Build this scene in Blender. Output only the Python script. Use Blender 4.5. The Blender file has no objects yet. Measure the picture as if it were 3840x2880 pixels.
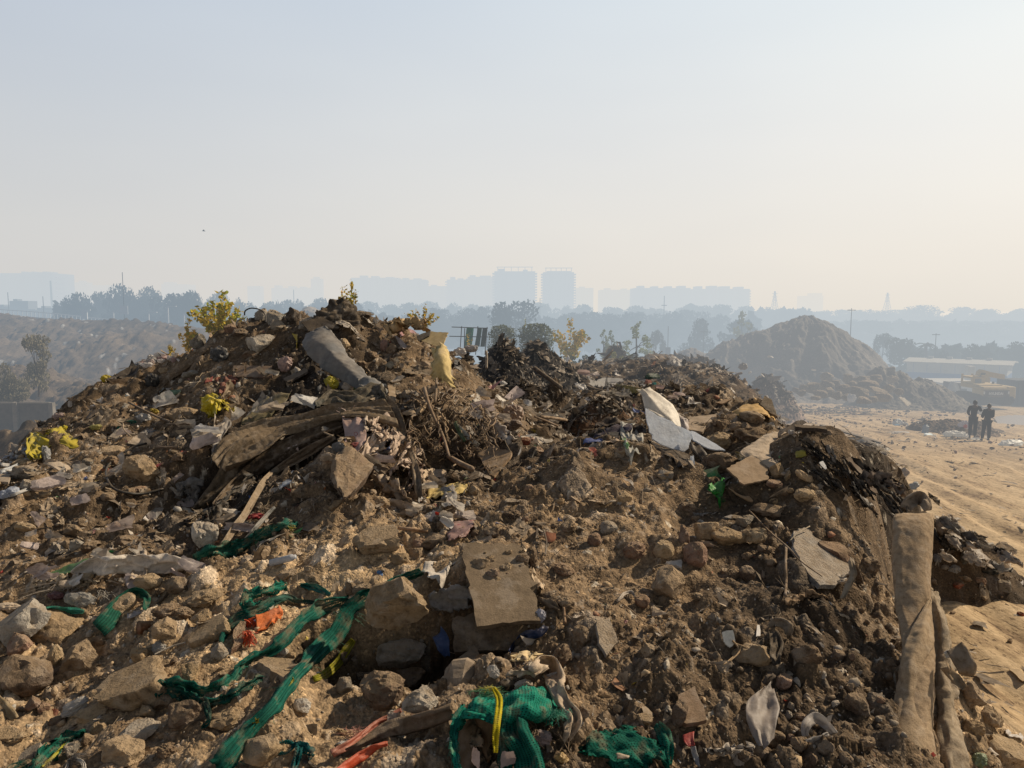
# Rubbish heap in the smog: setting, heap and its things, middle distance, skyline
import bpy,bmesh,math,random
import numpy as np
from mathutils import Vector,Matrix,Quaternion,noise as mn
R=math.radians
S=bpy.context.scene
C=S.collection
random.seed(7)
rng=np.random.default_rng(11)
CAMZ,F=5.4,745.0
PITCH=math.atan(74/F)
sp,cp=math.sin(PITCH),math.cos(PITCH)
cam_d=bpy.data.cameras.new('camera')
cam_d.sensor_width=36.0
cam_d.lens=F/1024*36.0
cam_d.clip_end=12000.0
cam_d.clip_start=0.05
cam=bpy.data.objects.new('camera',cam_d)
C.objects.link(cam)
cam.location=(0,0,CAMZ)
cam.rotation_euler=(R(90)-PITCH,0,0)
S.camera=cam
S.view_settings.view_transform='Standard'
S.view_settings.look='None'
S.view_settings.exposure=0
S.render.engine='CYCLES'
S.cycles.use_denoising=True
S.cycles.max_bounces=5
S.cycles.diffuse_bounces=2
S.cycles.transparent_max_bounces=12
def ray(px,py):
 u,v=(px-512)/F,(384-py)/F
 return np.array([u,cp+v*sp,-sp+v*cp])
K=1024/2212.0
def atP(px,py,Y):
 d=ray(px,py)
 return np.array([0,0,CAMZ])+d*(Y/d[1])
def atO(x,y,Y):
 return atP(x*K,y*K,Y)
TILES={'A':(0,960,1280),'B':(1280,960,1280),'C':(2560,960,1280),'D':(0,1920,1280),'E':(1280,1920,1280),'F':(2560,1920,1280),'G':(640,1350,960),'H':(3300,1300,540),'I':(2200,1350,800),'O':(0,0,3840)}
def TP(t,x,y):
 ox,oy,w=TILES[t]
 s=w/2212.0
 return(ox+x*s)/3.75,(oy+y*s)/3.75
def TK(t):
 return TILES[t][2]/2212.0/3.75
def _h(ix,iy,s):
 n=(ix.astype(np.int64)*374761393+iy.astype(np.int64)*668265263+s*1442695041)&0xffffffff
 n=((n^(n>>13))*1274126177)&0xffffffff
 n=n^(n>>16)
 n=(n*2246822519)&0xffffffff
 return((n^(n>>15))&0xffffff)/float(0x1000000)
def vnoise(x,y,s=0):
 ix,iy=np.floor(x),np.floor(y)
 fx,fy=x-ix,y-iy
 fx=fx*fx*fx*(fx*(fx*6-15)+10)
 fy=fy*fy*fy*(fy*(fy*6-15)+10)
 a,b=_h(ix,iy,s),_h(ix+1,iy,s)
 c,d=_h(ix,iy+1,s),_h(ix+1,iy+1,s)
 return(a+(b-a)*fx)*(1-fy)+(c+(d-c)*fx)*fy
def fbm(x,y,s=0,o=4,g=.5):
 t,a,n=0,1,0
 for k in range(o):
  t=t+a*(vnoise(x*2**k,y*2**k,s+k*17)-.5)
  n+=a
  a*=g
 return t/n*2
def ridged(x,y,s=0,o=3):
 t,a,n=0,1,0
 for k in range(o):
  t=t+a*(1-np.abs(2*vnoise(x*2**k,y*2**k,s+k*31)-1))
  n+=a
  a*=.5
 return t/n
def lumps(x,y,cell,s,prob,rmin=.25,rmax=.55,flat=.7):
 """height of round and flat lumps lying in jittered cells; returns height (in cells) and the id noise of the lump"""
 X,Y=x/cell,y/cell
 ix,iy=np.floor(X),np.floor(Y)
 best=np.zeros_like(X)
 bid=np.zeros_like(X)
 for dx in(-1,0,1):
  for dy in(-1,0,1):
   jx,jy=ix+dx,iy+dy
   cx,cy=jx+_h(jx,jy,s),jy+_h(jx,jy,s+1)
   r=rmin+(rmax-rmin)*_h(jx,jy,s+2)
   on=_h(jx,jy,s+3)
   an=_h(jx,jy,s+4)*3.14159
   as_=.65+.7*_h(jx,jy,s+5)
   ca,sa=np.cos(an),np.sin(an)
   ux=((X-cx)*ca+(Y-cy)*sa)*as_
   uy=(-(X-cx)*sa+(Y-cy)*ca)/as_
   q=1-(np.abs(ux)**2.6+np.abs(uy)**2.6)**(1/1.3)/(r*r)
   hgt=np.where((q>0)&(on<prob),r*np.sqrt(np.maximum(q,0))*flat,0)
   m=hgt>best
   best=np.where(m,hgt,best)
   bid=np.where(m,_h(jx,jy,s+6)+.001,bid)
 return best,bid
def smooth(a,b,x):
 t=np.clip((x-a)/(b-a),0,1)
 return t*t*(3-2*t)
def newmat(name):
 m=bpy.data.materials.new(name)
 m.use_nodes=True
 m.node_tree.nodes.clear()
 try:
  m.cycles.emission_sampling='NONE'
 except Exception:
  pass
 return m
class NT:
 def __init__(s,tree):
  s.t=tree
 def n(s,typ,ins=None,**kw):
  nd=s.t.nodes.new(typ)
  for k,v in kw.items():
   setattr(nd,k,v)
  for k,v in(ins or{}).items():
   sk=nd.inputs[k]
   if isinstance(v,bpy.types.NodeSocket):
    s.t.links.new(v,sk)
   else:
    sk.default_value=v
  return nd
 def math(s,op,a,b=0.0,c=0.0,clamp=False):
  return s.n('ShaderNodeMath',{0:a,1:b,2:c},operation=op,use_clamp=clamp).outputs[0]
 def ramp(s,fac,pts):
  nd=s.n('ShaderNodeValToRGB',{0:fac})
  e=nd.color_ramp.elements
  while len(e)<len(pts):
   e.new(.5)
  for q,(p,c)in zip(e,pts):
   q.position=p
   q.color=(c[0],c[1],c[2],1)if len(c)==3 else c
  return nd.outputs[0]
 def mix(s,f,a,b,blend='MIX'):
  nd=s.n('ShaderNodeMix',data_type='RGBA',blend_type=blend)
  for sk,v in((nd.inputs[0],f),(nd.inputs[6],a),(nd.inputs[7],b)):
   if isinstance(v,bpy.types.NodeSocket):
    s.t.links.new(v,sk)
   else:
    sk.default_value=v if not isinstance(v,tuple)or len(v)==4 else(*v,1)
  return nd.outputs[2]
 def noise(s,co,scale,detail=4,rough=.55,out=0):
  return s.n('ShaderNodeTexNoise',{'Vector':co,'Scale':scale,'Detail':detail,'Roughness':rough}).outputs[out]
 def mapr(s,v,a,b,c=0.,d=1.):
  return s.n('ShaderNodeMapRange',{0:v,1:a,2:b,3:c,4:d}).outputs[0]
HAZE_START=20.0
HG=bpy.data.node_groups.new('smog','ShaderNodeTree')  # smog painted into every material as a glow growing with distance
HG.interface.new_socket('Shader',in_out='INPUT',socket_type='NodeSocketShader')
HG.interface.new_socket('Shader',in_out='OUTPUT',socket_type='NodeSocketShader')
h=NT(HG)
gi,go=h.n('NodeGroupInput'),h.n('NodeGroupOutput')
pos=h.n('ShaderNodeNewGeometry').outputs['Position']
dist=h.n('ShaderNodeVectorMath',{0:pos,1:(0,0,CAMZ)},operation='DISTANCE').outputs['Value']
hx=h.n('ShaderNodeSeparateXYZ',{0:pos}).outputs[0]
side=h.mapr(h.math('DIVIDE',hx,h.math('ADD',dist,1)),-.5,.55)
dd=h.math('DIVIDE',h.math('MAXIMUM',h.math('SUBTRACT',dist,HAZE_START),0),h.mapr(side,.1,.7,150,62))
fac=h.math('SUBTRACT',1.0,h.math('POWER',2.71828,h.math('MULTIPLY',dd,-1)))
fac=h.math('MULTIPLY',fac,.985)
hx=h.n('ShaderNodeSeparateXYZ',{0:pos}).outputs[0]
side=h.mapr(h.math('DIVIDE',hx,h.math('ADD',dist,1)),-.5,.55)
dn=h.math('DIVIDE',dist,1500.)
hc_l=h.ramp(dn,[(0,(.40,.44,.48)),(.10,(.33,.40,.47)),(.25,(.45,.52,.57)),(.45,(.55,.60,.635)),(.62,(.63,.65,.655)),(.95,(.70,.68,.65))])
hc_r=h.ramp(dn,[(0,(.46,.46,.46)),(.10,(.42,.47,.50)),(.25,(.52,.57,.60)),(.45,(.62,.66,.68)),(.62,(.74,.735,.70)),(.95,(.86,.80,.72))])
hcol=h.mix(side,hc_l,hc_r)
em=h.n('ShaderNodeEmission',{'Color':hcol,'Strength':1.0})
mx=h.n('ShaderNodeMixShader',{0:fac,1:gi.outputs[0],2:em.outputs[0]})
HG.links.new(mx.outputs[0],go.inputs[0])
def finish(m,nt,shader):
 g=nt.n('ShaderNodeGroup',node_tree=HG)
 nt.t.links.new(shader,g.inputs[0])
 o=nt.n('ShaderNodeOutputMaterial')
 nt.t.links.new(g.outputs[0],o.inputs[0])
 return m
SUN_AZ,SUN_EL=R(64),R(37)
sd=Vector((math.sin(SUN_AZ)*math.cos(SUN_EL),math.cos(SUN_AZ)*math.cos(SUN_EL),math.sin(SUN_EL)))
sl=bpy.data.lights.new('sun','SUN')
sl.energy=5.0
sl.angle=R(1.6)
sl.color=(1.0,.85,.64)
so=bpy.data.objects.new('sun',sl)
C.objects.link(so)
so.rotation_euler=(-sd).to_track_quat('-Z','Y').to_euler()
W=bpy.data.worlds.new('World')
S.world=W
W.use_nodes=True
W.node_tree.nodes.clear()
w=NT(W.node_tree)
sky=w.n('ShaderNodeTexSky',sky_type='NISHITA',sun_disc=False,sun_elevation=SUN_EL,sun_rotation=SUN_AZ,air_density=1.6,dust_density=6.0,ozone_density=1.0,altitude=200)
dirn=w.n('ShaderNodeTexCoord').outputs['Generated']
sx,sy,sz=w.n('ShaderNodeSeparateXYZ',{0:dirn}).outputs
sidef=w.mapr(sx,-.55,.6)
lo=w.ramp(sz,[(0,(.70,.68,.65)),(.10,(.67,.67,.665)),(.24,(.59,.63,.68)),(.40,(.49,.565,.68)),(.62,(.13,.18,.27)),(1,(.07,.10,.17))])
hi=w.ramp(sz,[(0,(.88,.82,.73)),(.07,(.90,.85,.775)),(.2,(.90,.89,.86)),(.40,(.86,.93,.955)),(.62,(.22,.27,.35)),(1,(.07,.10,.17))])
hz=w.mix(sidef,lo,hi)
hz=w.mix(1.0,hz,w.ramp(w.mapr(sy,-.25,.3),[(0,(.54,.52,.50)),(1,(1,1,1))]),'MULTIPLY')
thin=w.noise(w.n('ShaderNodeVectorMath',{0:dirn,1:(1.2,1.2,4.5)},operation='MULTIPLY').outputs[0],1.3,3,.5)
hz=w.mix(1.0,hz,w.ramp(thin,[(.3,(.965,.97,.98)),(.7,(1.03,1.025,1.015))]),'MULTIPLY')
b1=w.n('ShaderNodeBackground',{0:sky.outputs[0],1:.08})
b2=w.n('ShaderNodeBackground',{0:hz,1:1.0})
ms=w.n('ShaderNodeMixShader',{0:.95,1:b1.outputs[0],2:b2.outputs[0]})
wo=w.n('ShaderNodeOutputWorld')
W.node_tree.links.new(ms.outputs[0],wo.inputs[0])
def tag(o,label=None,cat=None,group=None,kind=None):
 if label:o['label']=label
 if cat:o['category']=cat
 if group:o['group']=group
 if kind:o['kind']=kind
 return o
def link(name,me,mat=None,parent=None):
 if mat is not None and not me.materials:
  me.materials.append(mat)
 o=bpy.data.objects.new(name,me)
 C.objects.link(o)
 if parent is not None:
  o.parent=parent
 return o
def empty(name,loc=(0,0,0),rz=0):
 o=bpy.data.objects.new(name,None)
 C.objects.link(o)
 o.location=loc
 o.rotation_euler=(0,0,rz)
 o.empty_display_size=.2
 return o
def npmesh(name,verts,faces,smooth_=True,col=None,uv=None,mats=None,midx=None):
 """verts (n,3); faces (m,k) int array with one k"""
 me=bpy.data.meshes.new(name)
 verts=np.asarray(verts,np.float32)
 faces=np.asarray(faces,np.int32)
 nf,k=faces.shape
 me.vertices.add(len(verts))
 me.vertices.foreach_set('co',verts.ravel())
 me.loops.add(nf*k)
 me.loops.foreach_set('vertex_index',faces.ravel())
 me.polygons.add(nf)
 me.polygons.foreach_set('loop_start',np.arange(0,nf*k,k,dtype=np.int32))
 me.polygons.foreach_set('loop_total',np.full(nf,k,np.int32))
 if midx is not None:
  me.polygons.foreach_set('material_index',np.asarray(midx,np.int32))
 me.update(calc_edges=True)
 me.polygons.foreach_set('use_smooth',np.full(nf,bool(smooth_)))
 if col is not None:
  a=me.color_attributes.new('Col','FLOAT_COLOR','POINT')
  c4=np.ones((len(verts),4),np.float32)
  c4[:,:col.shape[1]]=col
  a.data.foreach_set('color',c4.ravel())
 if uv is not None:
  l=me.uv_layers.new(name='UVMap')
  l.data.foreach_set('uv',np.asarray(uv,np.float32)[faces.ravel()].ravel())
 for m_ in mats or[]:
  me.materials.append(m_)
 return me
def bmobj(name,bm,mat=None,parent=None,smooth_=False):
 me=bpy.data.meshes.new(name)
 bmesh.ops.recalc_face_normals(bm,faces=bm.faces)
 bm.to_mesh(me)
 bm.free()
 if smooth_:
  me.polygons.foreach_set('use_smooth',np.ones(len(me.polygons),bool))
 return link(name,me,mat,parent)
def gridfaces(nr,nc,wrap=False):
 i=np.arange(nr-1)[:,None]
 j=np.arange(nc if wrap else nc-1)[None,:]
 a=i*nc+j
 b=i*nc+(j+1)%nc
 return np.stack([a,b,b+nc,a+nc],-1).reshape(-1,4)
def box(bm,c,s,rot=None,bevel=0.0):
 r=bmesh.ops.create_cube(bm,size=1)
 vs=r['verts']
 M=Matrix.Translation(c)@(rot.to_matrix().to_4x4()if rot is not None else Matrix())@Matrix.Diagonal((*s,1))
 for v in vs:
  v.co=M@v.co
 if bevel:
  es=list({e for v in vs for e in v.link_edges})
  bmesh.ops.bevel(bm,geom=es,offset=bevel,segments=1,affect='EDGES',profile=.5)
 return vs
def tube(bm,pts,rad,n=6,cap=True):
 pts=[Vector(p)for p in pts]
 if not hasattr(rad,'__len__'):
  rad=[rad]*len(pts)
 rings=[]
 up=Vector((0,0,1))
 prev=None
 for i,p in enumerate(pts):
  t=(pts[min(i+1,len(pts)-1)]-pts[max(i-1,0)])
  if t.length<1e-9:
   t=Vector((0,0,1))
  t.normalize()
  if prev is None:
   a=t.cross(up if abs(t.z)<.95 else Vector((1,0,0))).normalized()
  else:
   a=(prev-t*prev.dot(t))
   a=a.normalized()if a.length>1e-6 else t.cross(up).normalized()
  prev=a
  b=t.cross(a)
  rings.append([bm.verts.new(p+(a*math.cos(2*math.pi*k/n)+b*math.sin(2*math.pi*k/n))*rad[i])for k in range(n)])
 for r0,r1 in zip(rings,rings[1:]):
  for k in range(n):
   bm.faces.new((r0[k],r0[(k+1)%n],r1[(k+1)%n],r1[k]))
 if cap:
  bm.faces.new(rings[0][::-1])
  bm.faces.new(rings[-1])
 return rings
def copy_tree(o,parent=None):
 c=o.copy()
 C.objects.link(c)
 c.parent=parent
 for ch in o.children:
  copy_tree(ch,c)
 return c
def zground(x,y):
 x=np.asarray(x,float);y=np.asarray(y,float)
 d=np.sqrt(x*x+y*y)
 z=-np.clip(d-31,0,29)*.062-np.clip(d-60,0,60)*.045-smooth(118,260,d)*7.5
 z=z-.9*smooth(-6,-16,x)*(1-smooth(60,110,d))
 return z
CP="""
0 1659 4.4 .6;300 1659 4.05 .7;600 1659 3.95 .6;900 1659 3.9 .5;1100 1659 3.85 .4;1400 1659 3.85 .4;1700 1659 3.8 .35;1930 1659 3.85 .45;2060 1659 4.3 .6;2212 1700 5.0 .75
0 1500 5.15 .7;300 1500 4.8 .75;600 1500 4.6 .65;900 1500 4.55 .5;1200 1500 4.4 .4;1500 1500 4.35 .4;1800 1500 4.4 .35;2040 1500 4.7 .6;2110 1560 5.2 .8
0 1350 6.1 .7;200 1350 5.8 .7;450 1350 5.5 .7;700 1350 5.3 .6;1250 1350 5.05 .45;1500 1350 5.05 .5;1750 1330 5.15 .45;1900 1330 5.3 .5
860 1280 5.45 .6;1080 1250 5.5 .5;980 1230 5.8 .5
0 1200 7.3 .55;200 1200 7.1 .5;400 1200 6.9 .4;600 1200 6.6 .45;760 1190 6.4 .8;1080 1180 6.05 .5;1300 1180 6.1 .5;1500 1180 6.1 .5;1700 1180 6.1 .5;1870 1200 6.2 .5
0 1100 8.3 .5;200 1100 8.2 .4;400 1100 8.0 .05;600 1110 7.5 .2;800 1110 7.1 .85;930 1130 6.8 .6;1150 1100 6.7 .5;1400 1090 6.75 .5;1600 1090 6.8 .4;1850 1110 6.8 .5
1080 1060 7.2 .5;1200 1010 7.5 .5;1330 975 7.7 .5;1450 990 7.6 .45;1550 1000 7.8 .4;1620 930 8.8 .5;1645 880 9.4 .6;1700 960 8.8 .5;1760 1000 8.5 .3;1850 1060 7.8 .35;1905 1100 7.3 .3
1150 960 9.6 .3;1020 1000 8.6 .25;1000 960 9.2 .2;930 1000 8.4 .3;950 900 9.9 .3;1250 938 13 .15;1360 942 13.5 .15;1450 905 15 .25;1400 945 8.9 .3;1300 935 9.6 .3
450 1060 8.3 .05;550 1040 8.35 .0;640 1020 8.5 .05;720 960 8.5 .6;760 975 8.2 .8;860 990 8.5 .5;850 1080 7.5 .7;900 1060 7.9 .5
480 990 9.2 .05;600 945 9.7 0;720 900 9.9 .0;840 880 9.9 .3;600 860 10.6 .2;480 885 10.3 .4;300 900 10.9 .3;150 950 10.3 .45;50 995 9.9 .45;0 1008 9.7 .5
200 1000 9.5 .5;100 1040 9.1 .5;0 1060 8.9 .5;320 1010 9.2 .6;350 960 9.9 .4
700 770 11.6 .1;560 770 12 .35;400 830 12 .5;250 860 12.3 .4;620 800 11.4 .2;760 830 11.0 .1
715 668 13 .2;660 692 13 .35;590 706 13 .4;510 702 13.2 .25;440 752 13.2 .5;380 772 13.6 .5;330 785 13.8 .5;200 832 13.6 .4;125 892 12.5 .3;60 955 11.2 .4
800 692 12.8 .4;860 716 12.6 .6;930 748 12.3 .4;965 800 11.7 .4;1010 850 11.2 .5;1085 905 10.8 .45;1125 950 10.1 .4;860 820 11.2 .45;900 870 10.5 .3;800 760 12 .35
1100 905 17.5 .15;1300 888 18 .15;1240 850 21 .2;1400 830 24 .3;1500 850 20.5 .3;1600 868 18 .35;1560 803 27 .4;1300 790 31 .5;1450 772 38 .5;1200 800 27 .3;1050 870 18 .35;1150 850 19 .2
1620 850 24 .3;1680 900 13 .4
1720 930 11 .05;1740 945 9.6 .1;1770 952 10.4 .05;1810 962 11.4 .05;1860 975 12.1 .05;1680 935 10 .3;1700 925 12.2 .2;1900 964 13 .05;1955 1010 13.1 .05;1995 1095 13.2 .1;2170 1228 14.9 .3;1850 1020 10.8 .0;1950 1090 12 .05;2050 1180 13.6 .1;1800 990 10.8 .0;2110 1160 14.4 .3
2050 1440 5.9 .8;2120 1540 5.7 .85;2205 1625 5.5 .85
"""
EXTRA=[(4.0,14.6,3.05),(5.0,14.2,2.85),(6.2,14.2,2.3),(7.0,14.2,2.0),(7.8,14.6,1.5),(5.3,16,2.4),(6.8,16,1.4),(8.4,16.2,.6),(3.2,16.5,2.95),(3.75,6.4,1.5),(4.3,7.5,.6),(5.0,9,.1),(5.9,10.5,-.1),(6.9,12,-.1),(7.8,13.2,0),(4.6,5.3,1.0),(5.3,7,-.2),(6.2,9,-.4),(7.5,10.6,-.5),(9,12.6,-.5),(.8,10.2,3.05),(2.0,10.4,3.1),(2.9,11.2,3.2),(-9,16,1.8),(-6,16.6,2.8),(-3,16.6,3.2),(-.5,16,3.0),(-10,20,.2),(-5,21,1.6),(0,21,2.6),(-9,13,2.2),(-9.6,10.5,1.7),(-9,8,1.8),(-6.5,5.2,2.4),(-5,3,2.3),(-12,13,0),(-12.5,9,0),(-11,5,1.2),(-2,2,2.5),(0,2,2.6),(2,2,2.5),(4,3,1.9),(-13,18,-.8),(-8,26,-.3),(-2,30,2.0),(11.4,15.5,-.5),(10.4,18,-.4),(9.2,22,-.4),(11,28,-.5),(13,36,-.9),(8,8,-.7),(8.9,11,-.6),(6.6,5,-.6),(5.5,3,.2),(13,43,-1.7),(0,43,.3),(6,46,-1.0),(14,20,-1.4),(13,10,-1.6),(-16,14,-1.6),(-4,40,-.5),(-14,30,-1.8)]
P_,T_=[],[]
for q in CP.replace('\n',';').split(';'):
 if q.strip():
  a=[float(v)for v in q.split()]
  P_.append(atO(a[0],a[1],a[2]))
  T_.append(a[3]*(.68 if a[0]<1000 and a[1]<1150 else .8 if a[0]>1150 and a[1]>960 and a[0]<2000 else .6 if a[1]<960 else 1))  # soil tone by region; nearer face darker, its shade put into the colour
for e in EXTRA:
 P_.append(np.array(e,float))
 T_.append(.2 if e[1]>10 else .5)
P_=np.array(P_);T_=np.array(T_)
def rbf_fit(P,v,c=.45,lam=.012):
 D=np.sqrt(((P[:,None,:2]-P[None,:,:2])**2).sum(-1)+c*c)
 n=len(P)
 A=np.zeros((n+3,n+3))
 A[:n,:n]=-D+np.eye(n)*-lam*-1
 A[:n,n]=1;A[:n,n+1:]=P[:,:2]
 A[n,:n]=1;A[n+1:,:n]=P[:,:2].T
 return np.linalg.solve(A,np.concatenate([v,[0,0,0]]))
WZ=rbf_fit(P_,P_[:,2])
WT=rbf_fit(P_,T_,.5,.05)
def rbf_eval(Wt,x,y,c):
 sh=x.shape
 x,y=x.ravel(),y.ravel()
 n=len(P_)
 o=Wt[n]+Wt[n+1]*x+Wt[n+2]*y
 for k in range(n):
  o-=Wt[k]*np.sqrt((x-P_[k,0])**2+(y-P_[k,1])**2+c*c)
 return o.reshape(sh)
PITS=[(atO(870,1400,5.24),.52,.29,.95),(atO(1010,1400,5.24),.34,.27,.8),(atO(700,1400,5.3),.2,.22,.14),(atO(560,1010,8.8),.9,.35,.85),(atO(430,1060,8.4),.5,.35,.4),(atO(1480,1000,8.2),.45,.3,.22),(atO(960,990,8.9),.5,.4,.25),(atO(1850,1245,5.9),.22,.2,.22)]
def zmound(x,y):
 z=rbf_eval(WZ,x,y,.45)
 for c,rx,ry,dp in PITS:
  z=z-dp*np.exp(-((x-c[0])/rx)**2-((y-c[1])/ry)**2)
 return z
def mound_detail(x,y,z0):
 d=np.sqrt(x*x+y*y)
 tone=np.clip(rbf_eval(WT,x,y,.5),0,1)
 wx=x+.25*fbm(x*1.1,y*1.1,5,3);wy=y+.25*fbm(x*1.1,y*1.1,9,3)
 z=z0+.18*fbm(wx*.75,wy*.75,21,3)*smooth(4,9,d)+.12*fbm(wx*1.9,wy*1.9,33,3)
 z=z+.07*(ridged(wx*2.6,wy*2.6,41,3)-.5)+.035*fbm(wx*8,wy*8,55,3)
 dens=vnoise(x*.55,y*.55,71)
 soft=smooth(.36,.60,vnoise(x*.7+3,y*.7,77))*(1-.6*smooth(9,14,d))
 big,b0=lumps(wx,wy,.62,101,.34,.2,.45,.55)
 ux,uy=x+.05*fbm(x*7,y*7,15,3)+.02*fbm(x*23,y*23,16,2),y+.05*fbm(x*7,y*7,19,3)+.02*fbm(x*23,y*23,20,2)
 l1,b1=lumps(ux*.6+wx*.4,uy*.6+wy*.4,.30,201,.30+.35*dens,.2,.5,.7)
 l2,b2=lumps(ux,uy,.13,301,.35+.4*dens,.2,.5,.75)
 l3,b3=lumps(ux,uy,.06,401,.55,.22,.5,.8)
 l4,b4=lumps(x,y,.028,501,.6,.25,.5,.8)
 k=1-.75*soft
 hz_=big*.62*.6+l1*.30*k*.85+l2*.13*(1-.7*soft)+l3*.06*(1-.55*soft)+l4*.028*(1-smooth(5,9,d))
 z=z+hz_-hz_.mean()*1.15-.012
 cid=np.where(l3>.02,b3,.5)
 cid=np.where(l2*k>.05,b2,cid)
 cid=np.where(l1*k>.08,b1,cid)
 cv=.5+.5*fbm(x*.9,y*.9,91,4)
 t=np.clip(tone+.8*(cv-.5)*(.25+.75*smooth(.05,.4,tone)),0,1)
 pit_shade=sum(np.exp(-((x-c_[0])/rx)**2-((y-c_[1])/ry)**2)for c_,rx,ry,dp in PITS[:3])
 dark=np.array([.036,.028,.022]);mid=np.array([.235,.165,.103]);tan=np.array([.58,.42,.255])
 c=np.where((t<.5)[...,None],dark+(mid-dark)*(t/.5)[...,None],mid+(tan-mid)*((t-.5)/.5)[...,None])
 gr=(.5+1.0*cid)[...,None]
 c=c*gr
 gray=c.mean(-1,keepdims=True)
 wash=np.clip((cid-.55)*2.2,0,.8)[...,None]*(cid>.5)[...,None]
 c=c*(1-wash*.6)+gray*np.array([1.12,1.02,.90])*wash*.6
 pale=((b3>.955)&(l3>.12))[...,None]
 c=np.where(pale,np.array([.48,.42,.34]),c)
 c=c*(1-.8*np.clip(pit_shade*1.6,0,1))[...,None]  # hollows near the boulder painted darker: shade put into the soil colour
 return z,np.clip(c,.008,.6),tone
NRW,NCW=1000,960
rr=np.exp(np.linspace(math.log(2.2),math.log(46),NRW))
aa=np.linspace(R(-52),R(47),NCW)
RRm,AAm=np.meshgrid(rr,aa,indexing='ij')
MX,MY=RRm*np.sin(AAm),RRm*np.cos(AAm)
Z0=zmound(MX,MY)
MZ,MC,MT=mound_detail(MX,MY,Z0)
GZ=zground(MX,MY)
lowest=GZ-.6
CLX=np.array([2004,2030,2060,2120,2212,2300,2500])*K;CLY=np.array([1250,1330,1400,1480,1570,1640,1720])*K
q_=MX/np.maximum(MY,.1)
cap=CAMZ-np.interp(q_*F+512,CLX,(CLY-310)/F)*MY-.04+.05*fbm(MX*2,MY*2,888,3)
MZ=np.where((q_*F+512>CLX[0])&(MY<11.5),np.minimum(MZ,cap),MZ)
wq=smooth(12.4,14.5,MY+.5*fbm(MX*2,MY,77,2))
MZ=np.where((q_*F+512>CLX[0]+2)&(MY>8)&(MZ>GZ-.1),(GZ-.1)*(1-wq)+MZ*wq,MZ)
CX2=np.array([1640,1660,1700,1800,1900,1960,2000,2060])*K;CY2=np.array([700,888,930,950,968,1012,1090,1150])*K
cap=CAMZ-np.interp(q_*F+512,CX2,(CY2-310)/F)*MY-.03+.10*fbm(MX*3,MY*3,889,3)
MZ=np.where((q_*F+512>CX2[0])&(q_*F+512<CX2[-1])&(MY>9.2)&(MY<19),np.minimum(MZ,cap),MZ)
MZ=np.maximum(MZ,lowest)
def zsurf(x,y):
 """height of the finished mound or ground at a point"""
 x=float(x);y=float(y)
 r=math.hypot(x,y);a=math.atan2(x,y)
 i=(math.log(max(r,2.2001))-math.log(2.2))/(math.log(46)-math.log(2.2))*(NRW-1)
 j=(a-R(-52))/(R(47)-R(-52))*(NCW-1)
 g=float(zground(x,y))
 if 0<=i<NRW-1 and 0<=j<NCW-1:
  i0,j0=int(i),int(j)
  fi,fj=i-i0,j-j0
  z=(MZ[i0,j0]*(1-fj)+MZ[i0,j0+1]*fj)*(1-fi)+(MZ[i0+1,j0]*(1-fj)+MZ[i0+1,j0+1]*fj)*fi
  return max(float(z),g)
 return g
LR=np.exp(np.linspace(math.log(2.6),math.log(110),1500))
def _batch_z(x,y):
 r=np.hypot(x,y);a=np.arctan2(x,y)
 i=(np.log(np.maximum(r,2.2001))-math.log(2.2))/(math.log(46)-math.log(2.2))*(NRW-1)
 j=(a-R(-52))/(R(47)-R(-52))*(NCW-1)
 g=zground(x,y)
 ok=(i>=0)&(i<NRW-1)&(j>=0)&(j<NCW-1)
 i0=np.clip(np.round(i).astype(int),0,NRW-1);j0=np.clip(np.round(j).astype(int),0,NCW-1)
 return np.where(ok,np.maximum(MZ[i0,j0],g),g)
def hit(px,py):
 """where the line of sight from the vantage point meets the land: point"""
 d=ray(px,py)
 hd=math.hypot(d[0],d[1])
 t=LR/hd
 x,y,z=d[0]*t,d[1]*t,CAMZ+d[2]*t
 below=z<_batch_z(x,y)
 if not below.any():
  k=len(t)-1
 else:
  k=int(np.argmax(below))
 return np.array([x[k],y[k],zsurf(x[k],y[k])])
def normal_at(x,y,e=.12):
 zx=(zsurf(x+e,y)-zsurf(x-e,y))/(2*e)
 zy=(zsurf(x,y+e)-zsurf(x,y-e))/(2*e)
 return Vector((-zx,-zy,1)).normalized()
def soil_material(name,fine=1.0):
 m=newmat(name)
 t=NT(m.node_tree)
 col=t.n('ShaderNodeVertexColor',layer_name='Col').outputs[0]
 pos=t.n('ShaderNodeNewGeometry').outputs['Position']
 n1=t.noise(pos,34*fine,5,.7)
 n2=t.noise(pos,6*fine,4,.6)
 v=t.n('ShaderNodeTexVoronoi',{'Vector':pos,'Scale':55*fine}).outputs
 c=t.mix(1,col,t.ramp(n1,[(.25,(.55,.53,.50)),(.5,(1,1,1)),(.75,(1.45,1.42,1.38))]),'MULTIPLY')
 c=t.mix(1,c,t.ramp(n2,[(.3,(.72,.70,.68)),(.7,(1.25,1.25,1.22))]),'MULTIPLY')
 c=t.mix(1,c,t.ramp(t.n('ShaderNodeSeparateColor',{0:v[1]}).outputs[0],[(0,(.75,.75,.75)),(.9,(1.1,1.1,1.1)),(1,(1.8,1.75,1.65))]),'MULTIPLY')
 hgt=t.math('ADD',t.math('MULTIPLY',n1,.6),t.math('MULTIPLY',v[0],-.5))
 b=t.n('ShaderNodeBump',{'Height':hgt,'Strength':.75,'Distance':.02})
 p=t.n('ShaderNodeBsdfPrincipled',{'Base Color':c,'Roughness':.95,'Normal':b.outputs[0],'Specular IOR Level':.15})
 return finish(m,t,p.outputs[0])
M_soil=soil_material('soil')
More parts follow.
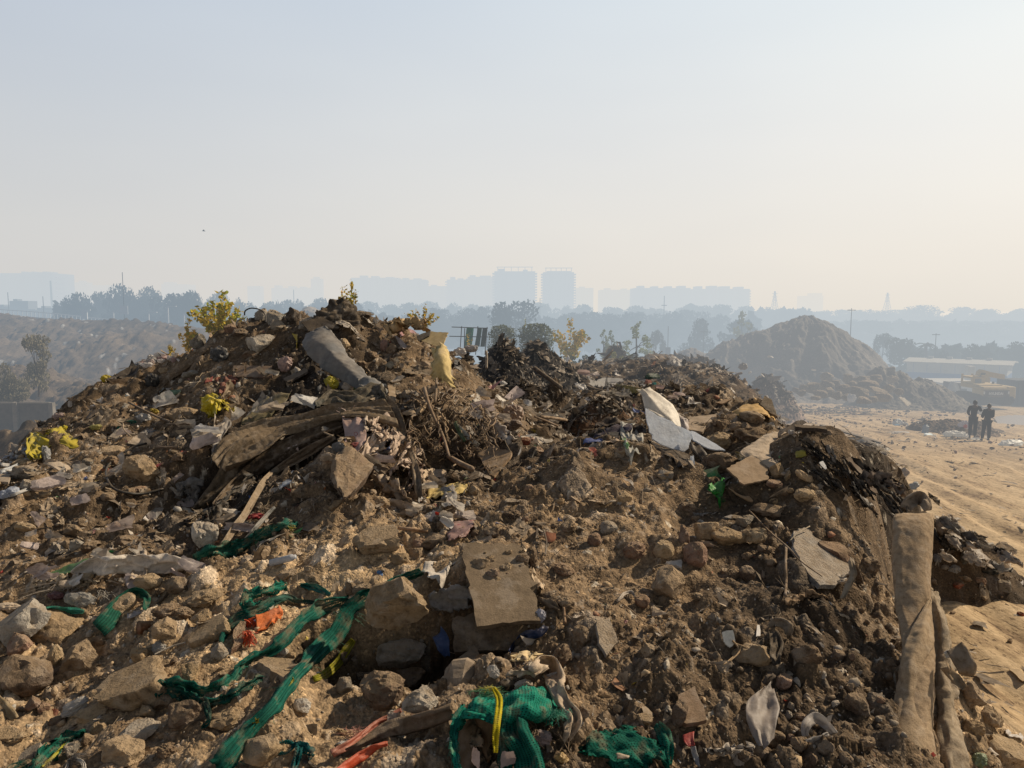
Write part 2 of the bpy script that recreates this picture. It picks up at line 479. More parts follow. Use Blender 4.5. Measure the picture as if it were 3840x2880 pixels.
me=npmesh('rubble_mound',np.stack([MX,MY,MZ],-1).reshape(-1,3),gridfaces(NRW,NCW)[:,::-1],True,MC.reshape(-1,3))
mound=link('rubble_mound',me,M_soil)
tag(mound,kind='structure',label='brown mound of loose soil and rubble filling the foreground')
gr_r=np.concatenate([[0.5],np.exp(np.linspace(math.log(6),math.log(140),420)),np.exp(np.linspace(math.log(150),math.log(9000),60))])
gr_a=np.linspace(R(-75),R(75),620)
GR,GA=np.meshgrid(gr_r,gr_a,indexing='ij')
gx,gy=GR*np.sin(GA),GR*np.cos(GA)
gz=zground(gx,gy)
near=1-smooth(60,110,GR)
trk=fbm(gx*.9,gy*.3,611,3)
rx_,ry_=gx*.91+gy*.41,gy*.91-gx*.41
gz=gz+near*(.05*fbm(gx*.5,gy*.5,601,4)+.06*trk+.022*ridged(gx*1.9,gy*.25,607,3)*smooth(.35,.65,vnoise(gx*.12,gy*.12,608)))
for x0_ in(7.6,9.3,11.2,12.9,15.6,17.3,20.5,22.2):
 d_=gx-(x0_+.13*(gy-15)+.5*np.sin(gy*.16+x0_))+.1*fbm(gx*.8,gy*.8,633,2)
 gz=gz+near*(-.075*np.exp(-(d_/.2)**2)+.04*np.exp(-((np.abs(d_)-.42)/.16)**2))*(.4+.6*vnoise(gy*.3,gx*0+x0_,5))
ll,lb=lumps(gx,gy,.35,641,.25,.15,.4,.35)
gz=gz+near*ll*.35*.5*smooth(.45,.7,vnoise(gx*.18,gy*.18,621))
me=npmesh('ground',np.stack([gx,gy,gz],-1).reshape(-1,3),gridfaces(*GR.shape)[:,::-1],True)
m=newmat('packed_earth')
t=NT(m.node_tree)
pos=t.n('ShaderNodeNewGeometry').outputs['Position']
stretch=t.n('ShaderNodeMapping',{'Vector':pos,'Rotation':(0,0,R(4)),'Scale':(1.7,.42,1)}).outputs[0]
n1=t.noise(stretch,1.1,6,.65)
n2=t.noise(pos,.16,4,.55)
n3=t.noise(pos,9,5,.7)
n4=t.noise(stretch,8.5,6,.72)
c=t.ramp(n1,[(.33,(.24,.165,.10)),(.44,(.45,.325,.195)),(.62,(.56,.42,.265))])
c=t.mix(t.math('MULTIPLY',t.mapr(n4,.55,.60),t.mapr(n1,.62,.42,.25,1)),c,(.12,.08,.05))
c=t.mix(t.mapr(n2,.52,.68,0,.55),c,(.23,.165,.105))
c=t.mix(1,c,t.ramp(n3,[(.3,(.75,.74,.72)),(.7,(1.2,1.2,1.18))]),'MULTIPLY')
dist=t.n('ShaderNodeVectorMath',{0:pos,1:(0,0,0)},operation='DISTANCE').outputs['Value']
green=t.ramp(t.noise(pos,.03,4,.6),[(.4,(.07,.075,.04)),(.6,(.20,.17,.11))])
c=t.mix(t.mapr(dist,75,120),c,green)
bp=t.n('ShaderNodeBump',{'Height':t.math('ADD',t.math('MULTIPLY',n4,-.8),n3),'Strength':.45,'Distance':.05})
p=t.n('ShaderNodeBsdfPrincipled',{'Base Color':c,'Roughness':.95,'Normal':bp.outputs[0],'Specular IOR Level':.1})
finish(m,t,p.outputs[0])
ground=link('ground',me,m)
tag(ground,kind='structure',label='dusty tan dirt ground with wheel ruts')
def objcol_mat(name,rough=.9,dust=.55,grain=14,bump=.5,trans=0.0,spec=.2,blot=.5,dustcol=(.37,.265,.16),vcol=False,bdist=.02,alpha=None,fine=60,sheen=0):
 m=newmat(name)
 t=NT(m.node_tree)
 base=t.n('ShaderNodeVertexColor',layer_name='Col').outputs[0]if vcol else t.n('ShaderNodeObjectInfo').outputs['Color']
 geo=t.n('ShaderNodeNewGeometry')
 pos=geo.outputs['Position']
 rnd=t.n('ShaderNodeObjectInfo').outputs['Random']
 off=t.n('ShaderNodeCombineXYZ',{0:t.math('MULTIPLY',rnd,37.),1:t.math('MULTIPLY',rnd,19.),2:0.}).outputs[0]
 p2=t.n('ShaderNodeVectorMath',{0:pos,1:off},operation='ADD').outputs[0]
 n1=t.noise(p2,grain,6,.65)
 n2=t.noise(p2,grain*.28,4,.6)
 n3=t.noise(p2,fine,4,.7)
 c=t.mix(1,base,t.ramp(n1,[(.3,(1-blot*.8,)*3),(.5,(1,1,1)),(.72,(1+blot*.5,)*3)]),'MULTIPLY')
 c=t.mix(t.mapr(t.noise(p2,grain*.5,5,.6),.5,.62,0,blot*.6),c,t.mix(.7,c,(.42,.38,.33),'MIX'))
 nz=t.n('ShaderNodeSeparateXYZ',{0:geo.outputs['Normal']}).outputs[2]
 df=t.math('MULTIPLY',t.mapr(t.math('ADD',nz,t.math('MULTIPLY',t.math('SUBTRACT',n2,.5),2.4)),.15,.85),dust)
 df=t.math('MULTIPLY',df,t.mapr(n3,.3,.55,.5,1))
 c=t.mix(df,c,dustcol)
 hgt=t.math('ADD',n1,t.math('MULTIPLY',n3,.45))
 b=t.n('ShaderNodeBump',{'Height':hgt,'Strength':bump,'Distance':bdist})
 p=t.n('ShaderNodeBsdfPrincipled',{'Base Color':c,'Roughness':rough,'Normal':b.outputs[0],'Specular IOR Level':spec})
 sh=p.outputs[0]
 if trans:
  tr=t.n('ShaderNodeBsdfTranslucent',{'Color':c})
  sh=t.n('ShaderNodeMixShader',{0:trans,1:sh,2:tr.outputs[0]}).outputs[0]
 if alpha is not None:
  tp=t.n('ShaderNodeBsdfTransparent')
  sh=t.n('ShaderNodeMixShader',{0:alpha(t,p2),1:tp.outputs[0],2:sh}).outputs[0]
 return finish(m,t,sh)
M_rock=objcol_mat('stone',.95,.6,13,1.0,spec=.12,blot=.75,bdist=.05,fine=60)
M_rockv=objcol_mat('small_stones',.95,.35,30,.5,spec=.15,blot=.5,vcol=True)
M_plastic=objcol_mat('thin_plastic',.5,.22,16,.35,trans=.28,spec=.4,blot=.35)
M_plasticv=objcol_mat('litter',.6,.42,22,.3,trans=.15,spec=.3,blot=.45,vcol=True)
M_film=objcol_mat('dusty_film',.55,.32,14,.3,trans=.3,spec=.5,blot=.3,alpha=lambda t,p:t.mapr(t.noise(p,7,3),.3,.7,.45,.9))
M_cloth=objcol_mat('dusty_cloth',.95,.24,22,.6,trans=.08,spec=.08,blot=.5,fine=140)
M_wood=objcol_mat('weathered_wood',.85,.35,12,.5,spec=.2,blot=.6,fine=90)
M_metal=objcol_mat('painted_steel',.6,.2,6,.15,spec=.3,blot=.2)
M_rubber=objcol_mat('grey_rubber_sheet',.7,.22,9,.25,spec=.35,blot=.35)
M_card=objcol_mat('cardboard',.9,.25,13,.4,trans=.05,spec=.15,blot=.45)
def net_mat():
 m=newmat('knitted_net')
 t=NT(m.node_tree)
 base=t.n('ShaderNodeObjectInfo').outputs['Color']
 pos=t.n('ShaderNodeNewGeometry').outputs['Position']
 uv=t.n('ShaderNodeUVMap',uv_map='UVMap').outputs[0]
 n1=t.noise(pos,9,4,.6)
 n2=t.noise(pos,60,3,.7)
 c=t.mix(1,base,t.ramp(n1,[(.3,(.55,.55,.55)),(.6,(1.15,1.15,1.15))]),'MULTIPLY')
 su,sv,_=t.n('ShaderNodeSeparateXYZ',{0:uv}).outputs
 wu=t.math('ABSOLUTE',t.math('SINE',t.math('MULTIPLY',su,3.14159*95)))
 wv=t.math('ABSOLUTE',t.math('SINE',t.math('MULTIPLY',sv,3.14159*62)))
 yarn=t.math('MAXIMUM',t.mapr(wu,.55,.8),t.mapr(wv,.45,.7))
 c=t.mix(1,c,t.ramp(yarn,[(0,(.35,.35,.35)),(1,(1.1,1.1,1.1))]),'MULTIPLY')
 df=t.math('MULTIPLY',t.mapr(n1,.50,.68),.8)
 c=t.mix(df,c,(.21,.155,.10))
 b=t.n('ShaderNodeBump',{'Height':t.math('ADD',yarn,n2),'Strength':.5,'Distance':.01})
 p=t.n('ShaderNodeBsdfPrincipled',{'Base Color':c,'Roughness':.8,'Normal':b.outputs[0],'Specular IOR Level':.15})
 tr=t.n('ShaderNodeBsdfTranslucent',{'Color':c})
 sh=t.n('ShaderNodeMixShader',{0:.25,1:p.outputs[0],2:tr.outputs[0]}).outputs[0]
 holes=t.math('MAXIMUM',yarn,t.mapr(n1,.40,.54,1,.12))
 sh=t.n('ShaderNodeMixShader',{0:holes,1:t.n('ShaderNodeBsdfTransparent').outputs[0],2:sh}).outputs[0]
 return finish(m,t,sh)
M_net=net_mat()
def plainmat(name,col,rough=.8,spec=.2,nscale=0,namp=.3):
 m=newmat(name)
 t=NT(m.node_tree)
 c=(*col,1)
 if nscale:
  pos=t.n('ShaderNodeNewGeometry').outputs['Position']
  n1=t.noise(pos,nscale,5,.65)
  c=t.mix(1,c,t.ramp(n1,[(.3,(1-namp,)*3),(.7,(1+namp,)*3)]),'MULTIPLY')
 p=t.n('ShaderNodeBsdfPrincipled',{'Base Color':c,'Roughness':rough,'Specular IOR Level':spec})
 return finish(m,t,p.outputs[0])
def ico(sub):
 bm=bmesh.new()
 bmesh.ops.create_icosphere(bm,subdivisions=sub,radius=1)
 v=np.array([x.co[:]for x in bm.verts]);f=np.array([[q.index for q in x.verts]for x in bm.faces])
 bm.free()
 return v,f
ICO={k:ico(k)for k in(1,2,3,4)}
def n3(v,s,seed):
 return np.array([mn.noise(Vector((p[0]*s+seed,p[1]*s-seed*.7,p[2]*s+seed*1.3)))for p in v])
def stone_shape(kind,seed,sub=4):
 r=np.random.default_rng(seed)
 v,f=ICO[sub]
 v=v.copy()
 ncut,lo,hi={'ang':(15,.46,.80),'block':(0,0,0),'round':(11,.70,.92),'slab':(12,.52,.86),'clod':(6,.65,.95)}[kind]
 if kind=='block':
  p=5.0
  n=(np.abs(v)**p).sum(1)**(1/p)
  v=v/n[:,None]*.85
  ncut,lo,hi=9,.62,1.0
 for k in range(ncut):
  n=r.normal(size=3);n/=np.linalg.norm(n)
  d=r.uniform(lo,hi)
  s=v@n
  m=s>d
  v[m]-=np.outer(s[m]-d,n)*.94
 amp={'ang':.06,'block':.055,'round':.045,'slab':.055,'clod':.12}[kind]
 nn=v/np.linalg.norm(v,axis=1)[:,None]
 v=v+nn*(n3(v,1.7,seed)*amp*1.5+n3(v,4.5,seed+5)*amp+n3(v,9,seed+9)*amp*.8-np.maximum(0,n3(v,2.6,seed+21)-.25)*.35)[:,None]
 if kind=='slab':
  top=.36
  v[:,2]=np.clip(v[:,2],-top,top+.02*n3(v,3,seed))/top
 lo_,hi_=v.min(0),v.max(0)
 v=(v-(lo_+hi_)/2)/((hi_-lo_)/2)
 return v,f
_rock_cache={}
def stone_mesh(kind,var,sub=4):
 k=(kind,var,sub)
 if k not in _rock_cache:
  v,f=stone_shape(kind,var*13+len(kind)*101+3,sub)
  me_=npmesh('stone',v,f,True,mats=[M_rock])
  try:
   me_.set_sharp_from_angle(angle=R(24))
  except Exception:
   pass
  _rock_cache[k]=me_
 return _rock_cache[k]
TANS=[(.45,.315,.18),(.38,.27,.16),(.50,.365,.22),(.34,.25,.165),(.42,.305,.19)]
GREYS=[(.32,.285,.24),(.38,.34,.29),(.24,.215,.18),(.40,.365,.315)]
BROWNS=[(.21,.145,.095),(.17,.12,.085),(.25,.18,.12),(.27,.17,.12)]
PAL={'tan':TANS,'grey':GREYS,'brown':BROWNS,'dark':[(.09,.072,.058),(.11,.09,.072)],'pale':[(.5,.45,.38),(.58,.54,.48)],'pink':[(.33,.21,.155)],'red':[(.26,.085,.05)]}
COLWORD={'tan':'tan','grey':'grey','brown':'brown','dark':'dark','pale':'pale','pink':'pinkish brown','red':'reddish'}
SHAPEWORD={'ang':'angular','block':'blocky','round':'rounded','slab':'flat','clod':'crumbly'}
MARKS=[]
USED=set()
def mark(px,py,phrase):
 MARKS.append((px,py,phrase))
ROCKS=[]
rock_n=[0]
def rock(tl,x,y,w,h,kind='ang',pal='tan',tilt=None,label=None,name=None,depth=None,Y=None,sink=.0,var=None,mk=None):
 px,py=TP(tl,x,y)
 wp,hp=w*TK(tl),h*TK(tl)
 if Y is None:
  q=hit(px,min(py+hp*.30,790))
  Y=q[1]+hp*.1*q[1]/F
 c=atP(px,py,Y)
 s=Y/F
 sx,sz=wp*s/2,hp*s/2
 sy=depth*s/2 if depth else(sx+sz)/2*.95
 rock_n[0]+=1
 if var is None:
  var=rock_n[0]%14
 o=bpy.data.objects.new(name or('stone_slab' if kind=='slab' else 'clod' if kind=='clod' else 'rock'),stone_mesh(kind,var))
 C.objects.link(o)
 tl_=tilt if tilt is not None else random.uniform(-14,14)
 if kind=='slab':
  sz=max(sz*.62,sx*.18);sy=sx*.75
  o.rotation_euler=(R(random.uniform(14,24)),R(-tl_)*-1,R(random.uniform(-12,12)))
 else:
  o.rotation_euler=(R(random.uniform(-12,12)),R(tl_),R(random.uniform(-25,25)))
 o.scale=(sx*1.03,sy,sz*1.06)
 o.location=c+np.array([0,0,-sink*sz])
 cl=random.choice(PAL[pal])
 k=random.uniform(.9,1.12)
 o.color=(cl[0]*k,cl[1]*k,cl[2]*k,1)
 if label:
  tag(o,label,'rock');USED.add(label)
 else:
  ROCKS.append((o,px,py,wp,kind,pal))
 if mk:
  mark(px,py,mk)
 return o
def crm(P,n):
 """Catmull-Rom through rows of points P (k, ...), n samples"""
 P=np.asarray(P,float)
 k=len(P)
 t=np.linspace(0,k-1,n)
 i=np.clip(t.astype(int),0,k-2)
 f=(t-i).reshape((-1,)+(1,)*(P.ndim-1))
 p0,p1,p2,p3=P[np.maximum(i-1,0)],P[i],P[i+1],P[np.minimum(i+2,k-1)]
 return .5*((2*p1)+(-p0+p2)*f+(2*p0-5*p1+4*p2-p3)*f**2+(-p0+3*p1-3*p2+p3)*f**3)
def lay(tl,pts,lift,fit=False,near=False):
 Q=[(*TP(tl,p[0],p[1]),p[2]if len(p)>2 else None)for p in pts]
 Yh=np.array([q[2]if q[2]else hit(q[0],min(q[1],800))[1]for q in Q])
 if len(Yh)>3 and not any(q[2]for q in Q):
  md=np.median(Yh)
  Yh=np.where(np.abs(Yh-md)>.22*md,np.clip(Yh,md*.9,md*1.1),Yh)
 if fit and all(q[2]is None for q in Q)and len(Q)>=4:
  A=np.array([[1,q[0]/500,q[1]/500]for q in Q])
  w_=np.linalg.lstsq(A,Yh,rcond=None)[0]
  Yf=A@w_
  Yf=.75*Yf+.25*np.clip(Yh,Yf-.4,Yf+.4)
  Yh=Yf-np.maximum(0,Yf-Yh).mean()*1.2
 if near and all(q[2]for q in Q):
  dl=np.array([y-hit(q[0],min(q[1],780))[1]for q,y in zip(Q,Yh)])
  dl=dl[np.abs(dl)<1.6]
  if len(dl):
   Yh=Yh-max(0,np.percentile(dl,65))
 return np.array([atP(q[0],q[1],y)for q,y in zip(Q,Yh)])
sheet_n=[0]
def sheet(name,tl,rows,mat,col,label,cat,lift=.04,folds=(.03,9,2),fine=.008,n=None,thick=0.006,parent=None,ragged=.0,group=None,mk=None,crease=0.0,linear=False,smooth_=True,tagit=True,nstep=None):
 """rows: list of rows (each the same number) of plan points; folds=(height, ripples across, ripples along)"""
 sheet_n[0]+=1
 sd_=sheet_n[0]
 A=lay(tl,[p for r in rows for p in r],lift,True,parent is None and tl!='E' and 'carpet' not in name).reshape(len(rows),len(rows[0]),3)
 ctr=A.mean((0,1))
 L1=np.linalg.norm(np.diff(A,axis=0),axis=-1).mean(1).sum()
 L2=np.linalg.norm(np.diff(A,axis=1),axis=-1).mean(0).sum()
 step=nstep or max(.014,ctr[1]*.0021)
 nr=int(np.clip(L1/step,8,130));nc=int(np.clip(L2/step,8,130))
 if n:nr,nc=n
 if linear:
  G=np.array([[np.interp(np.linspace(0,len(r)-1,nc),np.arange(len(r)),r[:,k])for k in range(3)]for r in A]).transpose(0,2,1)
  G=np.array([[np.interp(np.linspace(0,len(A)-1,nr),np.arange(len(A)),G[:,j,k])for k in range(3)]for j in range(nc)]).transpose(2,0,1)
 else:
  G=crm(np.array([crm(r,nc)for r in A]),nr)
 du=np.gradient(G,axis=0);dv=np.gradient(G,axis=1)
 N=np.cross(dv,du)
 N/=np.linalg.norm(N,axis=-1,keepdims=True)+1e-9
 toc=np.array([0,0,CAMZ])-G
 sg=np.sign((N*toc).sum(-1).mean())or 1
 N=N*sg
 U,V=np.meshgrid(np.linspace(0,1,nr),np.linspace(0,1,nc),indexing='ij')
 fh,fa,fl=folds
 wob=.12*fbm(U*3,V*2,sd_*7,2)
 dsp=fh*(2*ridged((V+wob)*fa,U*fl,sd_*11,2)-1.1)+fh*.5*fbm(V*fa*1.9,U*fl*2.5,sd_*13,2)
 if crease:
  for k in range(7):
   a=random.uniform(0,math.pi)
   dsp=dsp+crease*np.abs(U*math.cos(a)*L1/max(L1,L2)+V*math.sin(a)*L2/max(L1,L2)-random.uniform(0,1))*random.choice((-1,1))
  dsp=dsp-dsp.mean()
 dsp=dsp+fine*fbm(G[...,0]*22,G[...,1]*22+G[...,2]*17,sd_,3)
 G=G+N*dsp[...,None]+toc/np.linalg.norm(toc,axis=-1,keepdims=True)*lift
 if ragged:
  e=np.minimum(np.minimum(U,1-U)*L1,np.minimum(V,1-V)*L2)
  wgt=np.exp(-e/(ragged*1.2))
  jx=fbm(U*14,V*14,sd_+3,3)[...,None];jy=fbm(U*14,V*14,sd_+8,3)[...,None]
  tu=du/(np.linalg.norm(du,axis=-1,keepdims=True)+1e-9);tv=dv/(np.linalg.norm(dv,axis=-1,keepdims=True)+1e-9)
  G=G+(tu*jx+tv*jy)*wgt[...,None]*ragged*2.2
 f=gridfaces(nr,nc)
 vv=G.reshape(-1,3)
 uv=np.stack([U.ravel()*L1,V.ravel()*L2],-1)
 if thick:
  k=len(vv)
  vv=np.concatenate([vv,vv-N.reshape(-1,3)*thick])
  b=np.concatenate([np.arange(nc),np.arange(1,nr)*nc+nc-1,(nr-1)*nc+np.arange(nc-2,-1,-1),np.arange(nr-2,0,-1)*nc])
  bn=np.roll(b,-1)
  f=np.concatenate([f,f[:,::-1]+k,np.stack([bn,b,b+k,bn+k],-1)])
  uv=np.concatenate([uv,uv])
 me_=npmesh(name,vv,f,smooth_,uv=uv,mats=[mat])
 o=link(name,me_,None,parent)
 o.color=(*col,1)
 if tagit and parent is None:
  tag(o,label,cat,group);USED.add(label)
 if mk:
  px,py=TP(tl,*[sum(p[k]for r in rows for p in r)/sum(len(r)for r in rows)for k in(0,1)])
  mark(px,py,mk)
 return o
def strip(name,tl,path,width,mat,col,label,cat,**kw):
 """a band along a path of plan points with widths in plan pixels"""
 if not any(len(p)>2 for p in path)and len(path)>2:
  k_n=(len(path)-1)*3+1
  if hasattr(width,'__len__'):
   width=np.interp(np.linspace(0,1,k_n),np.linspace(0,1,len(width)),width)
  path=[tuple(q)for q in crm(np.array(path,float),k_n)]
 pts=[np.array(p[:2],float)for p in path]
 Ys=[p[2]if len(p)>2 else None for p in path]
 if not hasattr(width,'__len__'):
  width=[width]*len(pts)
 if len(width)!=len(pts):
  width=np.interp(np.linspace(0,1,len(pts)),np.linspace(0,1,len(width)),width)
 Yq=np.array([y or hit(*[min(v,800)for v in TP(tl,*p)])[1]for p,y in zip(pts,Ys)])
 if not any(Ys):
  md=np.median(Yq)
  Yq=np.where(Yq>1.6*md,md,Yq)
  pq=np.pad(Yq,1,mode='edge')
  Yq=np.minimum(np.minimum(pq[:-2],pq[2:]),Yq)
  Yq=np.convolve(np.pad(Yq,2,mode='edge'),[.12,.23,.3,.23,.12],'valid')
 Yq=np.minimum(Yq,np.convolve(np.pad(Yq,1,mode='edge'),[.25,.5,.25],'valid'))
 rows=[]
 for i,p in enumerate(pts):
  t_=pts[min(i+1,len(pts)-1)]-pts[max(i-1,0)]
  t_=t_/(np.linalg.norm(t_)+1e-9)
  nrm=np.array([-t_[1],t_[0]])
  Y=Yq[i]
  rows.append([(*(p+nrm*width[i]*k),Y+(-.02 if k==0 else 0))for k in(-.5,-.17,.17,.5)])
 kw.setdefault('folds',(.018,3.2,2.5))
 return sheet(name,tl,rows,mat,col,label,cat,**kw)
def cord(name,tl,path,rad,mat,col,label,cat,lift=.03,parent=None,n=6,group=None,taper=1.0,smooth_n=5,mk=None,wob=0.0):
 P=lay(tl,path,lift)
 P[:,2]+=lift
 P=crm(P,max(4,(len(P)-1)*smooth_n+1))
 if wob:
  P=P+rng.normal(size=P.shape)*wob
 bm=bmesh.new()
 tube(bm,P,list(np.linspace(rad,rad*taper,len(P))),n)
 o=bmobj(name,bm,mat,parent,True)
 o.color=(*col,1)
 if parent is None:
  tag(o,label,cat,group);USED.add(label)
 if mk:
  mark(*TP(tl,*path[len(path)//2][:2]),mk)
 return o
def board(name,tl,poly,mat,col,label,cat,thick=.03,dY=None,lift=.04,rough=.006,group=None,mk=None,parent=None,rot=None):
 """a stiff flat piece: the plane through the laid corner points, cut to their outline; points (x, y[, distance])"""
 A=lay(tl,poly,0,False,parent is None and tl!='E')
 c=A.mean(0)
 u,s_,vt=np.linalg.svd(A-c)
 nrm=vt[2]
 if nrm@(np.array([0,0,CAMZ])-c)<0:
  nrm=-nrm
 pts=[]
 for p,q in zip(poly,A):
  px,py=TP(tl,p[0],p[1])
  d=ray(px,py)
  t_=((c-np.array([0,0,CAMZ]))@nrm)/(d@nrm)
  pts.append(np.array([0,0,CAMZ])+d*t_+nrm*lift)
 out=[]
 k=len(pts)
 for i in range(k):
  a,b=pts[i],pts[(i+1)%k]
  nn=max(2,int(np.linalg.norm(b-a)/.05))
  for j in range(nn):
   jt=rng.normal(size=3)*rough
   out.append(a+(b-a)*j/nn+(jt-nrm*(jt@nrm)if j else 0))
 bm=bmesh.new()
 top=[bm.verts.new(p)for p in out]
 bot=[bm.verts.new(p-nrm*thick)for p in out]
 f1=bm.faces.new(top)
 f2=bm.faces.new(bot[::-1])
 for i in range(len(out)):
  j=(i+1)%len(out)
  bm.faces.new((top[j],top[i],bot[i],bot[j]))
 r=bmesh.ops.triangulate(bm,faces=[f1,f2])
 o=bmobj(name,bm,mat,parent,False)
 o.color=(*col,1)
 if parent is None:
  tag(o,label,cat,group);USED.add(label)
 if mk:
  mark(*TP(tl,sum(p[0]for p in poly)/k,sum(p[1]for p in poly)/k),mk)
 return o
def crumb(var):
 r=np.random.default_rng(var+70)
 g=np.linspace(-1,1,13)
 X,Z=np.meshgrid(g,g,indexing='ij')
 Y=sum(np.abs(X*math.cos(a)+Z*math.sin(a)-c)*k for a,c,k in[(r.uniform(0,3.14),r.uniform(-.6,.6),r.choice((-1,1))*r.uniform(.4,1.1))for _ in range(5)])
 X=X*(1-.35*r.uniform()*(Z>0)*Z)+.12*fbm(X*3,Z*3,var,3);Z=Z+.25*X*r.normal()+.16*fbm(X*3,Z*3,var+5,3)
 v=np.stack([X,Y-Y.mean(),Z],-1).reshape(-1,3)
 lo_,hi_=v.min(0),v.max(0)
 return(v-(lo_+hi_)/2)/((hi_-lo_)/2),gridfaces(13,13)
def bag_shape(seed,sub=4,amp=.46):
 r=np.random.default_rng(seed)
 v,f=ICO[sub]
 v=v.copy()
 d=np.zeros(len(v))
 for k in range(16):
  n=r.normal(size=3);n/=np.linalg.norm(n)
  d-=np.abs(v@n-r.uniform(-.6,.6))*r.uniform(-.30,.30)
 d+=.35*n3(v,2.1,seed)+.2*(1-np.abs(2*n3(v,3.3,seed+4)))+.12*n3(v,7,seed+2)
 v=v*(1+amp*(d-d.mean())*1.6)[:,None]
 lo_,hi_=v.min(0),v.max(0)
 return(v-(lo_+hi_)/2)/((hi_-lo_)/2),f
_bag_cache={}
def bag(tl,x,y,w,h,col,label,cat='plastic bag',name='plastic_bag',mat=None,tilt=0,Y=None,group=None,var=None,mk=None,depth=.8,dY=0,flat=False):
 px,py=TP(tl,x,y)
 wp,hp=w*TK(tl),h*TK(tl)
 if Y is None:
  Y=hit(px,min(py+hp*.3,790))[1]
 Y+=dY
 var=var if var is not None else int(x*7+y*3)%12
 mat=mat or M_plastic
 tiny=flat or cat in('paper','wrapper')or max(wp,hp)<15 and cat not in('bottle','ball','sack')and 'bag' not in cat
 key=(var,mat.name,tiny)
 if key not in _bag_cache:
  v,f=(bag_shape(900+var)if not tiny else crumb(var))
  _bag_cache[key]=npmesh('bag',v,f,True,mats=[mat])
  try:
   _bag_cache[key].set_sharp_from_angle(angle=R(30))
  except Exception:
   pass
 o=bpy.data.objects.new(name,_bag_cache[key])
 C.objects.link(o)
 s=Y/F/2
 o.scale=(wp*s,(wp+hp)/2*s*depth,hp*s)
 o.rotation_euler=(R(random.uniform(-10,10)),R(tilt),R(random.uniform(-20,20)))
 o.location=atP(px,py,Y)
 o.color=(*col,1)
 tag(o,label,cat,group);USED.add(label)
 if mk:
  mark(px,py,mk)
 return o
def fringe(name,tl,x,y,w,h,n,col,parent,mat=None,rad=.0022,down=True,Y=None,seed=1,curl=.4):
 """a tuft of frayed fibres"""
 r=np.random.default_rng(seed)
 bm=bmesh.new()
 px,py=TP(tl,x,y)
 if Y is None:
  Y=hit(px,py)[1]-.05
 s=TK(tl)*Y/F
 c=atP(px,py,Y)
 for k in range(n):
  a=np.array([r.normal()*w*.22,r.normal()*w*.1,r.uniform(-.3,.3)*h])*s
  d=np.array([r.normal()*.5*w,-abs(r.normal())*.3*w,r.uniform(-.7,.5 if not down else .15)*h])*s*.6
  pts=[c+a+d*t_+np.array([0,0,-1 if down else 1])*(t_**2)*h*s*.15+r.normal(size=3)*curl*.05*h*s for t_ in np.linspace(0,1,5)]
  tube(bm,pts,[rad,rad,rad,rad*.8,rad*.5],3,False)
 o=bmobj(name,bm,mat or M_plastic,None,True)
 if parent is not None:
  o.parent=parent
  o.matrix_parent_inverse=parent.matrix_world.inverted()
  if parent.type=='EMPTY' or tuple(parent.location)!=(0,0,0):
   bpy.context.view_layer.update()
   o.matrix_parent_inverse=parent.matrix_world.inverted()
 o.color=(*col,1)
 return o
def adopt(o,par):
 """make a laid piece a part of its thing"""
 for k in('label','category','group'):
  if k in o:del o[k]
 bpy.context.view_layer.update()
 o.parent=par
 o.matrix_parent_inverse=par.matrix_world.inverted()
mark(*TP('O',715,665),'the summit of the main heap')
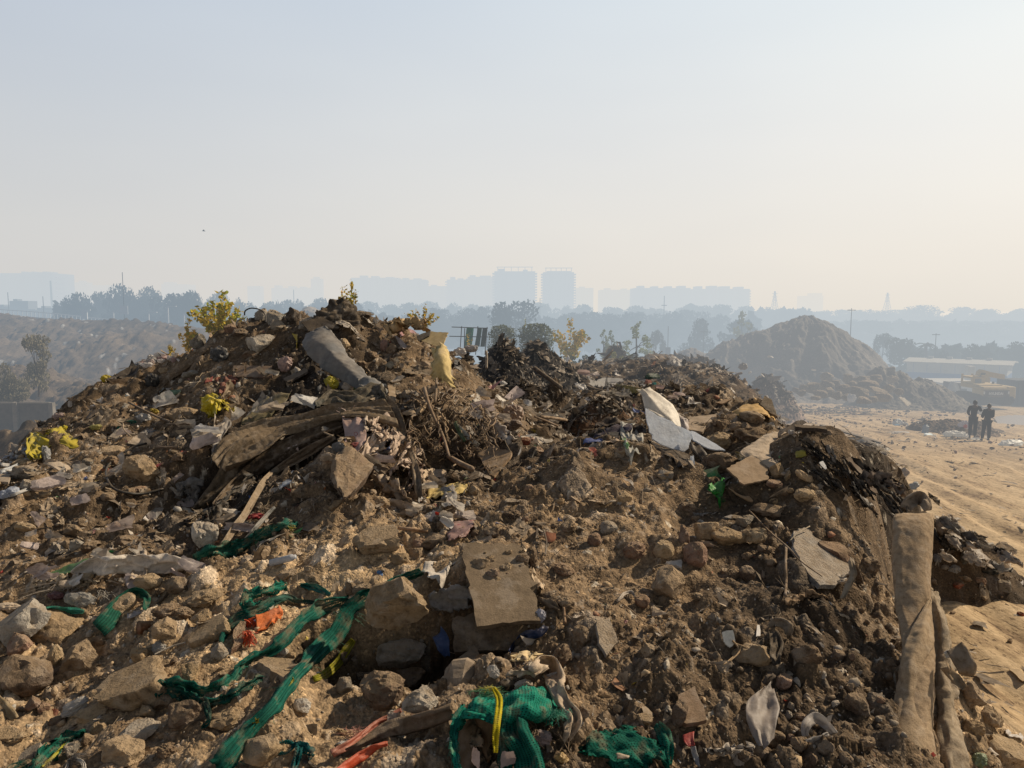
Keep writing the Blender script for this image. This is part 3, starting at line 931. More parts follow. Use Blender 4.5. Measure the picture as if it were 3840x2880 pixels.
ROCKLIST="""
A 1690 575 180 125 ang pale;A 1700 392 100 95 ang grey;A 1790 402 125 110 ang grey;A 1898 392 95 115 ang dark;A 2015 372 145 80 block grey;A 1990 445 135 90 ang grey;A 1800 450 100 70 ang grey
A 1285 560 90 110 block grey;A 1215 1030 130 95 block tan;A 1085 1042 95 75 ang brown;A 1190 1085 100 60 ang brown;A 720 1325 95 75 ang brown;A 570 1337 70 52 round grey;A 700 1562 90 65 round brown;A 725 1268 140 70 slab tan
A 160 1350 170 70 ang tan;A 175 1405 180 95 block grey;A 170 1482 95 70 ang grey;A 900 1520 90 60 ang brown;A 1340 520 120 60 ang brown;A 1560 500 110 60 ang brown;A 1620 640 110 60 ang brown;A 1060 745 60 45 ang tan;A 1500 470 90 60 ang brown
A 560 1480 60 40 round tan;A 1150 1310 90 60 ang brown;A 380 1420 70 40 ang grey;A 840 1530 70 50 ang brown;A 60 1360 60 40 ang brown;A 300 1550 80 40 ang tan;A 480 1600 120 50 clod tan
B 332 612 85 85 ang brown;B 20 578 75 85 round tan;B 990 900 65 60 ang brown;B 440 898 95 62 ang grey;B 2100 1422 100 60 block tan;B 1040 745 48 42 ang grey;B 1835 1562 105 75 ang tan;B 1430 880 60 40 ang brown;B 700 880 50 40 ang brown
B 370 905 60 40 ang grey;B 540 870 50 30 ang brown;B 1215 1500 60 40 round brown;B 1100 1590 80 35 slab grey;B 250 1590 100 60 clod tan;B 860 1520 90 60 ang tan;B 1420 1590 60 50 clod tan;B 960 1000 50 40 ang brown;B 1280 1260 60 50 ang pink
B 1230 1190 50 40 ang pink;B 1190 1200 70 50 block red;B 1740 1290 60 45 ang tan;B 1810 1265 70 60 ang tan;B 1900 1390 60 40 clod tan;B 130 700 60 40 ang brown;B 200 640 70 40 ang brown
C 255 1092 85 65 ang brown;C 345 1112 95 75 ang brown;C 450 1047 165 85 round tan;C 440 1162 200 105 round brown;C 235 1205 190 130 clod tan;C 255 1342 205 155 round brown;C 612 1392 110 110 ang tan;C 682 1425 42 75 ang tan;C 590 1472 105 50 slab brown
C 545 1640 215 80 round brown;C 662 1540 50 45 round brown;C 690 1520 60 40 round tan;C 90 1180 60 40 clod brown;C 300 1170 70 50 ang brown;C 790 1550 150 90 clod tan;C 500 1060 50 40 ang tan;C 850 1500 60 50 ang tan;C 40 1625 110 70 clod brown
C 1440 1400 60 60 round brown;C 590 1590 60 40 round tan
D 355 765 390 180 block tan;D 520 948 240 210 ang tan;D 120 870 160 150 ang pink;D 150 1055 400 260 round brown;D 368 935 85 160 round tan;D 640 832 95 75 ang brown;D 1062 772 155 150 ang tan
D 1372 768 310 120 slab tan -26;D 960 452 210 100 round tan;D 1150 482 170 130 ang brown;D 905 922 110 100 ang tan -20;D 1232 1035 120 140 block tan;D 1425 915 115 130 round grey;D 1200 1312 255 185 ang brown
D 1960 1250 115 110 ang pale;D 1475 1352 290 150 clod tan;D 1350 1460 90 60 ang tan;D 595 1318 250 80 slab tan -14;D 640 1400 115 85 ang tan;D 905 1425 270 95 slab pale -8;D 800 1572 260 190 block tan;D 215 1565 180 90 slab grey -22;D 470 1545 105 125 ang grey
D 1710 1545 270 210 ang tan;D 1330 135 165 170 ang pale;D 800 190 160 75 ang brown;D 170 105 125 70 ang tan;D 470 118 140 70 ang tan;D 540 72 62 75 ang tan;D 1070 1232 170 100 ang brown;D 210 1250 110 95 ang brown;D 285 1265 80 70 ang brown
D 1080 640 190 80 clod brown;D 1340 560 250 110 clod tan;D 1180 650 160 70 clod brown;D 1300 690 160 70 ang tan -30;D 40 1440 140 40 slab tan;D 130 1280 70 40 ang brown;D 330 1520 120 50 ang tan;D 560 1480 80 90 ang brown;D 1080 1550 130 110 clod brown
D 950 1290 120 70 ang tan;D 1070 980 70 50 ang tan;D 1130 965 60 50 ang brown;D 890 1020 90 50 ang grey -30;D 960 1040 50 40 ang tan;D 1840 905 60 50 ang pale;D 1880 930 70 50 ang tan;D 1870 410 150 70 ang tan;D 2040 440 90 60 ang tan
D 1990 860 70 60 ang brown;D 1450 1150 50 50 ang pale;D 500 215 80 80 block grey;D 430 215 90 60 ang brown;D 580 230 90 90 ang brown;D 330 35 60 40 ang pale;D 240 60 90 50 ang tan;D 750 90 70 50 ang brown;D 2000 370 60 40 ang tan;D 1800 470 60 40 ang brown
D 750 1240 120 40 slab brown -10;D 60 540 60 50 ang tan;D 1440 1060 60 40 ang brown;D 1700 240 60 40 ang brown;D 1040 520 80 60 ang brown;D 380 1350 130 60 ang brown;D 100 1460 150 50 clod tan
E 65 502 85 110 ang tan -20;E 140 502 120 80 ang tan;E 382 302 115 85 round tan;E 482 275 105 85 block tan;E 600 192 230 100 round brown;E 240 165 340 130 slab tan -6
E 1012 360 115 95 ang tan;E 972 130 110 90 ang brown 20;E 868 138 62 55 round brown;E 1740 105 115 95 round grey;E 1642 182 95 95 round brown;E 2090 245 135 115 round tan;E 2112 462 215 220 round tan;E 1555 800 130 125 clod brown
E 1990 902 105 105 ang tan;E 400 930 310 220 ang grey;E 450 1075 240 145 ang brown;E 260 1160 340 260 clod brown;E 525 1232 265 165 ang pale;E 1570 1310 80 85 ang brown;E 252 1390 55 50 round tan
E 1900 250 160 110 clod brown;E 1440 380 150 80 clod brown;E 2190 1330 110 200 ang brown;E 980 435 65 45 round brown;E 985 475 45 35 round brown;E 1080 300 60 40 round brown;E 1085 475 40 40 round brown;E 1190 585 60 40 round brown;E 920 680 45 30 ang brown
E 1170 420 70 50 ang tan;E 1230 300 90 150 clod brown;E 1450 590 130 90 clod brown;E 1950 580 100 90 round brown;E 1730 620 60 50 ang tan;E 1725 660 50 40 ang tan;E 1430 950 120 200 clod brown;E 400 30 90 60 ang tan;E 640 90 70 50 ang brown
E 30 940 110 120 ang dark;E 20 1130 120 130 ang grey;E 140 1060 90 60 ang dark;E 1480 100 100 60 clod brown;E 1380 90 50 40 round brown;E 1190 45 50 40 round brown;E 1110 15 110 60 clod brown;E 1470 100 50 40 round brown
E 1790 1280 60 60 ang tan;E 1690 1330 40 40 ang brown;E 1970 1340 110 55 slab tan 10;E 1470 1330 60 60 ang brown;E 2060 1300 50 50 round brown;E 2100 1620 150 70 ang tan;E 200 1080 110 60 ang tan;E 750 590 60 40 ang brown;E 540 1560 60 40 clod brown
F 150 122 160 125 block tan;F 305 162 270 125 round tan;F 475 155 155 105 ang tan;F 82 282 155 180 round pink;F 10 150 80 130 ang brown;F 412 405 95 110 block brown;F 342 402 65 65 ang brown;F 450 922 260 155 ang tan
F 800 915 175 145 ang brown;F 660 1112 125 115 ang pink;F 1140 1255 180 130 ang brown;F 1010 932 95 72 round brown;F 908 1062 55 62 ang pale;F 510 1562 155 115 round brown;F 930 1532 120 115 ang brown;F 1200 1512 105 115 ang brown;F 760 1510 110 110 ang brown
F 1870 1182 170 170 ang tan 15;F 1990 1340 180 130 ang tan;F 2080 1545 340 190 slab tan 22;F 1895 1402 120 90 clod tan;F 2080 482 78 80 block grey;F 1780 475 72 50 block red;F 1925 448 90 55 ang brown;F 1830 432 85 40 ang brown;F 1090 1140 60 60 ang brown
F 580 330 70 60 ang brown;F 530 240 110 60 ang brown;F 200 680 70 50 ang grey;F 990 1245 55 50 ang pale;F 850 1295 60 50 round grey;F 760 1325 70 50 round brown;F 700 1255 50 45 round grey;F 1150 1045 45 45 ang pale;F 690 1050 50 40 ang grey
F 1090 940 45 60 ang brown;F 1280 1220 60 50 round brown;F 1270 1350 60 50 ang grey;F 870 1380 90 40 clod brown;F 400 60 140 80 ang grey;F 600 20 90 60 ang brown;F 1060 1600 90 90 round brown;F 850 1610 60 90 ang brown;F 700 1460 60 60 ang brown
F 400 1580 90 80 round brown;F 1350 980 60 60 ang brown;F 900 730 50 40 round brown;F 1160 635 40 40 round brown;F 1210 345 120 110 clod brown;F 100 550 100 50 clod tan;F 420 290 80 60 clod brown;F 620 1450 90 60 round brown;F 570 1500 70 60 round brown
F 2120 840 40 40 ang brown;F 1700 360 60 40 ang grey;F 2190 670 40 50 block red;F 2100 610 40 30 ang grey;F 1750 655 40 25 ang brown;F 1960 560 50 30 ang tan;F 1060 380 60 80 ang brown;F 690 1320 60 60 ang grey;F 1110 1400 60 60 ang brown
G 100 470 230 110 block tan;G 120 540 110 70 ang grey;G 300 1500 210 210 ang grey;G 1840 1240 110 90 ang tan;G 2150 1590 130 110 round brown;G 1940 290 90 60 ang grey;G 2090 310 110 80 ang grey;G 1250 1000 110 70 ang brown;G 1100 1150 130 90 clod brown;G 100 830 130 70 ang brown
I 1360 660 110 90 ang brown;I 820 1190 160 90 block grey;I 1410 590 90 60 ang tan;I 240 990 80 80 ang brown;I 370 940 90 90 ang brown;I 1330 1060 260 170 round brown;I 1480 800 130 90 ang brown
""".replace('\n',';')
for q in ROCKLIST.split(';'):
 a=q.split()
 if a:
  rock(a[0],*[float(v)for v in a[1:5]],a[5],a[6],tilt=float(a[7])if len(a)>7 else None)
rock('E',362,585,440,330,'ang','tan',tilt=-14,var=20,Y=5.28,label='big dusty tan boulder overhanging the dark hollow, crossed by the green net',mk='the big overhanging boulder')
rock('A',920,1382,220,195,'ang','tan',tilt=10,var=21,label='large tan rock with one sunlit face standing alone on the long slope',mk='the large lone rock of the long slope')
rock('G',1560,985,345,400,'ang','brown',tilt=12,var=22,depth=170,label='tall dusty concrete lump standing upright below the pink sacks',mk='the upright concrete lump')
rock('D',130,735,430,270,'slab','grey',tilt=-32,var=23,label='broad grey brown slab leaning out of the edge of the slope',mk='the leaning broad slab')
rock('D',880,1125,580,240,'slab','tan',tilt=-20,var=24,label='longest flat dusty slab, tilted along the stony slope',mk='the longest flat slab')
rock('D',760,630,270,130,'round','tan',tilt=-38,var=25,label='long tan stone wrapped in green net beside the pale rag',mk='the stone wrapped in green net')
rock('E',2110,462,1,1,'round','tan',label='tiny chip behind the round cobble')
bpy.data.objects.remove(C.objects[-1])
mark(*TP('E',2112,462),'the round tan cobble')
mark(*TP('F',450,922),'the rock with bare roots')
mark(*TP('F',305,162),'the row of big tan stones')
mark(*TP('C',450,1047),'the stacked stones by the cardboard')
mark(*TP('C',255,1342),'the dark round rock under the foam sack')
mark(*TP('D',520,948),'the sunlit tan block')
mark(*TP('D',355,765),'the flat-topped tan rock')
CARPET=(.35,.255,.165)
def carpet_rows(L,Rr,Y0,Y1,bulge):
 rows=[]
 for k,(y,xl,xr)in enumerate(L):
  Yb=Y0+(Y1-Y0)*k/(len(L)-1)
  rows.append([(xl,y,Yb+bulge),(xl+(xr-xl)*.06,y,Yb+.01),(xl+(xr-xl)*.35,y,Yb-bulge*.3),(xl+(xr-xl)*.7,y,Yb-bulge*.35),(xl+(xr-xl)*.95,y,Yb+.01),(xr,y,Yb+bulge)])
 return rows
car=sheet('carpet_strip','F',carpet_rows([(15,1380,1616),(60,1364,1624),(220,1358,1622),(420,1364,1608),(620,1380,1612),(760,1398,1620),(900,1410,1630),(1050,1384,1634),(1250,1358,1637),(1450,1335,1642),(1680,1305,1662)],0,5.65,4.0,.10),M_cloth,CARPET,'long dusty brown carpet strip standing upright along the edge of the mound','carpet',folds=(.014,2.0,3.5),fine=.006,thick=.03,lift=0,n=(120,50),mk='the upright carpet strip')
fold=sheet('fold','F',[[(1600,560,5.0),(1612,560,5.0),(1620,560,5.02)],[(1500,720,4.78),(1560,720,4.74),(1622,720,4.82)],[(1440,860,4.62),(1530,860,4.57),(1628,860,4.66)],[(1420,1000,4.5),(1480,1000,4.44),(1560,1000,4.5)],[(1400,1200,4.38),(1480,1200,4.32),(1590,1200,4.38)],[(1370,1450,4.15),(1500,1450,4.10),(1625,1450,4.17)],[(1340,1680,3.98),(1490,1680,3.92),(1650,1680,4.0)]],M_cloth,(.38,.28,.18),'','',folds=(.010,2,2),fine=.005,thick=.02,lift=0,parent=car)
sheet('stained_sheet','F',[[(1590,480,5.3),(1625,500,5.25),(1650,530,5.3)],[(1600,700,5.05),(1670,700,4.98),(1700,720,5.05)],[(1610,950,4.85),(1680,940,4.78),(1735,960,4.84)],[(1615,1200,4.65),(1700,1190,4.56),(1785,1200,4.64)],[(1620,1450,4.4),(1720,1440,4.32),(1815,1450,4.4)],[(1640,1700,4.2),(1740,1700,4.12),(1845,1700,4.2)]],M_cloth,(.34,.27,.19),'stained pale underlay sheet pressed against the sunny back of the carpet','carpet',folds=(.03,2.5,3),fine=.01,thick=.02,lift=0,ragged=.02)
BR=(.115,.085,.058)
tarp=sheet('brown_tarpaulin','G',[[(1860,360),(1640,385),(1440,400),(1200,450),(900,505),(620,580),(430,680),(350,840)],[(1900,430),(1660,430),(1440,440),(1210,495),(930,560),(700,660),(510,740),(370,890)],[(1950,520),(1680,470),(1440,490),(1200,540),(980,610),(780,720),(600,800),(420,920)],[(1970,600),(1700,520),(1450,535),(1180,580),(1000,650),(830,780),(660,880),(480,940)]],M_cloth,(.19,.142,.095),'large brown tarpaulin stretched in long folds across the dark flank','tarpaulin',lift=.34,folds=(.09,2.2,4.5),fine=.012,mk='the large brown tarpaulin',nstep=.018)
strip('dark_cloth','G',[(1480,570),(1280,640),(1060,740),(860,850),(680,980),(520,1120),(380,1260)],[90,150,170,160,140,110,60],M_cloth,(.07,.052,.038),'long dark cloth folded in the shadow under the brown tarpaulin','cloth',lift=.16,folds=(.09,4,1.2))
strip('dark_cloth','G',[(1420,660),(1240,760),(1080,850),(940,940)],[50,90,90,40],M_cloth,(.16,.12,.085),'lighter brown cloth edge above the long beige rag','cloth',lift=.14,folds=(.06,3,1.5))
strip('dark_cloth','G',[(700,1010),(560,1140),(440,1270),(330,1400),(220,1500)],[60,100,110,90,50],M_film,(.05,.048,.045),'black plastic sheet crumpled in the dark gully before the lone rock','plastic sheet',lift=.1,folds=(.09,3,3),ragged=.04)
strip('rag','G',[(60,1160),(120,1100),(200,1090),(190,1180),(100,1240)],[60,100,110,90,50],M_film,(.26,.25,.24),'grey crumpled film in the dark gully beside the lone rock','plastic sheet',lift=.1,folds=(.08,3,3),ragged=.04)
strip('tarpaulin_tail','G',[(720,700),(560,830),(500,960),(420,1080),(330,1180),(240,1260),(180,1300)],[160,150,150,140,120,70,30],M_cloth,(.105,.078,.052),'dark twisted tail of cloth trailing down from the brown tarpaulin','cloth',lift=.25,folds=(.06,3,1.5))
strip('hanging_cloth','G',[(1820,345),(1900,430),(1960,540),(2000,680),(2060,820),(2120,1000),(2150,1180)],[120,140,120,110,100,90,60],M_cloth,(.21,.16,.11),'striped brown cloth hanging down beside the brushwood','cloth',lift=.2,folds=(.05,3,2))
sheet('torn_cloth','G',[[(560,830),(680,800),(790,780),(900,690)],[(545,900),(680,890),(770,860),(860,760)],[(530,1000),(640,985),(720,930),(740,880)]],M_cloth,(.13,.10,.07),'torn brown flap hanging in the shadow under the tarpaulin','cloth',lift=.14,folds=(.04,1.5,3),ragged=.03)
sheet('plaid_cloth','G',[[(1240,390),(1380,268),(1520,285),(1640,265),(1760,222),(1835,255),(1868,330)],[(1260,395),(1400,320),(1530,345),(1660,325),(1770,290),(1840,320),(1870,360)],[(1300,405),(1420,385),(1530,410),(1680,390),(1780,350),(1850,370),(1875,400)]],M_cloth,(.065,.065,.055),'dark checked cloth bunched above the brown tarpaulin','cloth',lift=.3,folds=(.07,3,4),nstep=.02,mk='the dark checked cloth')
sheet('olive_sheet','G',[[(830,320),(930,300),(1040,285)],[(740,400),(870,380),(1000,350)],[(650,500),(790,460),(920,430)],[(590,575),(720,530),(850,490)]],M_film,(.22,.19,.095),'olive yellow plastic sheet lying in dull folds above the tarpaulin','plastic sheet',lift=.08,folds=(.04,4,2))
sheet('pale_sheet','G',[[(168,600),(300,560),(450,535),(500,500)],[(185,660),(300,630),(420,590),(470,560)],[(205,765),(300,720),(380,690),(430,640)]],M_cloth,(.50,.42,.33),'stiff cream sheet folded over at the end of the tarpaulin','sheet',lift=.10,folds=(.02,2,2),mk='the stiff cream sheet')
sheet('plastic_strip','G',[[(470,480),(520,505),(518,570)],[(440,560),(480,590),(470,640)],[(380,690),(420,700),(400,740)],[(345,850),(360,830),(355,900)]],M_film,(.42,.39,.36),'greyish clear plastic strip edging the tarpaulin','plastic strip',lift=.12,folds=(.03,2,4),ragged=.02)
strip('rag_rope','G',[(1130,800),(1060,850),(960,920),(870,990),(800,1060),(740,1160),(690,1250),(630,1350),(560,1440),(500,1530),(440,1605)],[40,60,60,60,60,56,60,60,66,60,40],M_cloth,(.28,.215,.15),'long beige rag running straight down the dark gully','rag',lift=.12,folds=(.03,2.2,1.2),mk='the long beige rag')
strip('rag_rope','G',[(900,1270),(840,1330),(760,1420),(690,1500),(610,1580)],[26,34,40,30,20],M_film,(.3,.3,.28),'thin grey plastic ribbon running beside the long beige rag','plastic strip',lift=.08)
sheet('plastic_scrap','G',[[(985,965),(1080,955)],[(970,1040),(1070,1040)],[(945,1100),(1050,1060)]],M_film,(.50,.58,.68),'pale blue square of plastic in the dark gully','plastic scrap',lift=.08,folds=(.01,2,2),mk='the pale blue plastic square')
sheet('plastic_scrap','G',[[(660,1335),(790,1335)],[(670,1380),(770,1360)]],M_plastic,(.32,.02,.03),'crimson scrap lying under the long beige rag','plastic scrap',lift=.06,folds=(.02,2,2),ragged=.02)
cord('stick','G',[(950,775),(900,870),(840,930),(780,985)],.022,M_wood,(.13,.095,.065),'short dark stick leaning under the tarpaulin','stick',lift=.12)
cord('stick','G',[(1240,672),(1320,705),(1400,745)],.010,M_wood,(.3,.22,.14),'thin pale stick poking out by the pink sacks','stick',lift=.12)
rub=sheet('rubber_sheet','O',[[(660,728,11.6),(680,717,11.6),(702,706,11.65)],[(656,752,11.35),(690,735,11.3),(733,736,11.45)],[(686,787,11.05),(722,768,11.0),(754,768,11.15)],[(726,814,10.85),(755,800,10.8),(784,796,10.9)],[(772,844,10.6),(788,832,10.55),(806,828,10.6)]],M_rubber,(.135,.135,.135),'stiff grey rubber sheet curling down from the summit','rubber sheet',lift=.12,folds=(.012,2,2),fine=.012,crease=.10,ragged=.015,thick=.012,mk='the grey rubber sheet')
sheet('rubber_sheet','O',[[(776,818,10.7),(800,812,10.7),(820,826,10.7)],[(775,835,10.5),(800,838,10.4),(838,850,10.5)],[(790,852,10.4),(815,858,10.3),(850,872,10.4)]],M_rubber,(.17,.17,.165),'creased end of grey sheeting catching the sun below the rubber sheet','rubber sheet',lift=.14,folds=(.05,3,3),thick=.012)
sheet('dark_cloth','O',[[(698,668,12.9),(720,652,12.9),(742,646,12.9),(760,668,13)],[(688,690,12.7),(716,680,12.6),(744,676,12.7),(772,690,12.8)],[(668,706,12.5),(706,702,12.4),(742,704,12.5),(780,712,12.6)]],M_cloth,(.075,.062,.05),'dark brown canvas heaped on the very summit','canvas',lift=.06,folds=(.12,3,3),nstep=.025)
board('dark_board','O',[(652,700,12.2),(700,688,12.2),(735,712,12.1),(668,720,12.0)],M_wood,(.06,.05,.042),'flat dark board tipped out under the summit','board',lift=.05)
board('dark_board','A',[(1850,825),(1990,755),(2010,775),(1880,850)],M_wood,(.05,.04,.034),'dark board end in the shadow below the rubber sheet','board',lift=.08)
board('board','A',[(1520,728),(1770,728),(1770,800),(1520,800)],M_wood,(.14,.09,.065),'reddish brown plank lying flat above the red rags','board',lift=.05,mk='the reddish brown plank')
board('board','A',[(1680,760),(1700,745),(1760,790),(1735,810)],M_wood,(.24,.18,.12),'short pale lath on the reddish brown plank','board',lift=.1)
sheet('rag','A',[[(1400,790),(1460,770),(1530,780)],[(1410,830),(1470,810),(1520,810)],[(1420,890),(1450,870),(1480,830)]],M_cloth,(.19,.06,.05),'dull red rag with dusty folds below the reddish brown plank','rag',lift=.08,folds=(.05,3,3),ragged=.03,mk='the dull red rag')
sheet('rag','A',[[(1330,800),(1380,785)],[(1325,825),(1390,800)]],M_cloth,(.16,.02,.03),'small crimson rag beside the dull red one','rag',lift=.06,folds=(.03,2,2))
bag('A',1420,640,130,120,(.07,.075,.08),'black rubbish bag below the pale summit rock',var=3,mk='the black rubbish bag')
bag('A',1850,700,100,110,(.42,.3,.27),'pinkish crumpled bag by the rubber sheet',var=4)
bag('A',985,810,90,100,(.035,.035,.035),'black crumpled bag on the long slope near the white rubbish',var=5)
bag('A',1230,765,110,50,(.3,.26,.2),'beige crumpled bag beside the slope of brown cloth',var=6)
sheet('brown_cloth','A',[[(1230,690),(1290,640),(1350,600)],[(1140,770),(1200,720),(1260,680)],[(1050,850),(1110,800),(1160,760)],[(1000,920),(1040,880),(1080,830)]],M_cloth,(.14,.10,.065),'wide brown cloth spread over the slope below the grey block','cloth',lift=.05,folds=(.04,4,1.5))
yb=sheet('yellow_sack','A',[[(1290,960),(1340,900),(1400,890),(1450,930)],[(1310,990),(1360,950),(1410,930),(1460,960)],[(1330,1020),(1370,1000),(1420,990),(1440,990)],[(1350,1040),(1380,1030),(1410,1040),(1430,1050)]],M_plastic,(.62,.50,.015),'bright yellow sack with a frayed mouth in the middle of the slope','sack',lift=.14,folds=(.09,3,3),ragged=.03,crease=.12,mk='the bright yellow sack')
fringe('frayed_mouth','A',1400,915,90,40,40,(.72,.52,.08),yb,down=False,rad=.005,seed=3)
bag('A',1375,975,150,130,(.62,.48,.015),'body of the bright yellow sack, puffed and creased','sack',name='sack_body',var=3)
adopt(C.objects[-1],yb)
sheet('yellow_sack','A',[[(1450,950),(1530,985)],[(1460,1000),(1520,1000)]],M_plastic,(.45,.36,.02),'yellow rag end beside the bright yellow sack','sack',lift=.07,folds=(.05,3,2),ragged=.03)
sheet('yellow_sack','A',[[(390,1105),(440,1130),(505,1160)],[(320,1150),(380,1170),(440,1195)],[(240,1165),(290,1200),(330,1220)],[(205,1230),(240,1255),(280,1260)],[(190,1325),(225,1325),(270,1310)]],M_plastic,(.52,.42,.015),'long yellow sack slumped over the outer edge of the slope','sack',lift=.12,folds=(.08,3,3),crease=.08,mk='the slumped yellow sack')
bag('A',412,1120,50,50,(.55,.45,.02),'yellow knot at the top of the slumped sack','sack',name='yellow_knot',var=2)
bag('A',690,795,75,55,(.55,.44,.03),'small yellow bag near the white rubbish on the ridge',var=1)
bag('A',1000,1005,60,40,(.5,.36,.04),'small ochre bag in front of the bright yellow sack',var=7)
bag('A',620,1110,90,40,(.42,.38,.12),'dull yellow plastic half buried above the slumped sack',var=8)
bag('G',1385,200,150,130,(.50,.42,.03),'yellow bag in the shadow of the grey rubber sheet',var=9,mk='the shaded yellow bag')
bag('G',1590,250,80,45,(.03,.13,.03),'small dark green bag by the shaded yellow bag',var=10)
bag('G',1480,220,70,80,(.12,.12,.13),'dark grey bag beside the shaded yellow bag',var=11)
sheet('plastic_sheet','B',[[(612,600,10.6),(650,610,10.6),(692,650,10.7)],[(600,660,10.4),(650,660,10.3),(705,700,10.5)],[(580,710,10.3),(650,720,10.2),(730,755,10.3)],[(575,745,10.2),(660,775,10.1),(770,790,10.2)]],M_card,(.56,.43,.20),'yellow and cream printed sheet draped over the shoulder of the heap','plastic sheet',lift=.12,folds=(.03,3,2),crease=.14,ragged=.05,mk='the yellow printed sheet')
board('cardboard_sheet','B',[(575,505,11.6),(700,515,11.4),(655,612,11.0),(610,600,11.1),(520,565,11.4)],M_card,(.50,.37,.18),'sunlit cardboard flap above the yellow printed sheet','cardboard',thick=.012,lift=.05,mk='the sunlit cardboard flap')
board('dark_board','B',[(500,545,11.6),(590,512,11.6),(580,545,11.4),(520,580,11.4)],M_wood,(.06,.05,.04),'dark board behind the sunlit cardboard flap','board',lift=.08)
bag('B',275,585,55,95,(.36,.22,.17),'dusty pink bottle lying on the heap above the pale tile','bottle',name='plastic_bottle',var=0,depth=.5)
board('tile_fragment','B',[(285,720),(365,665),(382,690),(320,740)],M_rock,(.42,.35,.25),'pale square tile fragment on the face of the heap','tile',thick=.03,lift=.05,mk='the pale tile fragment')
sheet('pink_scrap','B',[[(375,500),(430,465),(500,515)],[(385,515),(430,500),(495,520)]],M_plastic,(.45,.24,.24),'pink plastic scrap near the skyline of the heap','plastic scrap',lift=.08,folds=(.03,2,2))
sheet('white_scrap','B',[[(340,510),(365,520)],[(370,560),(400,555)],[(400,600),(425,590)]],M_plastic,(.55,.45,.4),'pinkish white torn strip below the pink scrap','plastic scrap',lift=.08,folds=(.02,2,2))
sheet('dry_leaves_sheet','B',[[(285,470,12.6),(400,430,12.5),(470,405,12.5),(545,440,12.4)],[(290,490,12.4),(400,465,12.3),(470,460,12.3),(545,480,12.2)]],M_card,(.52,.37,.2),'crumpled tan paper along the skyline of the heap','paper',lift=.1,folds=(.12,4,3),ragged=.06)
bag('B',380,425,30,40,(.3,.05,.08),'small crimson scrap on the skyline of the heap','plastic scrap',var=3)
sheet('white_sheet','B',[[(838,900),(880,870),(895,900)],[(860,940),(890,930),(905,950)],[(890,985),(915,985),(925,1000)]],M_plastic,(.62,.55,.46),'cream plastic tongue on the sunlit flank above the brushwood','plastic sheet',lift=.1,folds=(.02,2,2))
strip('white_sheet','B',[(900,1000),(950,1060),(1000,1110),(1050,1160),(1100,1200)],[60,70,80,80,60],M_plastic,(.48,.40,.32),'dusty cream plastic sheet running down beside the brushwood','plastic sheet',lift=.08,folds=(.05,3,3),ragged=.03)
sheet('cardboard_sheet','B',[[(365,960),(450,930),(540,900),(560,935)],[(360,1010),(450,985),(530,960),(565,965)],[(380,1030),(440,1030),(500,1040),(540,980)]],M_card,(.42,.31,.2),'curled tan cardboard at the top of the brushwood','cardboard',lift=.1,folds=(.05,2,2),crease=.08)
board('board','B',[(290,880),(340,878),(342,990),(300,990)],M_wood,(.2,.145,.09),'short upright brown plank by the hanging cloth','board',lift=.1)
bag('B',1112,1020,150,120,(.34,.235,.17),'brown sack bulging with rubble beyond the brushwood','sack',name='filled_sack',var=5,mk='the bulging brown sack')
bag('B',1110,1100,130,90,(.16,.105,.07),'darker lower sack under the bulging brown one','sack',name='filled_sack',var=6)
board('plywood_board','B',[(892,1308),(960,1245),(1115,1280),(1098,1335),(1000,1452),(968,1440)],M_wood,(.25,.165,.095),'brown plywood board standing in the valley of the mound','board',thick=.025,lift=.05,mk='the brown plywood board')
sheet('pale_sheet','B',[[(525,1410),(600,1395),(680,1390)],[(530,1450),(610,1440),(680,1440)],[(525,1480),(600,1480),(680,1475)]],M_card,(.52,.40,.28),'cream curled packaging standing at the foot of the brushwood','packaging',lift=.1,folds=(.03,2,1),crease=.05,mk='the cream curled packaging')
sheet('yellow_sheet','B',[[(555,1500),(650,1480),(720,1485),(815,1475)],[(560,1540),(650,1530),(720,1530),(810,1510)],[(550,1570),(600,1560),(680,1560),(740,1540)]],M_card,(.62,.46,.17),'pale yellow packaging below the cream curled packaging','packaging',lift=.08,folds=(.04,3,2),mk='the pale yellow packaging')
sheet('grey_plastic','B',[[(640,1490),(690,1470),(740,1490)],[(645,1560),(700,1540),(750,1560)],[(650,1620),(700,1620),(740,1600)]],M_film,(.36,.35,.34),'stiff grey plastic standing in front of the pale yellow packaging','plastic sheet',lift=.12,folds=(.03,2,2))
bag('B',230,1400,200,120,(.12,.085,.06),'dark brown crumpled sheet behind the upright concrete lump','cloth',name='brown_cloth',mat=M_cloth,var=7)
ps=sheet('woven_sack','G',[[(1500,440),(1560,430),(1640,455),(1680,500)],[(1490,540),(1560,545),(1630,550),(1685,560)],[(1500,640),(1560,645),(1630,650),(1690,640)],[(1495,740),(1560,755),(1630,745),(1690,700)]],M_plastic,(.50,.345,.30),'frayed pink woven sack with red letters, standing on the heap','sack',lift=.22,folds=(.05,1.2,1.6),crease=.12,mk='the frayed pink woven sack')
fringe('frayed_mouth','G',1580,470,200,130,60,(.6,.45,.4),ps,down=False,rad=.006,seed=5)
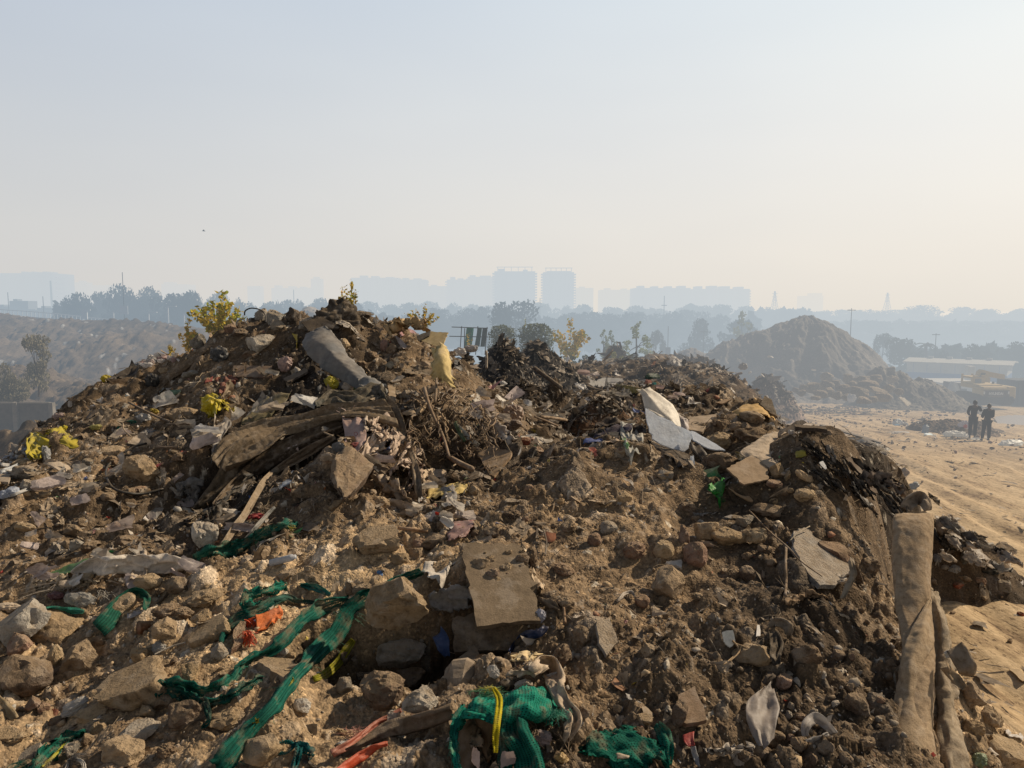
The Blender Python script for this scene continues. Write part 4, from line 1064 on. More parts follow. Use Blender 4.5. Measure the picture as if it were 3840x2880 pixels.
def letters(txt,tl,x,y,hgt,mat,col,parent,tilt=0,dY=-.10,name='lettering',shear=0):
 cu=bpy.data.curves.new('lettering','FONT')
 cu.body=txt;cu.size=1;cu.extrude=.01;cu.align_x='CENTER';cu.align_y='CENTER'
 cu.resolution_u=3
 ob=bpy.data.objects.new('t',cu);C.objects.link(ob)
 me_=bpy.data.meshes.new_from_object(ob.evaluated_get(bpy.context.evaluated_depsgraph_get()))
 bpy.data.objects.remove(ob)
 px,py=TP(tl,x,y)
 Y=float(np.mean([v.co.y for v in parent.data.vertices]))+dY
 s=hgt*TK(tl)*Y/F/.7
 o=link(name,me_,mat)
 o.data.materials.clear();o.data.materials.append(mat)
 o.color=(*col,1)
 o.location=atP(px,py,Y);o.scale=(s,s,s)
 o.rotation_euler=(R(80),R(-tilt),0)
 bpy.context.view_layer.update()
 mw=o.matrix_world.copy()
 o.parent=parent
 o.matrix_parent_inverse=parent.matrix_world.inverted()
 return o
letters('BO','G',1560,690,46,M_plastic,(.30,.06,.06),ps,24,dY=-.22)
letters('O','G',1600,640,34,M_plastic,(.36,.12,.11),ps,10,dY=-.2)
bag('G',1600,740,160,60,(.30,.045,.05),'red lower corner of a sack under the pink woven sack','sack',name='red_sack',var=9)
sheet('rag','G',[[(1700,440),(1740,430),(1790,450)],[(1680,540),(1730,530),(1780,540)],[(1690,610),(1740,600),(1780,590)]],M_cloth,(.52,.43,.35),'pale rag standing up beside the pink woven sack','rag',lift=.2,folds=(.06,3,2),ragged=.04)
k_=0
for(x,y,w_,h_)in((1800,600,160,130),(1760,700,180,150),(1860,680,140,110),(1940,790,170,130),(2010,700,120,100),(2040,870,140,150),(1960,920,120,120),(2100,1010,100,140),(1690,800,120,100)):
 c_=[(.56,.43,.34),(.46,.34,.26),(.62,.49,.39)][k_%3]
 sheet('torn_sacking','G',[[(x-w_*.5,y-h_*.2),(x,y-h_*.5),(x+w_*.45,y-h_*.35)],[(x-w_*.4,y+h_*.1),(x+5,y-h_*.05),(x+w_*.5,y+h_*.05)],[(x-w_*.3,y+h_*.45),(x,y+h_*.4),(x+w_*.35,y+h_*.5)]],M_cloth,c_,'torn beige sacking in the tangle trailing down from the pink woven sack','sacking',lift=.16,folds=(.09,3,3),ragged=.06,crease=.1,group='torn sacking below the pink sack')
 k_+=1
mark(*TP('G',1950,830),'the tangle of torn sacking')
strip('rag','G',[(1300,850),(1360,835),(1440,850),(1530,840)],[60,70,60,40],M_cloth,(.42,.32,.23),'twisted beige rag on top of the upright concrete lump','rag',lift=.1,folds=(.05,2,4))
strip('rag','G',[(1760,1010),(1840,1070),(1920,1110),(2000,1180),(2080,1230)],[70,120,130,110,60],M_cloth,(.44,.34,.25),'pale knotted rag beside the upright concrete lump','rag',lift=.12,folds=(.08,2.5,4),ragged=.04,mk='the pale knotted rag')
strip('white_sheet','G',[(1880,1240),(1960,1260),(2050,1290),(2120,1340)],[90,110,110,70],M_cloth,(.5,.4,.3),'cream cloth lying in smooth folds below the pale knotted rag','cloth',lift=.08,folds=(.03,4,1))
board('flat_stone','G',[(1370,1300),(1420,1235),(1510,1215),(1440,1290),(1390,1310)],M_rock,(.3,.22,.14),'thin leaf-shaped flake of stone below the upright concrete lump','stone flake',lift=.05)
bag('G',1450,760,140,120,(.15,.15,.155),'grey plastic leaf-shaped scrap below the pink woven sack','plastic scrap',name='plastic_scrap',var=4,depth=.4)
for k_ in range(44):
 t_=random.random()
 x_,y_=1715+270*t_+random.uniform(-20,30),945+120*t_+random.uniform(-8,60)
 L_=random.uniform(30,90);a_=random.uniform(.5,1.1)
 strip('shredded_film','O',[(x_,y_),(x_+L_*.5*math.cos(a_),y_+L_*.5*math.sin(a_)),(x_+L_*math.cos(a_),y_+L_*math.sin(a_))],[4,random.uniform(5,14),3],random.choice([M_cloth,M_cloth,M_film]),random.choice([(.035,.03,.027),(.05,.042,.035),(.07,.058,.047),(.10,.08,.062),(.18,.145,.11)]),'shred of dark sheeting in the black tangle spilling toward the road','shredded sheeting',lift=.05,folds=(.03,3,2),ragged=.012,nstep=.03,group='black tangle spilling toward the road')
for k_ in range(14):
 x_,y_=random.uniform(1660,2080),random.uniform(40,330)
 y_=max(y_,40+(x_-1660)*.45)
 strip('shredded_film','F',[(x_,y_),(x_+50,y_+random.uniform(10,40)),(x_+random.uniform(80,160),y_+random.uniform(40,100))],[20,random.uniform(40,80),16],random.choice([M_film,M_cloth]),random.choice([(.06,.055,.05),(.34,.29,.24),(.10,.09,.08),(.44,.37,.30),(.2,.18,.16)]),'ragged film in the low plastic heap beyond the carpet','plastic film',lift=.12,folds=(.03,3,2),ragged=.015,nstep=.03,group='low plastic heap beyond the carpet')
wf=board('foam_sheet','I',[(600,518,8.55),(680,562,8.5),(800,622,8.45),(970,712,8.4),(1078,762,8.38),(1066,862,8.3),(1045,930,8.26),(1000,966,8.24),(880,938,8.22),(760,892,8.22),(668,832,8.25),(640,760,8.3),(612,640,8.4)],M_plastic,(.74,.79,.86),'big white foam sheet folded like an open sack on the nearer crest','foam sheet',thick=.02,rough=.008,lift=.04,mk='the big white foam sheet')
sheet('upper_flap','I',[[(565,285,8.9),(600,265,8.95),(670,262,9.0)],[(570,390,8.85),(680,380,8.8),(780,370,8.95)],[(605,510,8.75),(740,520,8.7),(890,470,8.85)],[(690,570,8.65),(850,610,8.6),(950,580,8.75)],[(850,650,8.6),(920,690,8.55),(975,710,8.6)]],M_plastic,(.82,.75,.64),'','',lift=.06,folds=(.02,3,1.5),fine=.004,crease=.06,linear=True,thick=.02,parent=wf)
sheet('back_flap','I',[[(920,545,8.9),(970,560,8.9),(1030,605,8.9)],[(940,620,8.85),(1000,640,8.8),(1055,670,8.9)],[(980,700,8.75),(1020,720,8.75),(1060,745,8.8)]],M_plastic,(.66,.58,.54),'','',lift=.05,folds=(.03,3,1),thick=.015,parent=wf)
board('side_flap','I',[(1076,768,8.3),(1150,802,8.28),(1280,878,8.2),(1428,970,8.05),(1330,966,8.05),(1200,926,8.1),(1092,862,8.2)],M_plastic,(.68,.74,.83),'','',thick=.015,rough=.006,lift=.05,parent=wf)
sheet('black_plastic','I',[[(1065,850,8.2),(1100,850,8.2),(1140,870,8.2)],[(1080,930,8.1),(1140,940,8.05),(1220,960,8.05)],[(1150,1010,8.0),(1200,1040,7.95),(1285,1050,7.95)],[(1210,1085,7.95),(1240,1095,7.9),(1290,1080,7.9)]],M_film,(.02,.02,.02),'glossy black plastic tube sagging under the white foam sheet','plastic sheet',lift=.05,folds=(.04,2,1),mk='the glossy black plastic tube')
bag('I',1090,1050,70,130,(.62,.66,.72),'white torn scrap hanging below the white foam sheet','plastic scrap',var=5,depth=.4)
sheet('dark_tarpaulin','I',[[(620,820),(760,900),(900,930),(1040,960)],[(760,960),(860,990),(950,1010),(1100,1000)],[(850,1030),(940,1070),(1000,1110),(1080,1060)]],M_cloth,(.025,.027,.032),'black tarpaulin stretched under the white foam sheet','tarpaulin',lift=.05,folds=(.04,3,1))
sheet('blue_cloth','I',[[(80,690,9.0),(160,625,9.2),(300,615,9.3),(450,640,9.2),(620,690,8.9)],[(90,725,8.9),(180,690,9.0),(300,680,9.0),(450,710,8.9),(620,745,8.7)]],M_cloth,(.012,.014,.022),'black cloth roll lying behind the navy cloth','cloth',lift=.08,folds=(.06,3,2),mk='the black cloth roll')
sheet('blue_cloth','I',[[(290,655,8.95),(360,665,8.95),(470,690,8.9)],[(200,720,8.85),(330,730,8.8),(460,720,8.8)],[(100,790,8.75),(210,790,8.7),(340,760,8.7)],[(60,815,8.7),(150,820,8.65),(240,800,8.65)]],M_cloth,(.012,.022,.065),'navy blue cloth spread beside the white foam sheet','cloth',lift=.09,folds=(.04,2,2),mk='the navy blue cloth')
sheet('blue_tarpaulin','I',[[(-30,820,8.6),(60,815,8.6),(185,825,8.6)],[(-40,870,8.5),(60,860,8.5),(160,850,8.55)]],M_plastic,(.02,.075,.30),'bright blue strip of tarpaulin in front of the navy cloth','tarpaulin',lift=.08,folds=(.02,3,1))
sheet('pale_cloth','I',[[(160,860),(230,820),(345,790)],[(170,880),(250,860),(350,840)]],M_cloth,(.50,.37,.26),'cream cloth end beside the green and clear plastic','cloth',lift=.07,folds=(.03,2,2))
bag('I',330,590,60,45,(.55,.03,.02),'bright red scrap behind the black cloth roll','plastic scrap',var=6)
sheet('plastic_packaging','I',[[(340,730),(420,715),(480,720),(560,700)],[(350,800),(420,790),(500,780),(590,770)],[(380,870),(440,880),(510,860),(600,840)],[(420,910),(470,930),(510,920),(560,890)]],M_film,(.50,.50,.46),'dusty clear plastic crumpled beside the navy cloth','plastic sheet',lift=.12,folds=(.07,3,3),crease=.1)
sheet('green_wrapper','I',[[(332,735),(395,715)],[(350,800),(400,790)],[(380,870),(430,860)],[(420,910),(450,890)]],M_plastic,(.16,.42,.06),'lime green wrapper edging the dusty clear plastic','wrapper',lift=.14,folds=(.02,2,2))
sheet('bending_board','I',[[(1840,775,8.35),(1950,745,8.4),(2060,718,8.5)],[(1740,850,8.2),(1900,850,8.2),(2100,830,8.35)],[(1590,965,8.0),(1800,960,7.95),(2140,960,8.15)],[(1790,1060,7.8),(1960,1060,7.8),(2180,1080,7.95)],[(1990,1180,7.6),(2080,1185,7.6),(2212,1195,7.75)]],M_wood,(.46,.37,.28),'warped pale wooden board on the crest above the cardboard box','board',lift=.03,folds=(.008,3,1),thick=.02,mk='the warped pale board',linear=False)
sheet('olive_sheet','I',[[(1540,960),(1650,970),(1770,955)],[(1560,1020),(1660,1015),(1760,1000)],[(1580,1090),(1640,1075),(1690,1060)]],M_film,(.20,.14,.03),'dark yellow film hanging under the warped pale board','plastic sheet',lift=.06,folds=(.03,2,2))
bx=board('cardboard_box','I',[(1418,1215,7.3),(1640,1095,7.65),(1850,1040,7.8),(1850,1330,7.25),(1600,1385,7.1)],M_card,(.24,.17,.11),'crushed open cardboard box lying below the warped pale board','cardboard box',thick=.015,lift=.1,mk='the crushed cardboard box')
sheet('flap','I',[[(1465,1330,6.95),(1600,1395,6.9),(1740,1405,6.9),(1880,1380,6.95),(1960,1430,7.0)],[(1560,1400,6.92),(1680,1450,6.86),(1800,1450,6.86),(1920,1440,6.9),(2010,1470,6.95)],[(1650,1450,6.9),(1750,1500,6.85),(1860,1500,6.85),(1950,1490,6.86),(2060,1500,6.9)]],M_card,(.38,.26,.155),'','',lift=.02,folds=(.01,2,1),thick=.012,parent=bx)
sheet('flap','I',[[(1860,1290,7.2),(1950,1360,7.1)],[(1850,1340,7.0),(1960,1420,6.98)],[(1880,1390,6.95),(2040,1500,6.92)]],M_card,(.42,.31,.22),'','',lift=.02,folds=(.01,1,1),thick=.012,parent=bx)
sheet('plastic_bag','I',[[(1290,1290),(1340,1260),(1430,1235)],[(1262,1350),(1340,1330),(1420,1300)],[(1270,1400),(1350,1410),(1410,1370)],[(1340,1440),(1390,1450),(1410,1430)]],M_plastic,(.035,.36,.06),'glossy green plastic under the crushed cardboard box','plastic bag',lift=.12,folds=(.05,3,2),crease=.15,ragged=.02,mk='the glossy green plastic')
bag('I',1400,1450,90,80,(.015,.08,.02),'dark green fold below the glossy green plastic','plastic bag',var=9)
bag('I',1625,1090,75,45,(.05,.42,.12),'small green scrap behind the crushed cardboard box','plastic scrap',var=10)
sheet('cardboard_sheet','I',[[(1500,545,9.6),(1620,470,9.8),(1745,395,10)],[(1560,570,9.4),(1700,510,9.5),(1840,485,9.8)],[(1840,560,9.3),(1900,570,9.3),(1975,600,9.5)]],M_card,(.52,.33,.13),'orange brown cardboard raised behind the stacked stones','cardboard',lift=.06,folds=(.03,2,2),thick=.01,mk='the orange brown cardboard')
board('grey_slab','I',[(1800,470,9.9),(1850,380,10),(1920,420,9.9),(1980,600,9.5),(1900,560,9.6)],M_rock,(.28,.23,.17),'thin grey slab leaning behind the orange brown cardboard','slab',lift=.02,thick=.04)
bag('I',1860,395,55,55,(.75,.72,.70),'white scrap on top of the leaning grey slab','plastic scrap',var=2)
board('board','I',[(1060,632,9.3),(1345,600,9.4),(1200,785,8.7),(1050,760,8.8)],M_wood,(.30,.23,.165),'flat grey brown board behind the white foam sheet','board',lift=.05,mk='the flat grey brown board')
board('board','I',[(1330,490),(1430,450),(1500,448),(1400,500)],M_wood,(.16,.10,.06),'narrow dark plank end behind the flat grey brown board','board',lift=.12)
sheet('yellow_packet','C',[[(728,1270),(790,1252)],[(735,1310),(803,1290)]],M_plastic,(.42,.36,.05),'yellow and blue packet at the top of the black slope','packet',lift=.05,folds=(.015,2,1))
bag('C',500,1330,80,60,(.45,.36,.28),'small beige plastic tuft beside the warped pale board','plastic scrap',var=3)
bag('C',790,1430,150,60,(.50,.36,.22),'cream torn sheet trailing below the warped pale board','plastic sheet',name='torn_sheet',mat=M_card,var=4,tilt=35)
board('plank','C',[(880,1118),(900,1110),(1290,1222),(1270,1232)],M_wood,(.035,.03,.026),'long black plank at the top of the dark slope','plank',lift=.15,thick=.05)
board('plank','C',[(725,1160),(925,1180),(935,1195),(730,1175)],M_wood,(.07,.055,.045),'short brown plank crossing the top of the dark slope','plank',lift=.12,thick=.04)
board('plank','C',[(990,1330),(1050,1330),(1215,1560),(1160,1570)],M_wood,(.10,.07,.052),'flat rusty brown strip running down the dark slope','strip',lift=.10,thick=.02,mk='the rusty strip on the dark slope')
sheet('grey_rag','C',[[(930,1220),(960,1230)],[(950,1280),(980,1280)],[(975,1330),(1000,1345)]],M_cloth,(.24,.21,.18),'pale narrow rag at the head of the rusty strip','rag',lift=.12,folds=(.03,2,2))
strip('grey_rag','C',[(1180,1430),(1260,1450),(1350,1480),(1420,1520)],[50,60,60,40],M_cloth,(.20,.155,.125),'dusty grey rag lying across the lower dark slope','rag',lift=.1,folds=(.05,2,4),ragged=.04)
strip('pale_cloth','C',[(1440,1640),(1470,1590),(1520,1560),(1570,1600),(1590,1650)],[70,80,90,80,60],M_cloth,(.30,.24,.185),'light brown cloth arched at the foot of the dark slope','cloth',lift=.12,folds=(.05,2,2))
bag('C',1500,1490,70,60,(.30,.31,.31),'grey plastic bag caught on the edge of the dark slope',var=6)
bag('C',705,1145,45,40,(.6,.56,.52),'small white bag at the corner of the warped pale board',var=7)
board('plastic_strip','C',[(855,1380),(880,1370),(905,1420),(895,1425)],M_plastic,(.6,.6,.6),'white splinter of plastic standing on the dark slope','plastic scrap',lift=.1,thick=.006)
board('plastic_strip','C',[(1040,1500),(1055,1495),(1095,1560),(1080,1562)],M_plastic,(.45,.45,.44),'grey splinter of plastic below the rusty strip','plastic scrap',lift=.1,thick=.006)
sheet('torn_film','F',[[(1650,20),(1720,30),(1790,90),(1880,170)],[(1700,90),(1790,120),(1900,170),(2000,220)],[(1740,140),(1850,210),(1960,250),(2080,290)],[(1870,240),(1920,300),(2010,320),(2140,370)]],M_film,(.42,.34,.26),'dusty torn film spread down to the road behind the carpet','plastic film',lift=.18,folds=(.10,3,3),ragged=.08,mk='the dusty torn film')
for k_,(x,y,w_,h_,c_,t_)in enumerate(((1760,190,170,150,(.035,.036,.038),'black rags heaped under the dusty torn film'),(1840,290,120,110,(.10,.10,.095),'grey crumpled bag in the black rags'),(2000,370,170,70,(.03,.034,.034),'flat dark rag end lying on the road edge'),(1760,370,80,60,(.42,.42,.42),'light grey crumpled bag on the road edge'),(1690,90,90,130,(.34,.30,.27),'beige rag hanging behind the carpet top'),(1650,300,60,60,(.32,.33,.36),'bluish grey scrap behind the carpet'),(2120,280,60,40,(.45,.36,.28),'pale scrap beyond the dusty torn film'))):
 bag('F',x,y,w_,h_,c_,t_,'rag' if 'rag' in t_ else 'plastic bag',name='rag' if 'rag' in t_ else 'plastic_bag',mat=M_cloth if 'rag' in t_ else M_film,var=k_)
cord('cable','F',[(1660,90),(1710,160),(1728,230),(1715,290),(1660,320),(1635,380)],.012,M_plastic,(.42,.37,.3),'pale cable looping down behind the carpet','cable',lift=.1)
GN,GN2,GN3=(.012,.125,.088),(.008,.085,.064),(.016,.18,.122)
EX=2212
net=strip('green_net','D',[(2740,385),(2640,410),(2500,475),(2380,545),(2260,640),(2160,790),(2020,950),(1890,1090),(1780,1250),(1650,1385),(1530,1530),(1430,1670)],[20,40,55,80,110,105,95,95,105,115,130,150],M_net,GN,'longest band of green netting, running from the big boulder down to the bottom edge','net',lift=.10,folds=(.04,2.4,1.6),ragged=.018,mk='the longest green net band',nstep=.014)
for(x,y,w_,n_)in((2250,660,160,60),(2120,840,120,50),(2000,980,120,60),(1850,1150,120,50),(1700,1330,140,60),(1480,1600,160,60)):
 fringe('loose_threads','D',x,y,w_,90,n_,(.03,.22,.15),net,rad=.0014,seed=x)
strip('yellow_binding','D',[(1900,1085),(1840,1160),(1770,1230),(1700,1290)],[14,26,22,12],M_net,(.30,.27,.04),'','',ragged=.01,lift=.13,folds=(.008,2,3),parent=net)
strip('yellow_binding','D',[(1670,1350),(1620,1400),(1570,1460)],[16,30,14],M_net,(.34,.29,.04),'','',ragged=.01,lift=.13,folds=(.008,2,3),parent=net)
strip('yellow_strap','D',[(2290,830),(2240,900),(2190,980),(2110,1050),(2030,1085)],[40,60,60,60,30],M_net,(.26,.24,.02),'yellow woven strap hanging in the shade under the longest net band','strap',lift=.03,folds=(.02,2,2))
strip('green_net','D',[(2260,570),(2130,600),(2040,650),(1950,720),(1860,820),(1760,900),(1640,960),(1560,1010),(1500,1090),(1400,1150),(1280,1165),(1150,1130),(1060,1140)],[60,90,80,85,95,80,70,60,70,80,80,90,60],M_net,GN,'second band of green netting, curving across the slope beside the longest one','net',lift=.09,folds=(.04,2.4,2),ragged=.018,mk='the curving green net band')
strip('green_net','D',[(1690,1065),(1580,1140),(1460,1200),(1340,1230),(1250,1210),(1160,1140),(1060,1130),(1020,1190)],[20,50,60,70,90,100,80,30],M_net,GN2,'dark green net loop lying below the curving net band','net',lift=.085,folds=(.04,2.2,2),ragged=.02)
strip('green_net','D',[(1330,1230),(1350,1300),(1350,1360),(1300,1400)],[60,50,30,10],M_net,GN2,'dark green net tip hanging beside the brown angular rock','net',lift=.035,folds=(.03,2,2))
strip('green_net','D',[(1850,480),(1760,500),(1680,520),(1610,550),(1590,600),(1640,610),(1700,590)],[40,60,70,80,70,60,30],M_net,GN3,'bright green net curled in a hook above the orange cloth','net',lift=.10,folds=(.04,2.4,3),ragged=.02,mk='the hooked green net')
strip('green_net','D',[(2020,590),(1930,575),(1850,560),(1770,580),(1700,600)],[20,40,50,50,40],M_net,(.05,.13,.10),'dusty grey green net ribbon above the orange cloth','net',lift=.05,folds=(.04,2.2,2))
strip('green_net','D',[(1760,570),(1700,620),(1620,650),(1540,690),(1480,740),(1450,800),(1430,840)],[50,70,60,70,60,50,20],M_net,GN2,'dark green net passing behind the orange cloth','net',lift=.09,folds=(.04,2.2,2))
strip('green_net','D',[(2140,540),(2080,500),(2010,480),(1940,470)],[30,50,50,20],M_net,(.02,.17,.15),'small teal net loop at the head of the curving net band','net',lift=.05,folds=(.03,2,2))
nt2=strip('green_net','D',[(1260,320),(1330,280),(1420,250),(1500,240),(1580,200),(1680,160),(1770,120),(1850,85),(1910,70)],[40,70,80,90,80,80,75,60,30],M_net,(.02,.13,.095),'dusty twisted green net running below the long beige rag','net',lift=.07,folds=(.05,2.4,4),ragged=.03,mk='the dusty twisted net')
fringe('yellow_end','D',1860,95,90,60,50,(.42,.36,.05),nt2,rad=.003,seed=9)
strip('green_net','D',[(215,655),(300,640),(400,640),(540,650)],[20,60,55,20],M_net,(.05,.27,.19),'pale green net scrap on the flat-topped tan rock','net',lift=.06,folds=(.03,3,2))
strip('green_net','D',[(640,760),(700,700),(740,640),(800,580),(880,520),(950,560),(930,640)],[120,130,110,100,70,60,30],M_net,(.015,.10,.065),'thin green net wrapped around the long tan stone','net',lift=.12,folds=(.03,2,2))
nb=strip('green_net','D',[(545,1415),(470,1455),(390,1500),(320,1570),(250,1640),(200,1700)],[20,60,90,120,110,90],M_net,GN,'green net bunch near the bottom corner of the stony slope','net',lift=.09,folds=(.05,2.4,2),ragged=.02,mk='the bottom corner net')
strip('yellow_binding','D',[(420,1500),(350,1580),(270,1650)],[10,22,16],M_net,(.46,.42,.06),'','',lift=.10,parent=nb)
bag('D',130,1640,190,70,(.03,.30,.20),'bright frayed green net tuft at the bottom corner','net',name='net_tuft',mat=M_net,var=1)
strip('net_rag','D',[(1790,1560),(1800,1510),(1870,1490),(1900,1520),(1850,1560),(1790,1570)],[18,24,26,24,20,16],M_net,(.006,.12,.12),'teal net cord lying in a ring on the soil','cord',lift=.03,folds=(.01,2,3))
strip('net_rag','D',[(1900,1500),(1960,1520),(2010,1560),(2030,1590)],[30,70,60,20],M_net,(.006,.10,.10),'teal net rag knotted beside the ring of cord','net',lift=.05,folds=(.04,2,3))
strip('net_rag','D',[(1940,1520),(1930,1580),(1910,1640),(1900,1680)],[50,50,50,40],M_net,(.006,.085,.085),'teal net rag tail hanging out of the frame','net',lift=.085,folds=(.03,2,2))
oc=sheet('orange_cloth','D',[[(1655,680),(1720,640),(1790,618),(1830,625)],[(1660,720),(1730,690),(1790,665),(1835,655)],[(1665,765),(1730,745),(1780,715),(1820,690)]],M_cloth,(.75,.17,.04),'faded orange cloth end with a bright tassel in the green netting','cloth',lift=.09,folds=(.03,3,2),mk='the orange cloth')
fringe('tassel','D',1615,710,120,110,110,(.85,.11,.02),oc,rad=.0034,seed=4)
fringe('tassel','D',1610,800,70,110,90,(.80,.10,.02),oc,rad=.0032,seed=6)
fringe('pale_threads','D',1520,730,80,60,40,(.45,.36,.42),oc,rad=.002,seed=8)
board('brick_piece','D',[(1495,930),(1510,800),(1555,745),(1590,750),(1570,880)],M_rock,(.24,.155,.11),'thin brown slab of brick below the orange tassel','brick',thick=.05,lift=.06,mk='the thin brown brick slab')
board('concrete_tile','D',[(1665,1020),(1700,985),(1900,1000),(1900,1085),(1850,1140)],M_rock,(.27,.2,.13),'thick tile piece carrying gravel beside the longest net band','tile',thick=.07,lift=.05)
rag=strip('pale_rag','D',[(455,420),(560,370),(680,350),(800,340),(900,330),(1010,330),(1120,330),(1235,360)],[60,110,120,130,130,120,120,50],M_cloth,(.74,.66,.57),'pale grey rag bundle with tall creases above the stony slope','rag',lift=.30,folds=(.08,3,5),crease=.05,nstep=.016,mk='the pale rag bundle')
sheet('peak','D',[[(900,250),(930,240),(960,270)],[(860,340),(910,320),(960,340)],[(830,450),(890,440),(950,430)]],M_cloth,(.46,.37,.28),'','',lift=.26,folds=(.04,3,1.5),parent=rag)
fringe('frayed_threads','D',520,455,420,80,110,(.62,.54,.45),rag,rad=.0022,seed=11)
fringe('frayed_threads','D',690,560,160,200,80,(.5,.46,.40),rag,rad=.002,seed=12)
strip('frayed_rag','D',[(220,490),(340,470),(460,450),(600,440)],[30,60,60,40],M_cloth,(.52,.42,.3),'frayed cream rag strip in front of the pale rag bundle','rag',lift=.07,folds=(.05,3,5),ragged=.04)
bag('D',520,570,210,110,(.36,.36,.34),'grey and black plastic below the frayed cream rag','plastic bag',var=7,mat=M_film)
bag('D',360,540,130,60,(.15,.05,.06),'dull maroon scrap behind the grey and black plastic','plastic scrap',var=3)
sheet('leaf_wrapper','D',[[(300,395),(440,350),(560,310),(660,275)],[(300,410),(450,400),(560,360),(655,300)]],M_plastic,(.06,.21,.05),'pointed green wrapper with red print above the pale rag','wrapper',lift=.07,folds=(.02,2,1),mk='the pointed green wrapper')
sheet('clear_plastic','D',[[(830,650),(910,630)],[(825,690),(920,660)]],M_film,(.42,.42,.45),'folded clear plastic piece beside the wrapped stone','plastic scrap',lift=.06,folds=(.015,1,1),linear=True)
bm=bmesh.new()
tube(bm,[(0,0,-.5),(0,0,-.48),(0,0,.45),(0,0,.5),(0,0,.46),(0,0,-.40)],[.40,.42,.5,.53,.44,.36],20,True)
cup=bmobj('clay_cup',bm,M_rock,None,True)
px_,py_=TP('D',942,745);Y_=hit(px_,py_+4)[1]
s_=85*TK('D')*Y_/F
cup.location=atP(px_,py_,Y_);cup.scale=(s_,)*3;cup.rotation_euler=(R(58),R(-70),R(-10));cup.color=(.30,.13,.06,1)
tag(cup,'broken terracotta cup lying on its side among the stones','cup');mark(px_,py_,'the terracotta cup')
bm=bmesh.new()
tube(bm,[(-.5,0,0),(-.49,0,0),(.32,0,0),(.38,0,0),(.40,0,0),(.5,0,0)],[.10,.125,.125,.12,.085,.08],16,True)
can=bmobj('white_tube',bm,M_plastic,None,True)
px_,py_=TP('D',1838,305);Y_=hit(px_,py_+4)[1]
s_=185*TK('D')*Y_/F
can.location=atP(px_,py_,Y_)+np.array([0,-.02,.0]);can.scale=(s_,)*3;can.rotation_euler=(0,R(-16),R(-6));can.color=(.52,.54,.58,1)
tag(can,'white plastic tube bottle lying in the soil below the dusty twisted net','bottle');mark(px_,py_,'the white tube bottle')
px_,py_=TP('D',1030,880)
bag('D',1030,880,120,80,(.36,.35,.33),'grey and white knotted scrap beside the sunlit tan block','plastic scrap',var=5)
cord('plastic_strip','D',[(1000,950),(1060,920),(1130,890),(1205,870)],.006,M_plastic,(.5,.45,.38),'thin pale strip trailing from the grey knotted scrap','plastic strip')
bag('D',490,1265,210,90,(.42,.40,.37),'dusty white plastic lump below the longest flat slab','plastic bag',var=8,tilt=-24)
bag('D',350,1300,70,40,(.42,.17,.11),'salmon scrap beside the dusty white lump','plastic scrap',var=6)
sheet('plastic_scrap','D',[[(800,1045),(830,1035)],[(805,1065),(835,1055)]],M_plastic,(.5,.55,.6),'small bluish chip on the longest flat slab','plastic scrap',lift=.03,n=(8,8))
strip('canvas_strip','D',[(-20,1190),(30,1250),(70,1300),(100,1340)],[50,60,55,30],M_cloth,(.32,.24,.14),'striped canvas strip at the outer edge of the stony slope','cloth',lift=.05,folds=(.02,2,1))
bag('D',500,1620,190,110,(.04,.038,.036),'black and white plastic at the bottom of the stony slope','plastic bag',var=2,mat=M_film)
strip('white_band','D',[(430,1680),(445,1620),(480,1600),(530,1620),(545,1680)],[18,22,22,20,18],M_plastic,(.6,.55,.48),'white band arched over the black plastic at the bottom edge','band',lift=.10)
bag('D',60,620,160,70,(.52,.42,.32),'cream round sack end at the edge of the slope','sack',name='sack_end',mat=M_cloth,var=10)
slab=board('slab_board','E',[(785,232,5.75),(1160,252,5.75),(1292,738,5.0),(880,775,4.98)],M_wood,(.135,.10,.066),'thick dust-covered board bridging the dark hollow beside the boulder','board',thick=.035,lift=.05,rough=.014,mk='the dust-covered board')
board('concrete_block','E',[(720,690,5.08),(860,640,5.2),(1270,760,5.1),(1170,880,5.0),(735,900,5.0)],M_rock,(.14,.105,.075),'dark concrete slab lying under the dust-covered board','slab',thick=.10,lift=-.02,rough=.01)
sheet('white_paper','E',[[(535,315),(640,285),(745,235)],[(525,400),(620,370),(760,280)],[(570,420),(660,400),(700,340)],[(580,470),(620,470),(640,430)]],M_card,(.60,.54,.47),'torn white paper hanging between the boulder and the board','paper',lift=.10,folds=(.02,2,2),ragged=.006,crease=.05,linear=True,mk='the torn white paper')
sheet('grey_cloth','E',[[(565,545),(640,500),(720,480),(830,470)],[(580,600),(660,580),(740,560),(840,550)],[(620,640),(690,640),(760,630),(845,630)]],M_cloth,(.30,.29,.275),'grey cloth with a frayed edge under the torn white paper','cloth',lift=.10,folds=(.05,3,3),mk='the frayed grey cloth',ragged=.015)
fringe('frayed_edge','E',600,600,80,60,50,(.4,.37,.34),C.objects[-1],rad=.0015,seed=21)
sheet('beige_paper','E',[[(1245,340),(1275,400),(1320,410)],[(1230,440),(1265,470),(1310,470)],[(1240,520),(1270,530),(1305,545)]],M_card,(.50,.38,.26),'crumpled beige paper by the edge of the dust-covered board','paper',lift=.07,folds=(.03,2,2),crease=.12)
sheet('brown_leaf_sheet','E',[[(1255,550),(1330,570),(1400,590)],[(1290,590),(1340,610),(1410,630)]],M_card,(.16,.12,.085),'dull brown curled sheet beyond the crumpled beige paper','sheet',lift=.06,folds=(.04,2,2))
bag('E',1290,670,80,100,(.42,.42,.48),'white and blue printed plastic at the corner of the dust-covered board','plastic bag',var=4)
